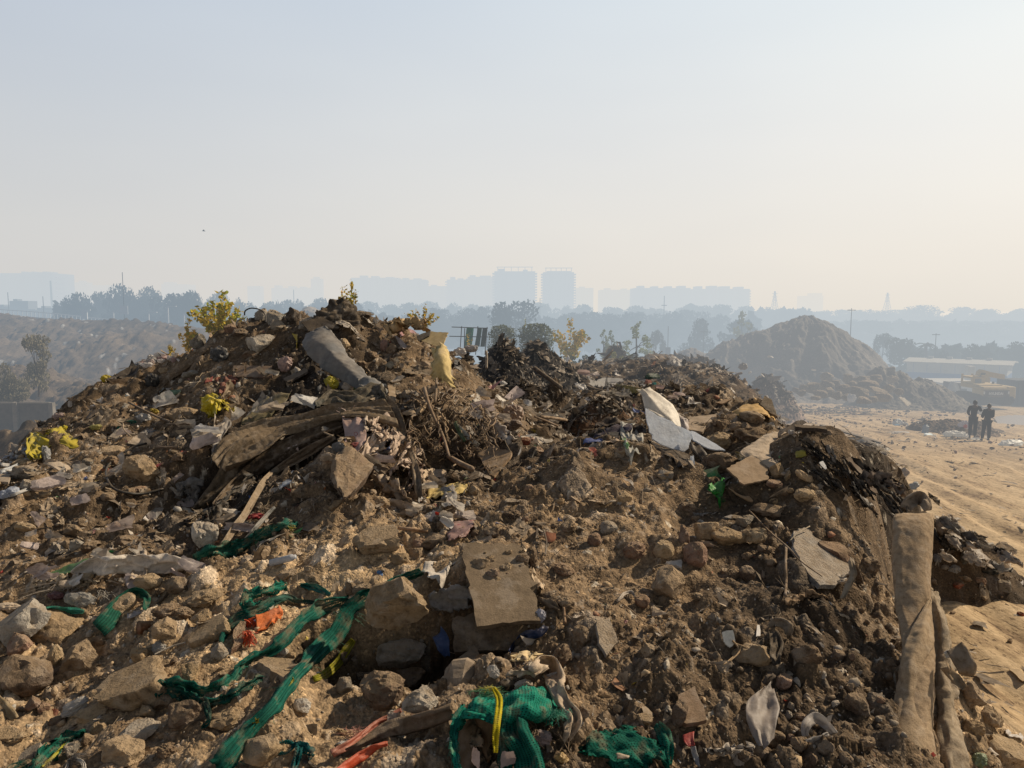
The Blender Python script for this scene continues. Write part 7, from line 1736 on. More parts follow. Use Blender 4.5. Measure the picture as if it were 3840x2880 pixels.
tag(shed,'long white shed with a blue lower band and pale sheet roof','shed')
zt,zb_,zs_=spot('H',400,225,Ysh)[2],spot('H',400,620,Ysh)[2],spot('H',400,385,Ysh)[2]
zbb=spot('H',400,478,Ysh)[2]
part('wall',shed,[((Lsh/2,3.0,(zt+zs_)/2),(Lsh,6,zt-zs_))],M_white)
part('blue_band',shed,[((Lsh/2,3.0,(zs_+zbb)/2-.003),(Lsh+.03,6.03,zs_-zbb))],M_blue)
part('plinth',shed,[((Lsh/2,3.0,(zbb-2.2)/1+1.0),(Lsh-.05,5.95,2.3))],M_white)
bm=bmesh.new()
prof=[(-.5,zt+.02),(3.0,zt+.30),(6.5,zt+.02),(6.5,zt-.13),(3.0,zt+.15),(-.5,zt-.13)]
v0=[bm.verts.new((-.35,a,b))for a,b in prof];v1=[bm.verts.new((Lsh+.5,a,b))for a,b in prof]
bm.faces.new(v0);bm.faces.new(v1[::-1])
for i in range(6):
 bm.faces.new((v0[i],v0[(i+1)%6],v1[(i+1)%6],v1[i]))
bmobj('roof',bm,M_roof,shed)
for k_ in range(4):
 part('vent',shed,[((Lsh*(.2+.2*k_),2.9,zt+.38),(.5,.4,.25))],M_white)
for k_ in range(7):
 part('wall_joint',shed,[((Lsh*(k_+.5)/7,-.012,(zt+zs_)/2),(.04,.02,zt-zs_-.05))],M_blue)
q0,q1=spot('H',930,570,72),spot('H',1660,600,72)
low=empty('low_building',(q0[0],72,0))
tag(low,'low whitewashed building with small dark windows behind the yellow excavator','building')
zt2,zb2=q0[2],q0[2]-2.6
Lw=q1[0]-q0[0]+.3
part('wall',low,[((Lw/2,2,(zt2+zb2)/2),(Lw,4,zt2-zb2))],M_white)
part('roof',low,[((Lw/2,1.9,zt2+.08),(Lw+.5,4.7,.14))],M_roof)
for(x,w_)in((.46,.14),(.82,.08)):
 fr=part('window',low,[((Lw*x,-.02,zt2-.75),(Lw*w_,.06,.7))],M_roof)
 part('pane',fr,[((Lw*x,-.06,zt2-.75),(Lw*w_-.12,.03,.56))],M_dark)
part('door',low,[((Lw*.44,-.025,zt2-1.85),(Lw*.17,.05,1.3))],M_dark)
q=spot('H',1448,500,71)
part('roof_tank',low,[((Lw*.71,1.2,zt2+.95),(.72,.7,1.4))],M_roof,bevel=.06)
q0=spot('H',2092,520,60)
ct=empty('dark_container',(q0[0],60,0));tag(ct,'dark grey container standing beside the yellow excavator','container')
zc=q0[2];zg_=float(zground(q0[0],60))
part('body',ct,[((1.7,1.2,(zc+zg_)/2),(3.4,2.4,zc-zg_))],plainmat('dark_steel',(.06,.07,.08),.7,.2,2,.2))
for k_ in range(9):
 part('rib',ct,[((.2+k_*.38,-.03,(zc+zg_)/2),(.08,.06,zc-zg_-.1))],M_dark)
YX=56.0
qx=spot('H',1790,700,YX)
sx_=TK('H')*YX/F
zg_=spot('H',1790,915,YX)[2]
M_yel=plainmat('dusty_yellow_paint',(.52,.37,.17),.7,.25,3,.2)
M_trk=plainmat('track_steel',(.07,.062,.052),.85,.2,4,.4)
M_band=plainmat('black_decal',(.10,.075,.06),.75,.2,3,.2)
M_lett=plainmat('white_lettering',(.7,.66,.58),.7,.2)
M_glass=plainmat('dusty_glass',(.16,.18,.19),.25,.5)
ex=empty('excavator',(qx[0],YX,zg_))
tag(ex,'dusty yellow tracked excavator seen from behind, parked at the far side of the road','excavator')
def X_(x):return(x-1790)*sx_
def Z_(y):return(915-y)*sx_
cw=Z_(625)-Z_(775)
part('counterweight',ex,[((0,.7,(Z_(650)+Z_(772))/2),((2010-1580)*sx_,1.4,Z_(650)-Z_(772))),((0.02,.72,Z_(640)),((2005-1590)*sx_,1.3,.22))],M_yel,bevel=.10)
cwp=ex.children[0]
part('decal_band',cwp,[((-.0,-.012,(Z_(668)+Z_(765))/2),((1995-1595)*sx_,.03,Z_(668)-Z_(765)))],M_band)
def text_part(txt,parent,loc,hgt,width,mat,name='lettering'):
 cu=bpy.data.curves.new('t','FONT');cu.body=txt;cu.align_x='CENTER';cu.align_y='CENTER';cu.extrude=.02;cu.resolution_u=3;cu.offset=.018
 ob=bpy.data.objects.new('t',cu);C.objects.link(ob)
 me_=bpy.data.meshes.new_from_object(ob.evaluated_get(bpy.context.evaluated_depsgraph_get()))
 bpy.data.objects.remove(ob)
 xs=[v.co.x for v in me_.vertices];ys=[v.co.y for v in me_.vertices]
 a_,b_=width/(max(xs)-min(xs)),hgt/(max(ys)-min(ys))
 cy_=(max(ys)+min(ys))/2
 for v in me_.vertices:
  v.co=(v.co.x*a_,v.co.z,(v.co.y-cy_)*b_)
 me_.materials.clear()
 o=link(name,me_,mat,parent);o.location=loc
 return o
text_part('HYUNDAI',cwp,(X_(1778),-.05,Z_(717)),46*sx_,215*sx_,M_lett)
for x in(1598,1975):
 part('reflector',cwp,[((X_(x),-.03,Z_(705)),(.10,.03,.22))],M_lett)
part('engine_cover',ex,[((X_(1800),1.9,Z_(632)),((2000-1610)*sx_,2.2,.35))],M_yel,bevel=.06)
part('deck',ex,[((X_(2030),1.6,Z_(705)),(.62,3.2,.9))],M_yel,bevel=.06)
part('exhaust',ex,[((X_(1940),1.6,Z_(600)),(.12,.12,.35))],M_trk)
cabx,cabw=X_(1755),(1850-1665)*sx_
cab=part('cab',ex,[((cabx,2.7,Z_(510)),(cabw,1.6,.14)),((cabx-cabw/2+.06,1.95,Z_(570)),(.12,.12,1.0)),((cabx+cabw/2-.12,1.95,Z_(570)),(.24,.12,1.0)),((cabx-cabw/2+.06,3.45,Z_(570)),(.12,.12,1.0)),((cabx+cabw/2-.06,3.45,Z_(570)),(.12,.12,1.0)),((cabx,2.7,Z_(620)),(cabw,1.6,.3))],M_yel)
part('window',cab,[((cabx,1.98,Z_(560)),(cabw-.3,.03,.75))],M_glass)
for sgn in(-1,1):
 tx=X_(1790)+sgn*190*sx_
 bm=bmesh.new()
 prof=[(.2,.05),(2.9,.05),(3.3,.35),(3.3,.62),(2.9,.85),(.2,.85),(-.2,.62),(-.2,.35)]
 v0=[bm.verts.new((tx-.3,a,b))for a,b in prof];v1=[bm.verts.new((tx+.3,a,b))for a,b in prof]
 bm.faces.new(v0);bm.faces.new(v1[::-1])
 for i in range(8):
  a,b=prof[i],prof[(i+1)%8]
  bm.faces.new((v0[i],v0[(i+1)%8],v1[(i+1)%8],v1[i]))
  n_=max(1,int(math.hypot(b[0]-a[0],b[1]-a[1])/.2))
  for j in range(n_):
   t_=(j+.5)/n_
   box(bm,Vector((tx,a[0]+(b[0]-a[0])*t_,a[1]+(b[1]-a[1])*t_)),(.64,.07,.07))
 bmobj('track',bm,M_trk,ex)
part('undercarriage',ex,[((X_(1790),1.5,Z_(815)),(1.5,2.0,.55)),((X_(1790),1.5,Z_(785)),(1.1,1.1,.3))],M_trk)
def armpart(name,parent,pts,wid,mat):
 bm=bmesh.new()
 n_=len(pts)//2
 v0=[bm.verts.new((p[0],p[2]-wid/2,p[1]))for p in pts];v1=[bm.verts.new((p[0],p[2]+wid/2,p[1]))for p in pts]
 bm.faces.new(v0);bm.faces.new(v1[::-1])
 for i in range(len(pts)):
  j=(i+1)%len(pts)
  bm.faces.new((v0[i],v0[j],v1[j],v1[i]))
 return bmobj(name,bm,mat,parent)
def hp(x,y,Yo=3.4):return(X_(x),Z_(y),Yo)
boom=armpart('boom',ex,[hp(1880,600),hp(1925,430),hp(1965,400),hp(2110,440),hp(2330,480),hp(2330,560),hp(2090,520),hp(2030,545),hp(1985,620)],.5,M_yel)
for k_ in range(3):
 bm=bmesh.new();tube(bm,[(X_(1905+k_*26),3.05,Z_(590)),(X_(1940+k_*26),3.05,Z_(450))],.05,6);bmobj('hydraulic_hose',bm,M_trk,boom)
armpart('dipper_arm',ex,[hp(2030,545,3.3),hp(2090,530,3.3),hp(2090,650,3.3),hp(2035,640,3.3)],.4,M_yel)
q=spot('H',1180,760,60)
s2=TK('H')*60/F
zq=spot('H',1180,850,60)[2]
ld=empty('digger',(q[0],60,zq));tag(ld,'white digger arm and bucket half hidden behind the rubble bank','digger')
def hq(x,y,Yo=0):return((x-1180)*s2,(850-y)*s2,Yo)
armpart('arm',ld,[hq(1040,660),hq(1080,560),hq(1095,530),hq(1140,560),hq(1215,710),hq(1180,720),hq(1130,620),hq(1085,700)],.4,M_white)
armpart('ram',ld,[hq(1105,550,-.35),hq(1135,560,-.35),hq(1190,700,-.35),hq(1165,710,-.35)],.15,M_roof)
armpart('body',ld,[hq(1180,560,1.2),hq(1280,565,1.2),hq(1290,700,1.2),hq(1400,720,1.2),hq(1400,800,1.2),hq(1180,810,1.2)],1.6,plainmat('machine_grey',(.2,.2,.2),.7,.2,3,.3))
armpart('bucket',ld,[hq(1170,740,-.6),hq(1325,735,-.6),hq(1335,810,-.6),hq(1300,850,-.6),hq(1200,840,-.6)],1.1,M_roof)
M_navy=plainmat('dark_navy_cloth',(.010,.012,.018),.95,.05,20,.3)
M_black=plainmat('black_cloth',(.008,.009,.013),.95,.05,20,.3)
M_skin=plainmat('brown_skin',(.10,.055,.035),.7,.2)
M_hair=plainmat('black_hair',(.008,.007,.007),.6,.3)
M_shoe=plainmat('dusty_shoe',(.07,.06,.05),.8,.2)
def skinned(name,verts,edges,rads,mat,parent,sub=2,rootv=0):
 me_=bpy.data.meshes.new(name)
 me_.from_pydata(verts,edges,[])
 o=link(name,me_,None,None)
 mo=o.modifiers.new('s','SKIN');mo.use_smooth_shade=True
 for i,r_ in enumerate(rads):
  sv=me_.skin_vertices[0].data[i]
  sv.radius=r_ if isinstance(r_,tuple)else(r_,r_)
  sv.use_root=i==rootv
 o.modifiers.new('d','SUBSURF').levels=sub
 o.modifiers['d'].render_levels=sub
 dg=bpy.context.evaluated_depsgraph_get()
 me2=bpy.data.meshes.new_from_object(o.evaluated_get(dg))
 bpy.data.objects.remove(o)
 me2.polygons.foreach_set('use_smooth',np.ones(len(me2.polygons),bool))
 return link(name,me2,mat,parent)
def person(foot,H,yaw,label,arms,head_yaw,head_tilt,lean,stance,coat):
 root=empty('person',tuple(foot),yaw);tag(root,label,'person')
 s=H/1.74
 sh=[(-.20,-.01,1.42),(.20,-.01,1.42)]
 hipc=(0,0,.93)
 V=[hipc,(0+lean*.3,.0,1.10),(lean*.6,-.01,1.30),(lean,-.02,1.44),(lean*1.1,-.01,1.53)]
 E=[(0,1),(1,2),(2,3),(3,4)]
 Rd=[(.15,.12),(.145,.11),(.165,.12),(.12,.09),.055]
 hands=[]
 for k,sg in enumerate((-1,1)):
  el,wr=arms[k]
  b=len(V)
  V+=[(sg*.175+lean,-.01,1.42),tuple(el),tuple(wr)]
  E+=[(3,b),(b,b+1),(b+1,b+2)]
  Rd+=[.068,.048,.033]
  hands.append((V[b+1],V[b+2]))
 for k,sg in enumerate((-1,1)):
  b=len(V)
  fx,fy=stance[k]
  V+=[(sg*.095,0,.88),((sg*.10+fx)/2+.0,fy*.5-.015,.49),(fx,fy,.09)]
  E+=[(0,b),(b,b+1),(b+1,b+2)]
  Rd+=[.098,.066,.045]
 sc=lambda L:[tuple(q*s for q in v)for v in L]
 rs=[tuple(q*s for q in r_)if isinstance(r_,tuple)else r_*s for r_ in Rd]
 body=skinned('body',sc(V),E,rs,M_skin,root)
 jv=list(range(0,11));jE=[e for e in E if e[0]<11 and e[1]<11]
 jr=[tuple(q*1.0+.022 for q in r_)if isinstance(r_,tuple)else r_+.02 for r_ in rs[:11]]
 jr[4]=.06*s
 JV=sc(V[:11]);JV[4]=tuple(np.array(JV[3])*.45+np.array(JV[4])*.55)
 for k in(7,10):
  JV[k]=tuple(np.array(JV[k-1])*.06+np.array(JV[k])*.94)
  jr[k]=.045*s
 JV[0]=(0,0,.86*s)
 skinned('jacket',JV,jE,jr,coat,root)
 TV=sc([hipc]+V[11:]);TE=[(0,1),(1,2),(2,3),(0,4),(4,5),(5,6)]
 skinned('trousers',TV,TE,[(.165*s,.135*s),.112*s,.083*s,.07*s,.112*s,.083*s,.07*s],M_black,root)
 for k in(0,1):
  fx,fy=stance[k]
  bm=bmesh.new()
  bmesh.ops.create_uvsphere(bm,u_segments=14,v_segments=8,radius=1)
  for v in bm.verts:
   v.co=Vector((fx*s+v.co.x*.048*s,(fy+.055)*s+v.co.y*.135*s,max(.004,.045*s+v.co.z*.05*s*(1.2 if v.co.y<0 else .8))))
  bmobj('shoe',bm,M_shoe,root,True)
 hd=empty('head',(lean*1.25*s,.01*s,1.62*s));hd.parent=root
 hd.rotation_euler=(R(head_tilt),0,R(head_yaw))
 bm=bmesh.new()
 bmesh.ops.create_icosphere(bm,subdivisions=4,radius=1)
 for v in bm.verts:
  c=v.co
  x,y,z=c.x*.078,c.y*.098,c.z*.118
  if z<0:x*=1+z*2.2;y*=1+(z*1.2 if c.y<0 else 0)
  if c.y>.7:
   y+=.018*math.exp(-((c.x/.14)**2)-((c.z+.12)/.2)**2)
   y-=.010*(math.exp(-(((c.x-.36)/.16)**2)-((c.z-.08)/.12)**2)+math.exp(-(((c.x+.36)/.16)**2)-((c.z-.08)/.12)**2))
   y+=.006*math.exp(-((c.x/.3)**2)-((c.z+.45)/.07)**2)
  if abs(c.x)>.86 and-.35<c.z<.25 and abs(c.y)<.3:x*=1.18
  v.co=Vector((x,y,z))*s
 hm=bmobj('face',bm,M_skin,hd,True)
 bm=bmesh.new()
 bmesh.ops.create_icosphere(bm,subdivisions=3,radius=1)
 kill=[v for v in bm.verts if v.co.z<-.35 or(v.co.y>.45 and v.co.z<.42)]
 bmesh.ops.delete(bm,geom=kill,context='VERTS')
 for v in bm.verts:
  k=1+.05*mn.noise(v.co*5)
  v.co=Vector((v.co.x*.089*k,v.co.y*.110*k-.004,v.co.z*.130*k+.004))*s
 bmobj('hair',bm,M_hair,hd,True)
 for sg in(-1,1):
  bm=bmesh.new();bmesh.ops.create_uvsphere(bm,u_segments=8,v_segments=6,radius=.011*s)
  for v in bm.verts:v.co+=Vector((sg*.03,.083,.012))*s
  bmobj('eye',bm,M_hair,hd,True)
 for k,(el,wr)in enumerate(hands):
  d=(Vector(wr)-Vector(el)).normalized();sd_=d.cross(Vector((0,1,0)))
  sd_=sd_.normalized()if sd_.length>.1 else Vector((1,0,0))
  nr=sd_.cross(d)
  w0=Vector(wr)
  HV=[w0,w0+d*.045,w0+d*.085];HE=[(0,1),(1,2)];HR=[(.026,.018),(.038,.016),(.038,.014)]
  for j,ln in enumerate((.062,.074,.070,.054)):
   b=len(HV);base=w0+d*.09+sd_*(.029-.0195*j)
   HV+=[base,base+d*ln*.5+nr*.012,base+d*ln*.85+nr*.035]
   HE+=[(2,b),(b,b+1),(b+1,b+2)];HR+=[.0095,.0085,.007]
  b=len(HV)
  HV+=[w0+d*.035+sd_*.042,w0+d*.07+sd_*.06+nr*.015,w0+d*.095+sd_*.055+nr*.025]
  HE+=[(1,b),(b,b+1),(b+1,b+2)];HR+=[.012,.010,.008]
  skinned('hand',[tuple(q*s for q in v)for v in HV],HE,[tuple(q*s for q in r_)if isinstance(r_,tuple)else r_*s for r_ in HR],M_skin,root,1)
 return root
f1=hit(*TP('H',1415,1402));f2=hit(*TP('H',1625,1448))
h1=(1400-812)*TK('H')*f1[1]/F;h2=(1448-866)*TK('H')*f2[1]/F
person(f1,h1,R(-30),'person in a black jacket raising one hand to the mouth, nearer the boulders',[((-.225,-.02,1.16),(-.14,.16,1.02)),((.30,.08,1.25),(.12,.17,1.50))],35,-4,.03,((-.10,-.02),(.10,.05)),M_black)
person(f2,h2,R(-10),'person in a dark navy shirt seen from behind with legs apart and head bowed',[((-.225,-.03,1.14),(-.10,.20,1.08)),((.225,-.03,1.14),(.10,.20,1.06))],-40,-16,.05,((-.17,0.0),(.14,.06)),M_navy)
def leaf_mat(name,rough=.8,trans=.3):
 m=newmat(name);t=NT(m.node_tree)
 c=t.mix(1,t.n('ShaderNodeVertexColor',layer_name='Col').outputs[0],t.n('ShaderNodeObjectInfo').outputs['Color'],'MULTIPLY')
 p=t.n('ShaderNodeBsdfPrincipled',{'Base Color':c,'Roughness':rough,'Specular IOR Level':.15})
 sh=t.n('ShaderNodeMixShader',{0:trans,1:p.outputs[0],2:t.n('ShaderNodeBsdfTranslucent',{'Color':c}).outputs[0]})
 return finish(m,t,sh.outputs[0])
M_leaf=leaf_mat('leaves')
M_bark=plainmat('bark',(.075,.058,.045),.9,.1,8,.3)
def quads(c,s,r,flat=0,long=1.0):
 """leaf clumps: little crossed faces at points c of size s"""
 n=len(c)
 a=r.normal(size=(n,3));a[:,2]*=1-flat;a/=np.linalg.norm(a,axis=1)[:,None]+1e-9
 b=np.cross(a,r.normal(size=(n,3)));b/=np.linalg.norm(b,axis=1)[:,None]+1e-9
 s=(s*r.uniform(.6,1.4,n))[:,None]
 k=r.uniform(.5,1,(n,1))
 v=np.stack([c-a*s*long,c+b*s*k*.8+a*s*.2,c+a*s*long,c-b*s*k*.8],1).reshape(-1,3)
 return v,np.arange(4*n).reshape(-1,4)
def crown_pts(kind,r,n):
 L=[]
 nb={'broad':17,'umbrella':15,'tall':14,'bush':13,'poplar':16}[kind]
 for k in range(nb):
  a=r.uniform(0,6.28);q=math.sqrt(r.uniform())
  if kind=='broad':c=np.array([q*.42*math.cos(a),q*.42*math.sin(a),r.uniform(.14,.88)]);c[:2]*=1.1-1.0*abs(c[2]-.45);rad=r.uniform(.12,.2)
  elif kind=='umbrella':c=np.array([q*.52*math.cos(a),q*.52*math.sin(a),.80-.5*q*q*r.uniform(.5,1)+r.uniform(-.06,.06)]);rad=r.uniform(.09,.15)
  elif kind=='tall':z=r.uniform(.12,.9);c=np.array([.28*q*math.cos(a),.26*q*math.sin(a),z]);rad=r.uniform(.10,.17)
  elif kind=='poplar':z=(k+.5)/nb;w=.24*(1-z)**.7*(.4+min(1,z*5));c=np.array([w*math.cos(a),w*math.sin(a),.06+.9*z]);rad=.05+.06*(1-z)
  else:c=np.array([q*.46*math.cos(a),q*.46*math.sin(a),r.uniform(.18,.72)*(1-.5*q)]);rad=r.uniform(.12,.22)
  m=max(8,int(n*rad**2/(nb*.016)))
  d=r.normal(size=(m,3));d/=np.linalg.norm(d,axis=1)[:,None]
  rr_=rad*r.uniform(.35,1.12,(m,1))**.6
  L.append((c+d*rr_*np.array([1.15,1.15,.8]),c,rad,d))
 return L
TREE={}
def tree_base(kind,seed,n=1700,leaf=.030):
 r=np.random.default_rng(seed)
 L=crown_pts(kind,r,n)
 pts=np.concatenate([l[0]for l in L])
 sh=np.concatenate([.55+.45*l[3][:,2]+r.uniform(-.2,.25,len(l[0]))for l in L])  # lobe tops lighter, undersides darker: light painted into the leaf colour
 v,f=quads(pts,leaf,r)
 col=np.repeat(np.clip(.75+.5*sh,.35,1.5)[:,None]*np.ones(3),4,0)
 cr=npmesh('crown',v,f,False,col,mats=[M_leaf])
 bm=bmesh.new()
 ht=.45
 wob=[(r.normal()*.012,r.normal()*.012)for _ in range(4)]
 tube(bm,[(0,0,-.03),(wob[0][0],wob[0][1],ht*.5),(wob[1][0],wob[1][1],ht)],[.028,.021,.016],6)
 for l in L[::2]:
  c=l[1];tube(bm,[(wob[1][0],wob[1][1],ht*r.uniform(.6,1)),tuple(c*.5+np.array([0,0,ht*.5])),tuple(c)],[.011,.008,.004],4,False)
 tm=bpy.data.meshes.new('trunk');bm.to_mesh(tm);bm.free();tm.materials.append(M_bark)
 TREE[(kind,seed)]=(cr,tm)
for kd in('broad','umbrella','tall','bush','poplar'):
 for s_ in range(4 if kd=='broad' else 2):
  tree_base(kd,s_)
def tree(kind,x,top,w,Y,label,col,tl='O',group=None,base=None,name=None,cat='tree'):
 """x, top in plan; w crown width in plan; stands on the land at distance Y"""
 p=atP(*TP(tl,x,top),Y)
 zb_=max(float(zground(p[0],Y)),-7.0)if base is None else atP(*TP(tl,x,base),Y)[2]
 h=p[2]-zb_
 wd=w*TK(tl)*Y/F
 cands=[k for k in TREE if k[0]==kind]
 cr,tm=TREE[cands[int(x)%len(cands)]]
 o=empty(name or('bush' if kind=='bush' else 'tree'),(p[0],Y,zb_),random.uniform(0,6))
 nat={'broad':.85,'umbrella':1.15,'tall':.62,'bush':1.05,'poplar':.5}[kind]
 o.scale=(wd/nat,wd/nat,h/.97)
 t_=link('trunk',tm,None,o);c_=link('crown',cr,None,o)
 k=random.uniform(.85,1.15);c_.color=(col[0]*k,col[1]*k,col[2]*k,1)
 tag(o,label,cat,group)
 return o
DG,MG,PG=(.022,.034,.017),(.05,.062,.03),(.075,.085,.045)
BELTS=[([(150,655,50),(178,640,60),(212,628,62),(250,622,62),(285,625,60),(318,628,62),(352,632,62),(388,630,60),(418,636,52)],'broad',190,DG,'dense dark tree in the thick grove beyond the left-hand dump','trees of the thick grove'),([(445,634,40),(470,622,62),(505,636,50),(545,645,50),(580,644,55),(618,640,60),(655,640,60),(690,636,56),(725,640,50)],'umbrella',235,DG,'flat-topped tree in the hazy row behind the main heap','flat-topped trees behind the main heap'),([(770,650,50),(800,645,60),(840,652,60),(880,648,70),(930,645,60),(975,648,60),(1020,652,60),(1060,655,50),(1170,648,60),(1215,655,60),(1262,652,60),(1320,658,60),(1370,655,70),(1420,662,60),(1470,660,60),(1520,655,60),(1562,652,70),(1610,656,60),(1655,658,50),(1700,665,60)],'umbrella',330,DG,'pale hazy tree in the long belt under the apartment towers','trees of the long belt under the towers'),([(905,672,70),(955,668,70),(1010,672,80),(1062,668,70),(1150,675,60),(1200,680,70),(1255,678,70),(1300,672,70),(1345,668,80),(1400,672,70),(1450,678,70),(1500,668,70),(1545,672,60)],'broad',210,DG,'hazy rounded tree in the nearer belt behind the creeper walls','trees of the nearer belt'),([(1760,672,60),(1800,668,60),(1835,672,60),(1885,665,60),(1925,672,55),(1960,668,70),(2010,662,75),(2062,666,70),(2110,672,60),(2150,670,60),(2195,668,60)],'broad',430,DG,'very faint tree on the skyline beyond the shed','faint trees on the skyline beyond the shed'),([(1790,695,50),(1825,692,50),(1862,688,50),(1900,690,50),(1940,694,50),(1980,690,60),(2020,694,50),(2065,690,60),(2110,695,50),(2150,692,60),(2195,690,60)],'tall',300,DG,'hazy slender tree in the middle row beyond the shed','slender trees beyond the shed'),([(1980,728,50),(2030,722,60),(2068,720,60),(2105,724,60),(2150,722,60),(2195,718,70),(2225,722,60)],'bush',102,DG,'dark thick tree standing right behind the long white shed','dark trees behind the shed'),([(5,668,40),(35,672,40),(62,676,40),(92,674,40),(118,678,36)],'bush',210,DG,'small hazy tree among the roofs at the far edge of the left-hand dump','small trees beyond the left-hand dump')]
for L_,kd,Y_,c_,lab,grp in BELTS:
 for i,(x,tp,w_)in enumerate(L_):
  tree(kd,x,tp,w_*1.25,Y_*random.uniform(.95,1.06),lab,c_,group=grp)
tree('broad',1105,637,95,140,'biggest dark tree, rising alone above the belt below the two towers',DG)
tree('umbrella',2040,458,135,105,'single flat-topped tree beside the pale water',MG,'B')
tree('umbrella',380,385,330,125,'wide umbrella tree at the shoulder of the grey sand mound',DG,'C')
tree('broad',90,425,190,120,'rounded tree before the umbrella tree, next to the water',DG,'C')
tree('poplar',400,358,170,90,'pale yellowish green tree in front of the umbrella tree',(.20,.20,.07),'C')
tree('umbrella',1300,480,200,112,'tree with open flat layers behind the flank of the sand mound',MG,'C')
tree('tall',1420,515,190,100,'taller leafy tree between the open flat tree and the palm',DG,'C')
tree('poplar',1915,425,160,58,'pale green poplar-like tree on the far rubble',(.20,.23,.08),'B',base=700)
tree('poplar',1700,475,70,60,'slim pale green sapling beside the poplar-like tree',(.16,.18,.06),'B',base=660)
tree('poplar',1752,480,70,60,'second slim sapling touching the first',(.14,.17,.06),'B',base=660)
for x,tp,w_,lb in((1480,600,170,'dark bush under the yellow sapling'),(1600,590,150,'dark bush between the yellow sapling and the slim saplings'),(1780,560,130,'low pale bush in front of the poplar-like tree'),(1570,640,80,'small yellow green bush at the end of the black heaps')):
 tree('bush',x,tp,w_,40,lb,MG if 'dark' in lb else(.2,.19,.05),'B',base=740,cat='bush')
for x,tp,w_,bs,Y_,lb in((40,560,200,960,46,'dry brown bush above the concrete wall'),(225,490,150,900,48,'thin bare tree with dusty leaves above the concrete wall'),(110,780,200,960,46,'lower dusty bush leaning on the concrete wall'),(-60,640,200,960,46,'bush cut off by the edge above the concrete wall')):
 tree('tall' if 'tree' in lb else 'bush',x,tp,w_,Y_,lb,(.17,.15,.10),'A',base=bs,cat='tree' if 'tree' in lb else 'bush')
for Yt,x0,x1,yt,yb,lb in((205,120,450,634,700,'thick undergrowth below the grove'),(225,440,800,645,725,'scrub below the flat-topped row'),(225,800,1640,668,742,'thick undergrowth along the nearer belt'),(340,640,1760,656,712,'hazy woodland under the long belt'),(310,1640,2300,692,735,'hazy woodland beyond the shed'),(440,1640,2300,674,700,'faint woodland on the skyline beyond the shed'),(112,1960,2300,722,790,'dark thicket behind the shed')):
 r=np.random.default_rng(x0+Yt);n=int((x1-x0)*14)
 u=r.uniform(x0,x1,n);q=vnoise(u*.035,u*0+Yt,3)*.6+vnoise(u*.11,u*0,Yt)*.4
 top=yt+(1-q)*(yb-yt)*.75;v=top+(yb+6-top)*r.uniform(0,1,n)**.8
 d=np.stack([(u*K-512)/F,cp+(384-v*K)/F*sp,-sp+(384-v*K)/F*cp],-1)
 P=np.array([0,0,CAMZ])+d*((Yt+r.normal(size=n)*4)/d[:,1])[:,None]
 vv,f=quads(P,Yt*.0052,r)
 o=link('undergrowth',npmesh('undergrowth',vv,f,False,np.repeat(r.uniform(.6,1.3,(n,1))*np.ones(3),4,0),mats=[M_leaf]));o.color=(*DG,1);tag(o,lb,None,None,'stuff')
pp_=atP(*TP('C',1580,575),100);zb_=float(zground(pp_[0],100))
pm=empty('palm_tree',(pp_[0],100,zb_));tag(pm,'small palm beside the pole, before the pale water','palm')
hp_=pp_[2]-zb_
bm=bmesh.new();tube(bm,[(0,0,-.2),(.1,0,hp_*.5),(0,0,hp_)],[.22,.17,.14],6);bmobj('trunk',bm,M_bark,pm)
bm=bmesh.new()
for k in range(14):
 a=k*.449;e=random.uniform(-.3,.9)
 pr=None
 for j in range(6):
  t_=j/5;rad=1.5*t_;z=hp_+math.sin(e)*rad-.9*t_*t_
  c=Vector((math.cos(a)*rad,math.sin(a)*rad,z));s_=Vector((-math.sin(a),math.cos(a),0))*(.22*(1-t_)+.03)
  q=(bm.verts.new(c+s_+Vector((0,0,-.12))),bm.verts.new(c),bm.verts.new(c-s_+Vector((0,0,-.12))))
  if pr:bm.faces.new((pr[0],q[0],q[1],pr[1]));bm.faces.new((pr[1],q[1],q[2],pr[2]))
  pr=q
bmobj('fronds',bm,plainmat('palm_leaf',(.05,.06,.03)),pm)
def sapling(tl,x,base,top,w,Y,label,col,nst,seed,dens=26):
 dens=int(dens*2.6);col=tuple(q*1.25 for q in col)
 r=np.random.default_rng(seed)
 b,t_=atP(*TP(tl,x,base),Y),atP(*TP(tl,x,top),Y)
 h=t_[2]-b[2];hw=w*TK(tl)*Y/F/2
 o=empty('sapling',tuple(b));tag(o,label,'sapling')
 bm=bmesh.new();L=[]
 for k in range(nst):
  ex=r.uniform(-1,1)*hw;ey=r.uniform(-1,1)*hw*.6;ez=h*(1-.35*abs(ex)/hw)*r.uniform(.75,1)
  if k==0:ex,ez=.1*hw,h
  P=[np.array([ex*q**1.3,ey*q,ez*q])for q in np.linspace(0,1,6)]
  tube(bm,[tuple(p)for p in P],list(np.linspace(.022,.006,6)*h/3),4,False)
  for j in range(dens):
   q=r.uniform(.2,1.0);i=min(4,int(q*5));p=P[i]+(P[i+1]-P[i])*(q*5-i)
   L.append(p+r.normal(size=3)*np.array([.05,.05,.04])*h*.75)
 bmobj('stem',bm,M_bark,o)
 v,f=quads(np.array(L),.046*h,r)
 c=np.repeat(np.array(col)[None]*r.uniform(.5,1.3,(len(L),1))*np.where(r.uniform(size=(len(L),1))<.3,np.array([[.55,.8,.6]]),1),4,0)
 link('leaves',npmesh('leaves',v,f,False,c,mats=[M_leaf]),None,o)
YL=(.50,.33,.035)
sapling('A',1410,560,225,330,24,'yellow green sapling with many upright stems behind the ridge',(.50,.37,.04),13,1,34)
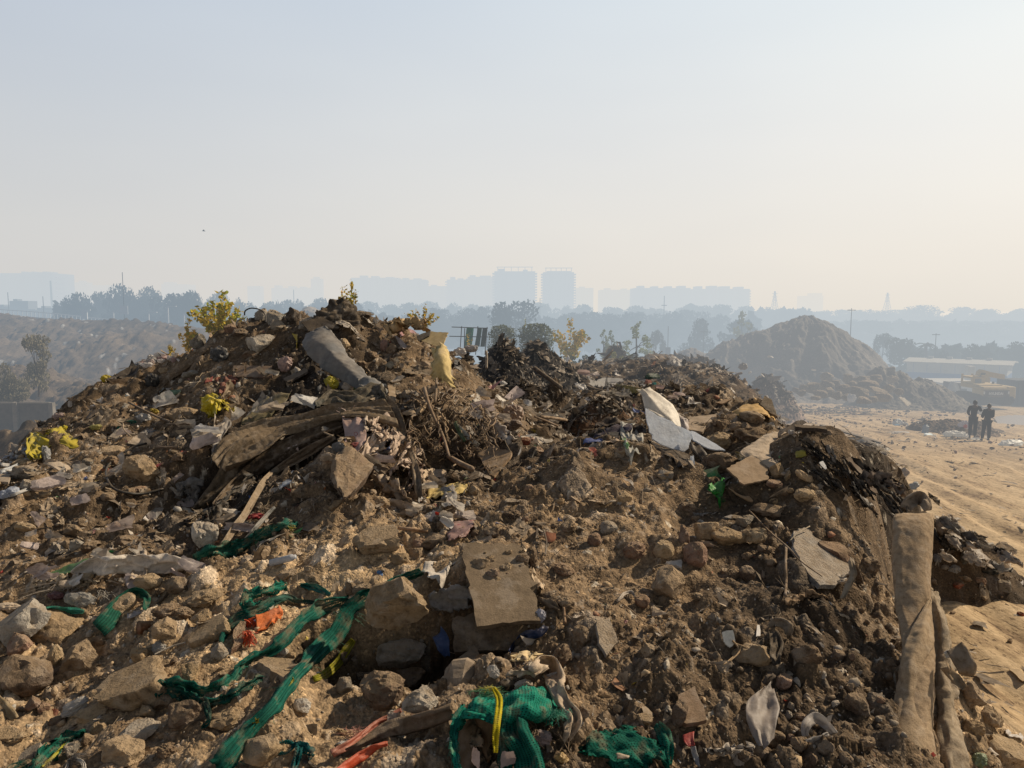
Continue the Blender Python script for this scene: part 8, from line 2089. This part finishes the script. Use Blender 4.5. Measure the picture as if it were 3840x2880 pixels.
sapling('A',1225,640,410,130,24,'smaller deep yellow sapling below the many-stemmed one',(.52,.33,.03),6,2,30)
sapling('A',1110,660,570,130,22,'low golden bush behind the white rubbish',(.45,.30,.02),6,3,30)
sapling('B',60,420,160,190,18,'sparse yellow sapling rising behind the summit',(.42,.31,.07),5,4,18)
sapling('B',5,420,205,90,18,'orange-leaved shoot beside the summit',(.5,.30,.04),3,5,20)
sapling('B',530,480,318,250,22,'bright yellow sapling above the sunlit cardboard flap',YL,9,6,26)
sapling('B',1480,700,395,230,42,'tall yellow sapling beyond the black rubbish heaps',YL,10,7,26)
sapling('B',820,600,500,90,38,'few golden leaves beside the green screen',YL,3,8,14)
sapling('B',1190,470,402,60,38,'thin yellow tip above the creeper wall',(.4,.36,.06),2,9,10)
M_conc0=plainmat('dull_wall',(.10,.105,.08),.9,.1,2,.3)
o=empty('screen_frame',tuple(atP(*TP('B',880,590),40)));tag(o,'thin pole frame hung with green and grey screens beyond the heap','screen')
def S_(x,y):return np.array(atP(*TP('B',x,y),40))-np.array(o.location)
for x0,y0,x1,y1 in((780,455,768,640),(885,455,870,640),(945,460,930,640),(715,460,950,468),(700,520,950,525),(800,468,795,640)):
 bm=bmesh.new();tube(bm,[tuple(S_(x0,y0)),tuple(S_(x1,y1))],.024,5);bmobj('pole',bm,M_trk,o)
for(xa,xb,xc,xd,yt,yb,c_)in((812,858,795,845,464,592,(.02,.17,.11)),(884,912,862,896,466,588,(.06,.12,.10)),(916,945,900,930,466,588,(.055,.085,.075))):
 P=[S_(xa,yt),S_(xb,yt+2),S_(xd,yb),S_(xc,yb)]
 G=np.array([[(P[0]*(1-u)+P[1]*u)*(1-v_)+(P[3]*(1-u)+P[2]*u)*v_+np.array([0,.06*math.sin(u*14+v_*3),0])for u in np.linspace(0,1,14)]for v_ in np.linspace(0,1,10)])
 link('cloth',npmesh('cloth',G.reshape(-1,3),gridfaces(10,14),True,mats=[M_cloth]),None,o).color=(*c_,1)
for xa,xb,yt,yb,lb in((965,1118,455,640,'smaller creeper-covered wall beside the screens'),(1165,1362,445,650,'square creeper-covered wall behind the black rubbish heaps')):
 r=np.random.default_rng(int(xa));Yc=41
 a,b=atP(*TP('B',xa,yt),Yc),atP(*TP('B',xb,yb),Yc)
 o=empty('creeper_wall',(0,0,0));tag(o,lb,'creeper')
 n=1500 if xa<1000 else 3000
 u=r.uniform(0,1,n);vv=r.uniform(0,1,n)
 bot=.15*vnoise(u*9,u*0,int(xa))if xa>1000 else .45*vnoise(u*5,u*0,5)
 z=a[2]+.12*(vnoise(u*12,u*0,3)-.4)-(a[2]-b[2])*vv*(1-bot)
 z=z-.35*(np.abs(u-.5)*2)**4
 p=np.stack([a[0]+(b[0]-a[0])*u+r.normal(size=n)*.12,Yc+r.uniform(-.25,.5,n)-.22*np.sin(u*40),z],-1)
 v,f=quads(p,.055,r,.0,1.5)
 link('leaves',npmesh('leaves',v,f,False,np.repeat(r.uniform(.4,1.4,(n,1))*np.array([.15,.165,.095]),4,0),mats=[M_leaf]),None,o)
 bm=bmesh.new();box(bm,Vector(((a[0]+b[0])/2,Yc+.35,(a[2]+b[2])/2-.5)),(abs(b[0]-a[0])-.6,.12,(a[2]-b[2])*.7));bmobj('wall',bm,M_conc0,o)
def lefthill(x,y):return zground(x,y)
def ridge(name,P,depth,drop,label,col,seed):
 """a long bank whose crest passes through the plan points (x, y, Y)"""
 A=np.array([atP(*TP('A',q[0],q[1]),q[2])for q in P]);A=crm(A,260)
 T=np.concatenate([np.linspace(-1,0,90),np.linspace(.03,1,60)])
 X=A[None,:,0]+T[:,None]*0;Y=A[None,:,1]+T[:,None]*depth
 H=A[None,:,2]-drop*np.abs(T[:,None])**1.15
 nz=1.5*fbm(X*.09,Y*.09,seed,5)+.9*fbm(X*.35,Y*.35,seed+3,4)+.5*(ridged(X*.5,Y*.5,seed+9,3)-.5)
 l1,b1=lumps(X,Y,1.3,seed+20,.5,.2,.5,.7);l2,b2=lumps(X,Y,.6,seed+30,.5,.2,.5,.8)
 Z=H+nz*(.35+.65*np.clip(np.abs(T[:,None])*3,0,1))+l1*1.0+l2*.6
 g=vnoise(X*.06,Y*.1,seed+40)[...,None]
 c=(np.array([.06,.046,.034])*(1-g)+np.array([.18,.135,.095])*g)*(.45+1.1*np.where(l2>.03,b2,.5))[...,None]
 c=np.where((b2>.96)[...,None]&(l2>.05)[...,None],.42,c)
 o=link(name,npmesh(name,np.stack([X,Y,Z],-1).reshape(-1,3),gridfaces(*X.shape)[:,::-1],True,np.clip(c,.02,.6).reshape(-1,3),mats=[M_soil]))
 tag(o,label,None,None,'structure')
ridge('hill',[(-500,360,112),(-200,368,112),(60,378,110),(300,395,110),(480,405,108),(620,430,108),(800,435,106),(1000,440,104),(1150,450,102),(1500,480,100)],42,9.5,'long grey brown dump ridge across the valley',None,950)
ridge('terrain',[(-400,800,62),(0,740,62),(150,720,62),(420,800,60),(600,830,58)],12,3.5,'low scrub bank before the dump ridge',None,990)
ridge('terrain',[(-300,1200,27),(-60,1130,27),(150,1085,27),(260,1110,26),(420,1230,25)],6,2.6,'brown earth mound beside the outer slope',None,1030)
wl=empty('concrete_wall',tuple(atP(*TP('A',380,1110),44)));tag(wl,'grey concrete panel wall with posts below the dry bushes','wall')
lw=np.array(wl.location)
M_conc=plainmat('concrete',(.11,.10,.086),.9,.1,2.5,.3);M_conc2=plainmat('pale_concrete',(.17,.155,.135),.9,.1,2.5,.3)
zt_=atP(*TP('A',200,955),44)[2]-lw[2]
for k in range(6):
 xa=(atP(*TP('A',345-232*k,1100),44)-lw)[0];xb=(atP(*TP('A',345-232*(k+1),1100),44)-lw)[0]
 part('post',wl,[((xa,-.03,zt_/2-.6),(.26,.3,zt_+1.3))],M_conc2)
 part('panel',wl,[(((xa+xb)/2,.05,zt_/2-.6),(abs(xa-xb)-.27,.1,zt_+1.1))],M_conc)
 part('coping',wl,[(((xa+xb)/2,.03,zt_+.02),(abs(xa-xb)-.28,.22,.1))],M_conc2)
fn=empty('railing',(0,0,0));tag(fn,'thin white railing along the raised road beyond the dump ridge','railing')
M_pale=plainmat('pale_paint',(.62,.62,.62),.6,.3)
A_=crm(np.array([atP(*TP('A',x,y),150)for x,y in((-40,345),(200,360),(420,380),(640,405),(850,420),(1010,435))]),46)
bm=bmesh.new();tube(bm,[tuple(p)for p in A_],.07,4);bmobj('rail',bm,M_pale,fn)
bm=bmesh.new();tube(bm,[tuple(p-np.array([0,0,1.3]))for p in A_],.25,4);bmobj('kerb',bm,M_conc2,fn)
for p in A_:part('post',fn,[((p[0],p[1],p[2]-.7),(.09,.09,1.4))],M_pale)
for x,tp,bs,lb in((535,350,430,'white lamp post first in the row, with a sign box'),(737,357,430,'white lamp post behind the railing, second in the row'),(966,365,445,'bright white lamp post closest to the end of the railing'),(1092,326,450,'taller grey lamp post beside the grove'),(1195,374,450,'last white lamp post next to the yellow sapling')):
 b,t_=atP(*TP('A',x,bs),140),atP(*TP('A',x,tp),140)
 o=empty('street_lamp',tuple(b));tag(o,lb,'lamp post')
 h=t_[2]-b[2]
 bm=bmesh.new();tube(bm,[(0,0,-2),(0,0,h)],.14,6);bmobj('pole',bm,M_pale,o)
 part('lamp_head',o,[((.75,0,h),(1.7,.3,.16))],M_pale)
 if 'sign box' in lb:part('sign_box',o,[((.5,-.1,h*.62),(1.1,.25,1.6))],M_pale)
o=empty('notice_board',tuple(atP(*TP('A',808,420),140)));tag(o,'small white board on a thin pole at the railing','sign')
bm=bmesh.new();tube(bm,[(0,0,-1),(0,0,9)],.06,5);bmobj('pole',bm,M_trk,o);part('board',o,[((0,-.1,2.0),(1.5,.1,1.6))],M_pale)
for tl,x,tp,bs,Y_,arm,lb in(('C',1087,338,520,90,1,'tall thin pole behind the top of the sand mound'),('C',1635,500,640,96,1,'utility pole beside the palm'),('B',2115,455,640,95,0,'thin pole with a small box beside the flat-topped tree'),('B',2090,258,420,200,2,'lamp mast with a cross arm in the haze'),('B',1287,272,420,260,2,'small faint mast between the two towers'),('A',998,190,400,200,0,'thin pole rising over the thick grove'),('A',287,262,420,210,0,'thin pole beyond the railing'),('A',62,235,420,220,0,'faint pole among the far roofs'),('A',337,160,330,420,3,'grey lattice mast beside the pale block'),('C',135,480,640,100,1,'short pole in front of the rounded tree'),('A',1908,218,420,320,0,'faint pole behind the ridge stones')):
 b,t_=atP(*TP(tl,x,bs),Y_),atP(*TP(tl,x,tp),Y_)
 h=t_[2]-b[2];r_=Y_*.0006*(2.5 if arm==3 else 1)
 o=empty('utility_pole',tuple(b));tag(o,lb,'pole')
 bm=bmesh.new();tube(bm,[(0,0,-1),(0,0,h)],[r_,r_*.7],5);bmobj('pole',bm,M_conc0,o)
 if arm in(1,2):part('cross_arm',o,[((0,0,h*(.93 if arm==1 else .62)),(h*.22 if arm==2 else 1.0,r_,r_*1.6))],M_trk)
 if 'box' in lb:part('box',o,[((0,-.1,h*.14),(.6,.3,.9))],M_trk)
for x,tp,lb in((593,228,'lattice power pylon on the skyline beside the sand mound'),(1322,238,'lattice power pylon on the skyline above the palm')):
 b,t_=atP(*TP('C',x,380),520),atP(*TP('C',x,tp),520)
 h=t_[2]-b[2];o=empty('power_pylon',tuple(b));tag(o,lb,'pylon')
 wd=lambda q:h*(.16*(1-q)**1.4+.018)
 bm=bmesh.new()
 for sx_ in(-1,1):
  for sy_ in(-1,1):tube(bm,[(sx_*wd(q),sy_*wd(q),h*q)for q in np.linspace(-.15,1,7)],.16,4)
 for k in range(9):
  q0_,q1_=k/9,(k+1)/9
  for sy_ in(-1,1):
   tube(bm,[(-wd(q0_),sy_*wd(q0_),h*q0_),(wd(q1_),sy_*wd(q1_),h*q1_)],.1,3);tube(bm,[(wd(q0_),sy_*wd(q0_),h*q0_),(-wd(q1_),sy_*wd(q1_),h*q1_)],.1,3)
 bmobj('lattice',bm,M_trk,o)
 for q in(.62,.76,.9):part('cross_arm',o,[((0,0,h*q),(h*.22,.3,.3))],M_trk)
m=newmat('river_water');t=NT(m.node_tree)
finish(m,t,t.n('ShaderNodeBsdfPrincipled',{'Base Color':(.30,.32,.33,1),'Roughness':.12,'Normal':t.n('ShaderNodeBump',{'Height':t.noise(t.n('ShaderNodeNewGeometry').outputs['Position'],.5,3),'Strength':.1,'Distance':.3}).outputs[0]}).outputs[0])
bm=bmesh.new();bm.faces.new([bm.verts.new(p)for p in((-60,196,-7.2),(130,178,-7.2),(240,180,-7.2),(240,300,-7.2),(-60,300,-7.2))])
tag(bmobj('water',bm,m),'pale river reflecting the sky beyond the trees',None,None,'structure')
M_bld=plainmat('grey_render',(.30,.30,.31),.9,.1);M_slab=plainmat('dull_concrete',(.22,.22,.235),.9,.1);M_win=plainmat('window_gap',(.05,.055,.065),.5,.3)
def block(tl,x0,x1,top,Y,label,heads=(),floors=0,frame=False,name='apartment_building',base=720):
 a,b=atP(*TP(tl,x0,top),Y),atP(*TP(tl,x1,top),Y)
 zb_=-12.;w_=b[0]-a[0];h=a[2]-zb_
 o=empty(name,((a[0]+b[0])/2,Y,zb_));tag(o,label,'building')
 dp=min(w_*.8,30)
 part('wall',o,[((0,dp/2,h/2),(w_,dp,h))],M_bld)
 for xa,xb,yt in heads:
  p,q=atP(*TP(tl,xa,yt),Y),atP(*TP(tl,xb,yt),Y)
  hh=p[2]-zb_-h
  part('stair_head',o,[(((p[0]+q[0])/2-(a[0]+b[0])/2,dp*.4,h+hh/2-.01),(q[0]-p[0],dp*.5,hh+.02))],M_bld)
 if floors:
  fh=h/floors
  n=max(2,int(w_/14))
  for sx_ in(-1,1):
   for k in range(int(floors*.42),floors):
    part('balcony',o,[((sx_*(w_/2+.9),dp*.3,k*fh+.5),(1.9,dp*.45,1.1))],M_slab)
  for i in range(n):
   part('window_column',o,[((-w_/2+w_*(i+.5)/n,-.15,h*.5),(w_/n*.34,.4,h*.94))],M_win)
 if frame:
  for k in range(6):part('roof_column',o,[((-w_*.42+w_*.84*k/5,1+.3,h+1.7),(.5,.5,3.4))],M_bld)
  part('roof_beam',o,[((0,1.3,h+3.6),(w_*.9,1.2,.5))],M_bld)
block('O',1068,1156,586,640,'wide tower with side balconies and an open frame on its roof',[(1076,1090,580),(1130,1140,582)],22,True)
block('O',1174,1240,588,640,'narrower tower with side balconies and a flat framed roof',[(1182,1234,585)],22,True)
block('O',758,795,600,760,'stepped pale block first in the long centre row',[(776,792,595)],18)
block('O',795,860,600,765,'long pale block second in the centre row',[(800,815,596),(832,848,598)],18)
block('O',860,920,604,765,'long pale block third in the centre row',[(868,880,600),(892,908,601)],18)
block('O',920,965,618,770,'lowest pale block of the centre row',[(930,942,615)],15)
block('O',965,1010,604,740,'pale block beside the lowest one with two roof heads',[(972,982,598),(988,1000,601)],18)
block('O',1010,1068,598,745,'pale block joined to the wide tower',[(1014,1026,594),(1036,1060,595)],18)
block('O',1244,1282,622,900,'low faint block beside the narrower tower',[(1252,1264,619)])
block('O',1298,1372,626,900,'faint block before the flat pair of long blocks',[(1308,1320,622),(1345,1356,623)])
block('O',1372,1492,622,690,'first of two long slab blocks above the tree belt',[(1382,1394,617),(1412,1424,618),(1442,1454,618),(1470,1484,617)],15)
block('O',1500,1620,624,690,'second long slab block, ending the row above the tree belt',[(1508,1520,618),(1536,1552,617),(1562,1580,618),(1596,1610,619)],15)
block('C',782,912,258,1000,'very faint stepped block over the sand mound',[(835,912,240)])
block('O',-60,114,590,620,'huge pale block at the edge of the photograph above the railing',[(38,46,586),(60,66,586),(84,94,586)],12)
block('O',112,124,600,640,'thin annex behind the huge pale block',[])
block('O',124,160,620,880,'faint low block beside the huge pale one',[(130,140,616)])
block('O',162,188,610,880,'faint short tower beside the huge pale block',[(168,180,606)])
block('O',188,240,616,950,'faint low block before the thick grove',[])
block('O',348,404,614,950,'faint block above the thick grove',[(350,370,609)])
block('O',534,562,618,900,'faint square tower above the ridge stones',[])
block('O',586,672,622,900,'faint stepped row next to a slim tower',[(590,600,616),(620,632,618),(645,655,619)])
block('O',671,694,602,900,'slim faint tower above the main heap',[(676,688,598)])
for x0,x1,yt,lb in((-10,40,662,'low white house with flat roof below the huge pale block'),(40,75,668,'grey house beside the low white one'),(80,130,665,'pale house with a wide roof before the grove'),(20,60,650,'taller pale house behind the low white one')):
 block('O',x0,x1,yt,260,lb,[(x0+5,x0+14,yt-4)],0,name='house')
bm=bmesh.new()
tube(bm,[(-.22,0,0),(-.1,0,.02),(.1,0,.02),(.24,0,0)],[.015,.06,.06,.01],6)
for sg in(-1,1):
 w0=[bm.verts.new(p)for p in((-.08,sg*.03,.03),(.08,sg*.03,.03),(.05,sg*.35,.14),(-.1,sg*.62,.04),(-.12,sg*.3,.11))]
 bm.faces.new(w0)
bd=bmobj('bird',bm,M_hair);bd.location=atP(*TP('O',440,499),95);bd.rotation_euler=(.3,.1,.4);bd.scale=(.9,)*3
tag(bd,'small dark bird gliding in the pale sky','bird')
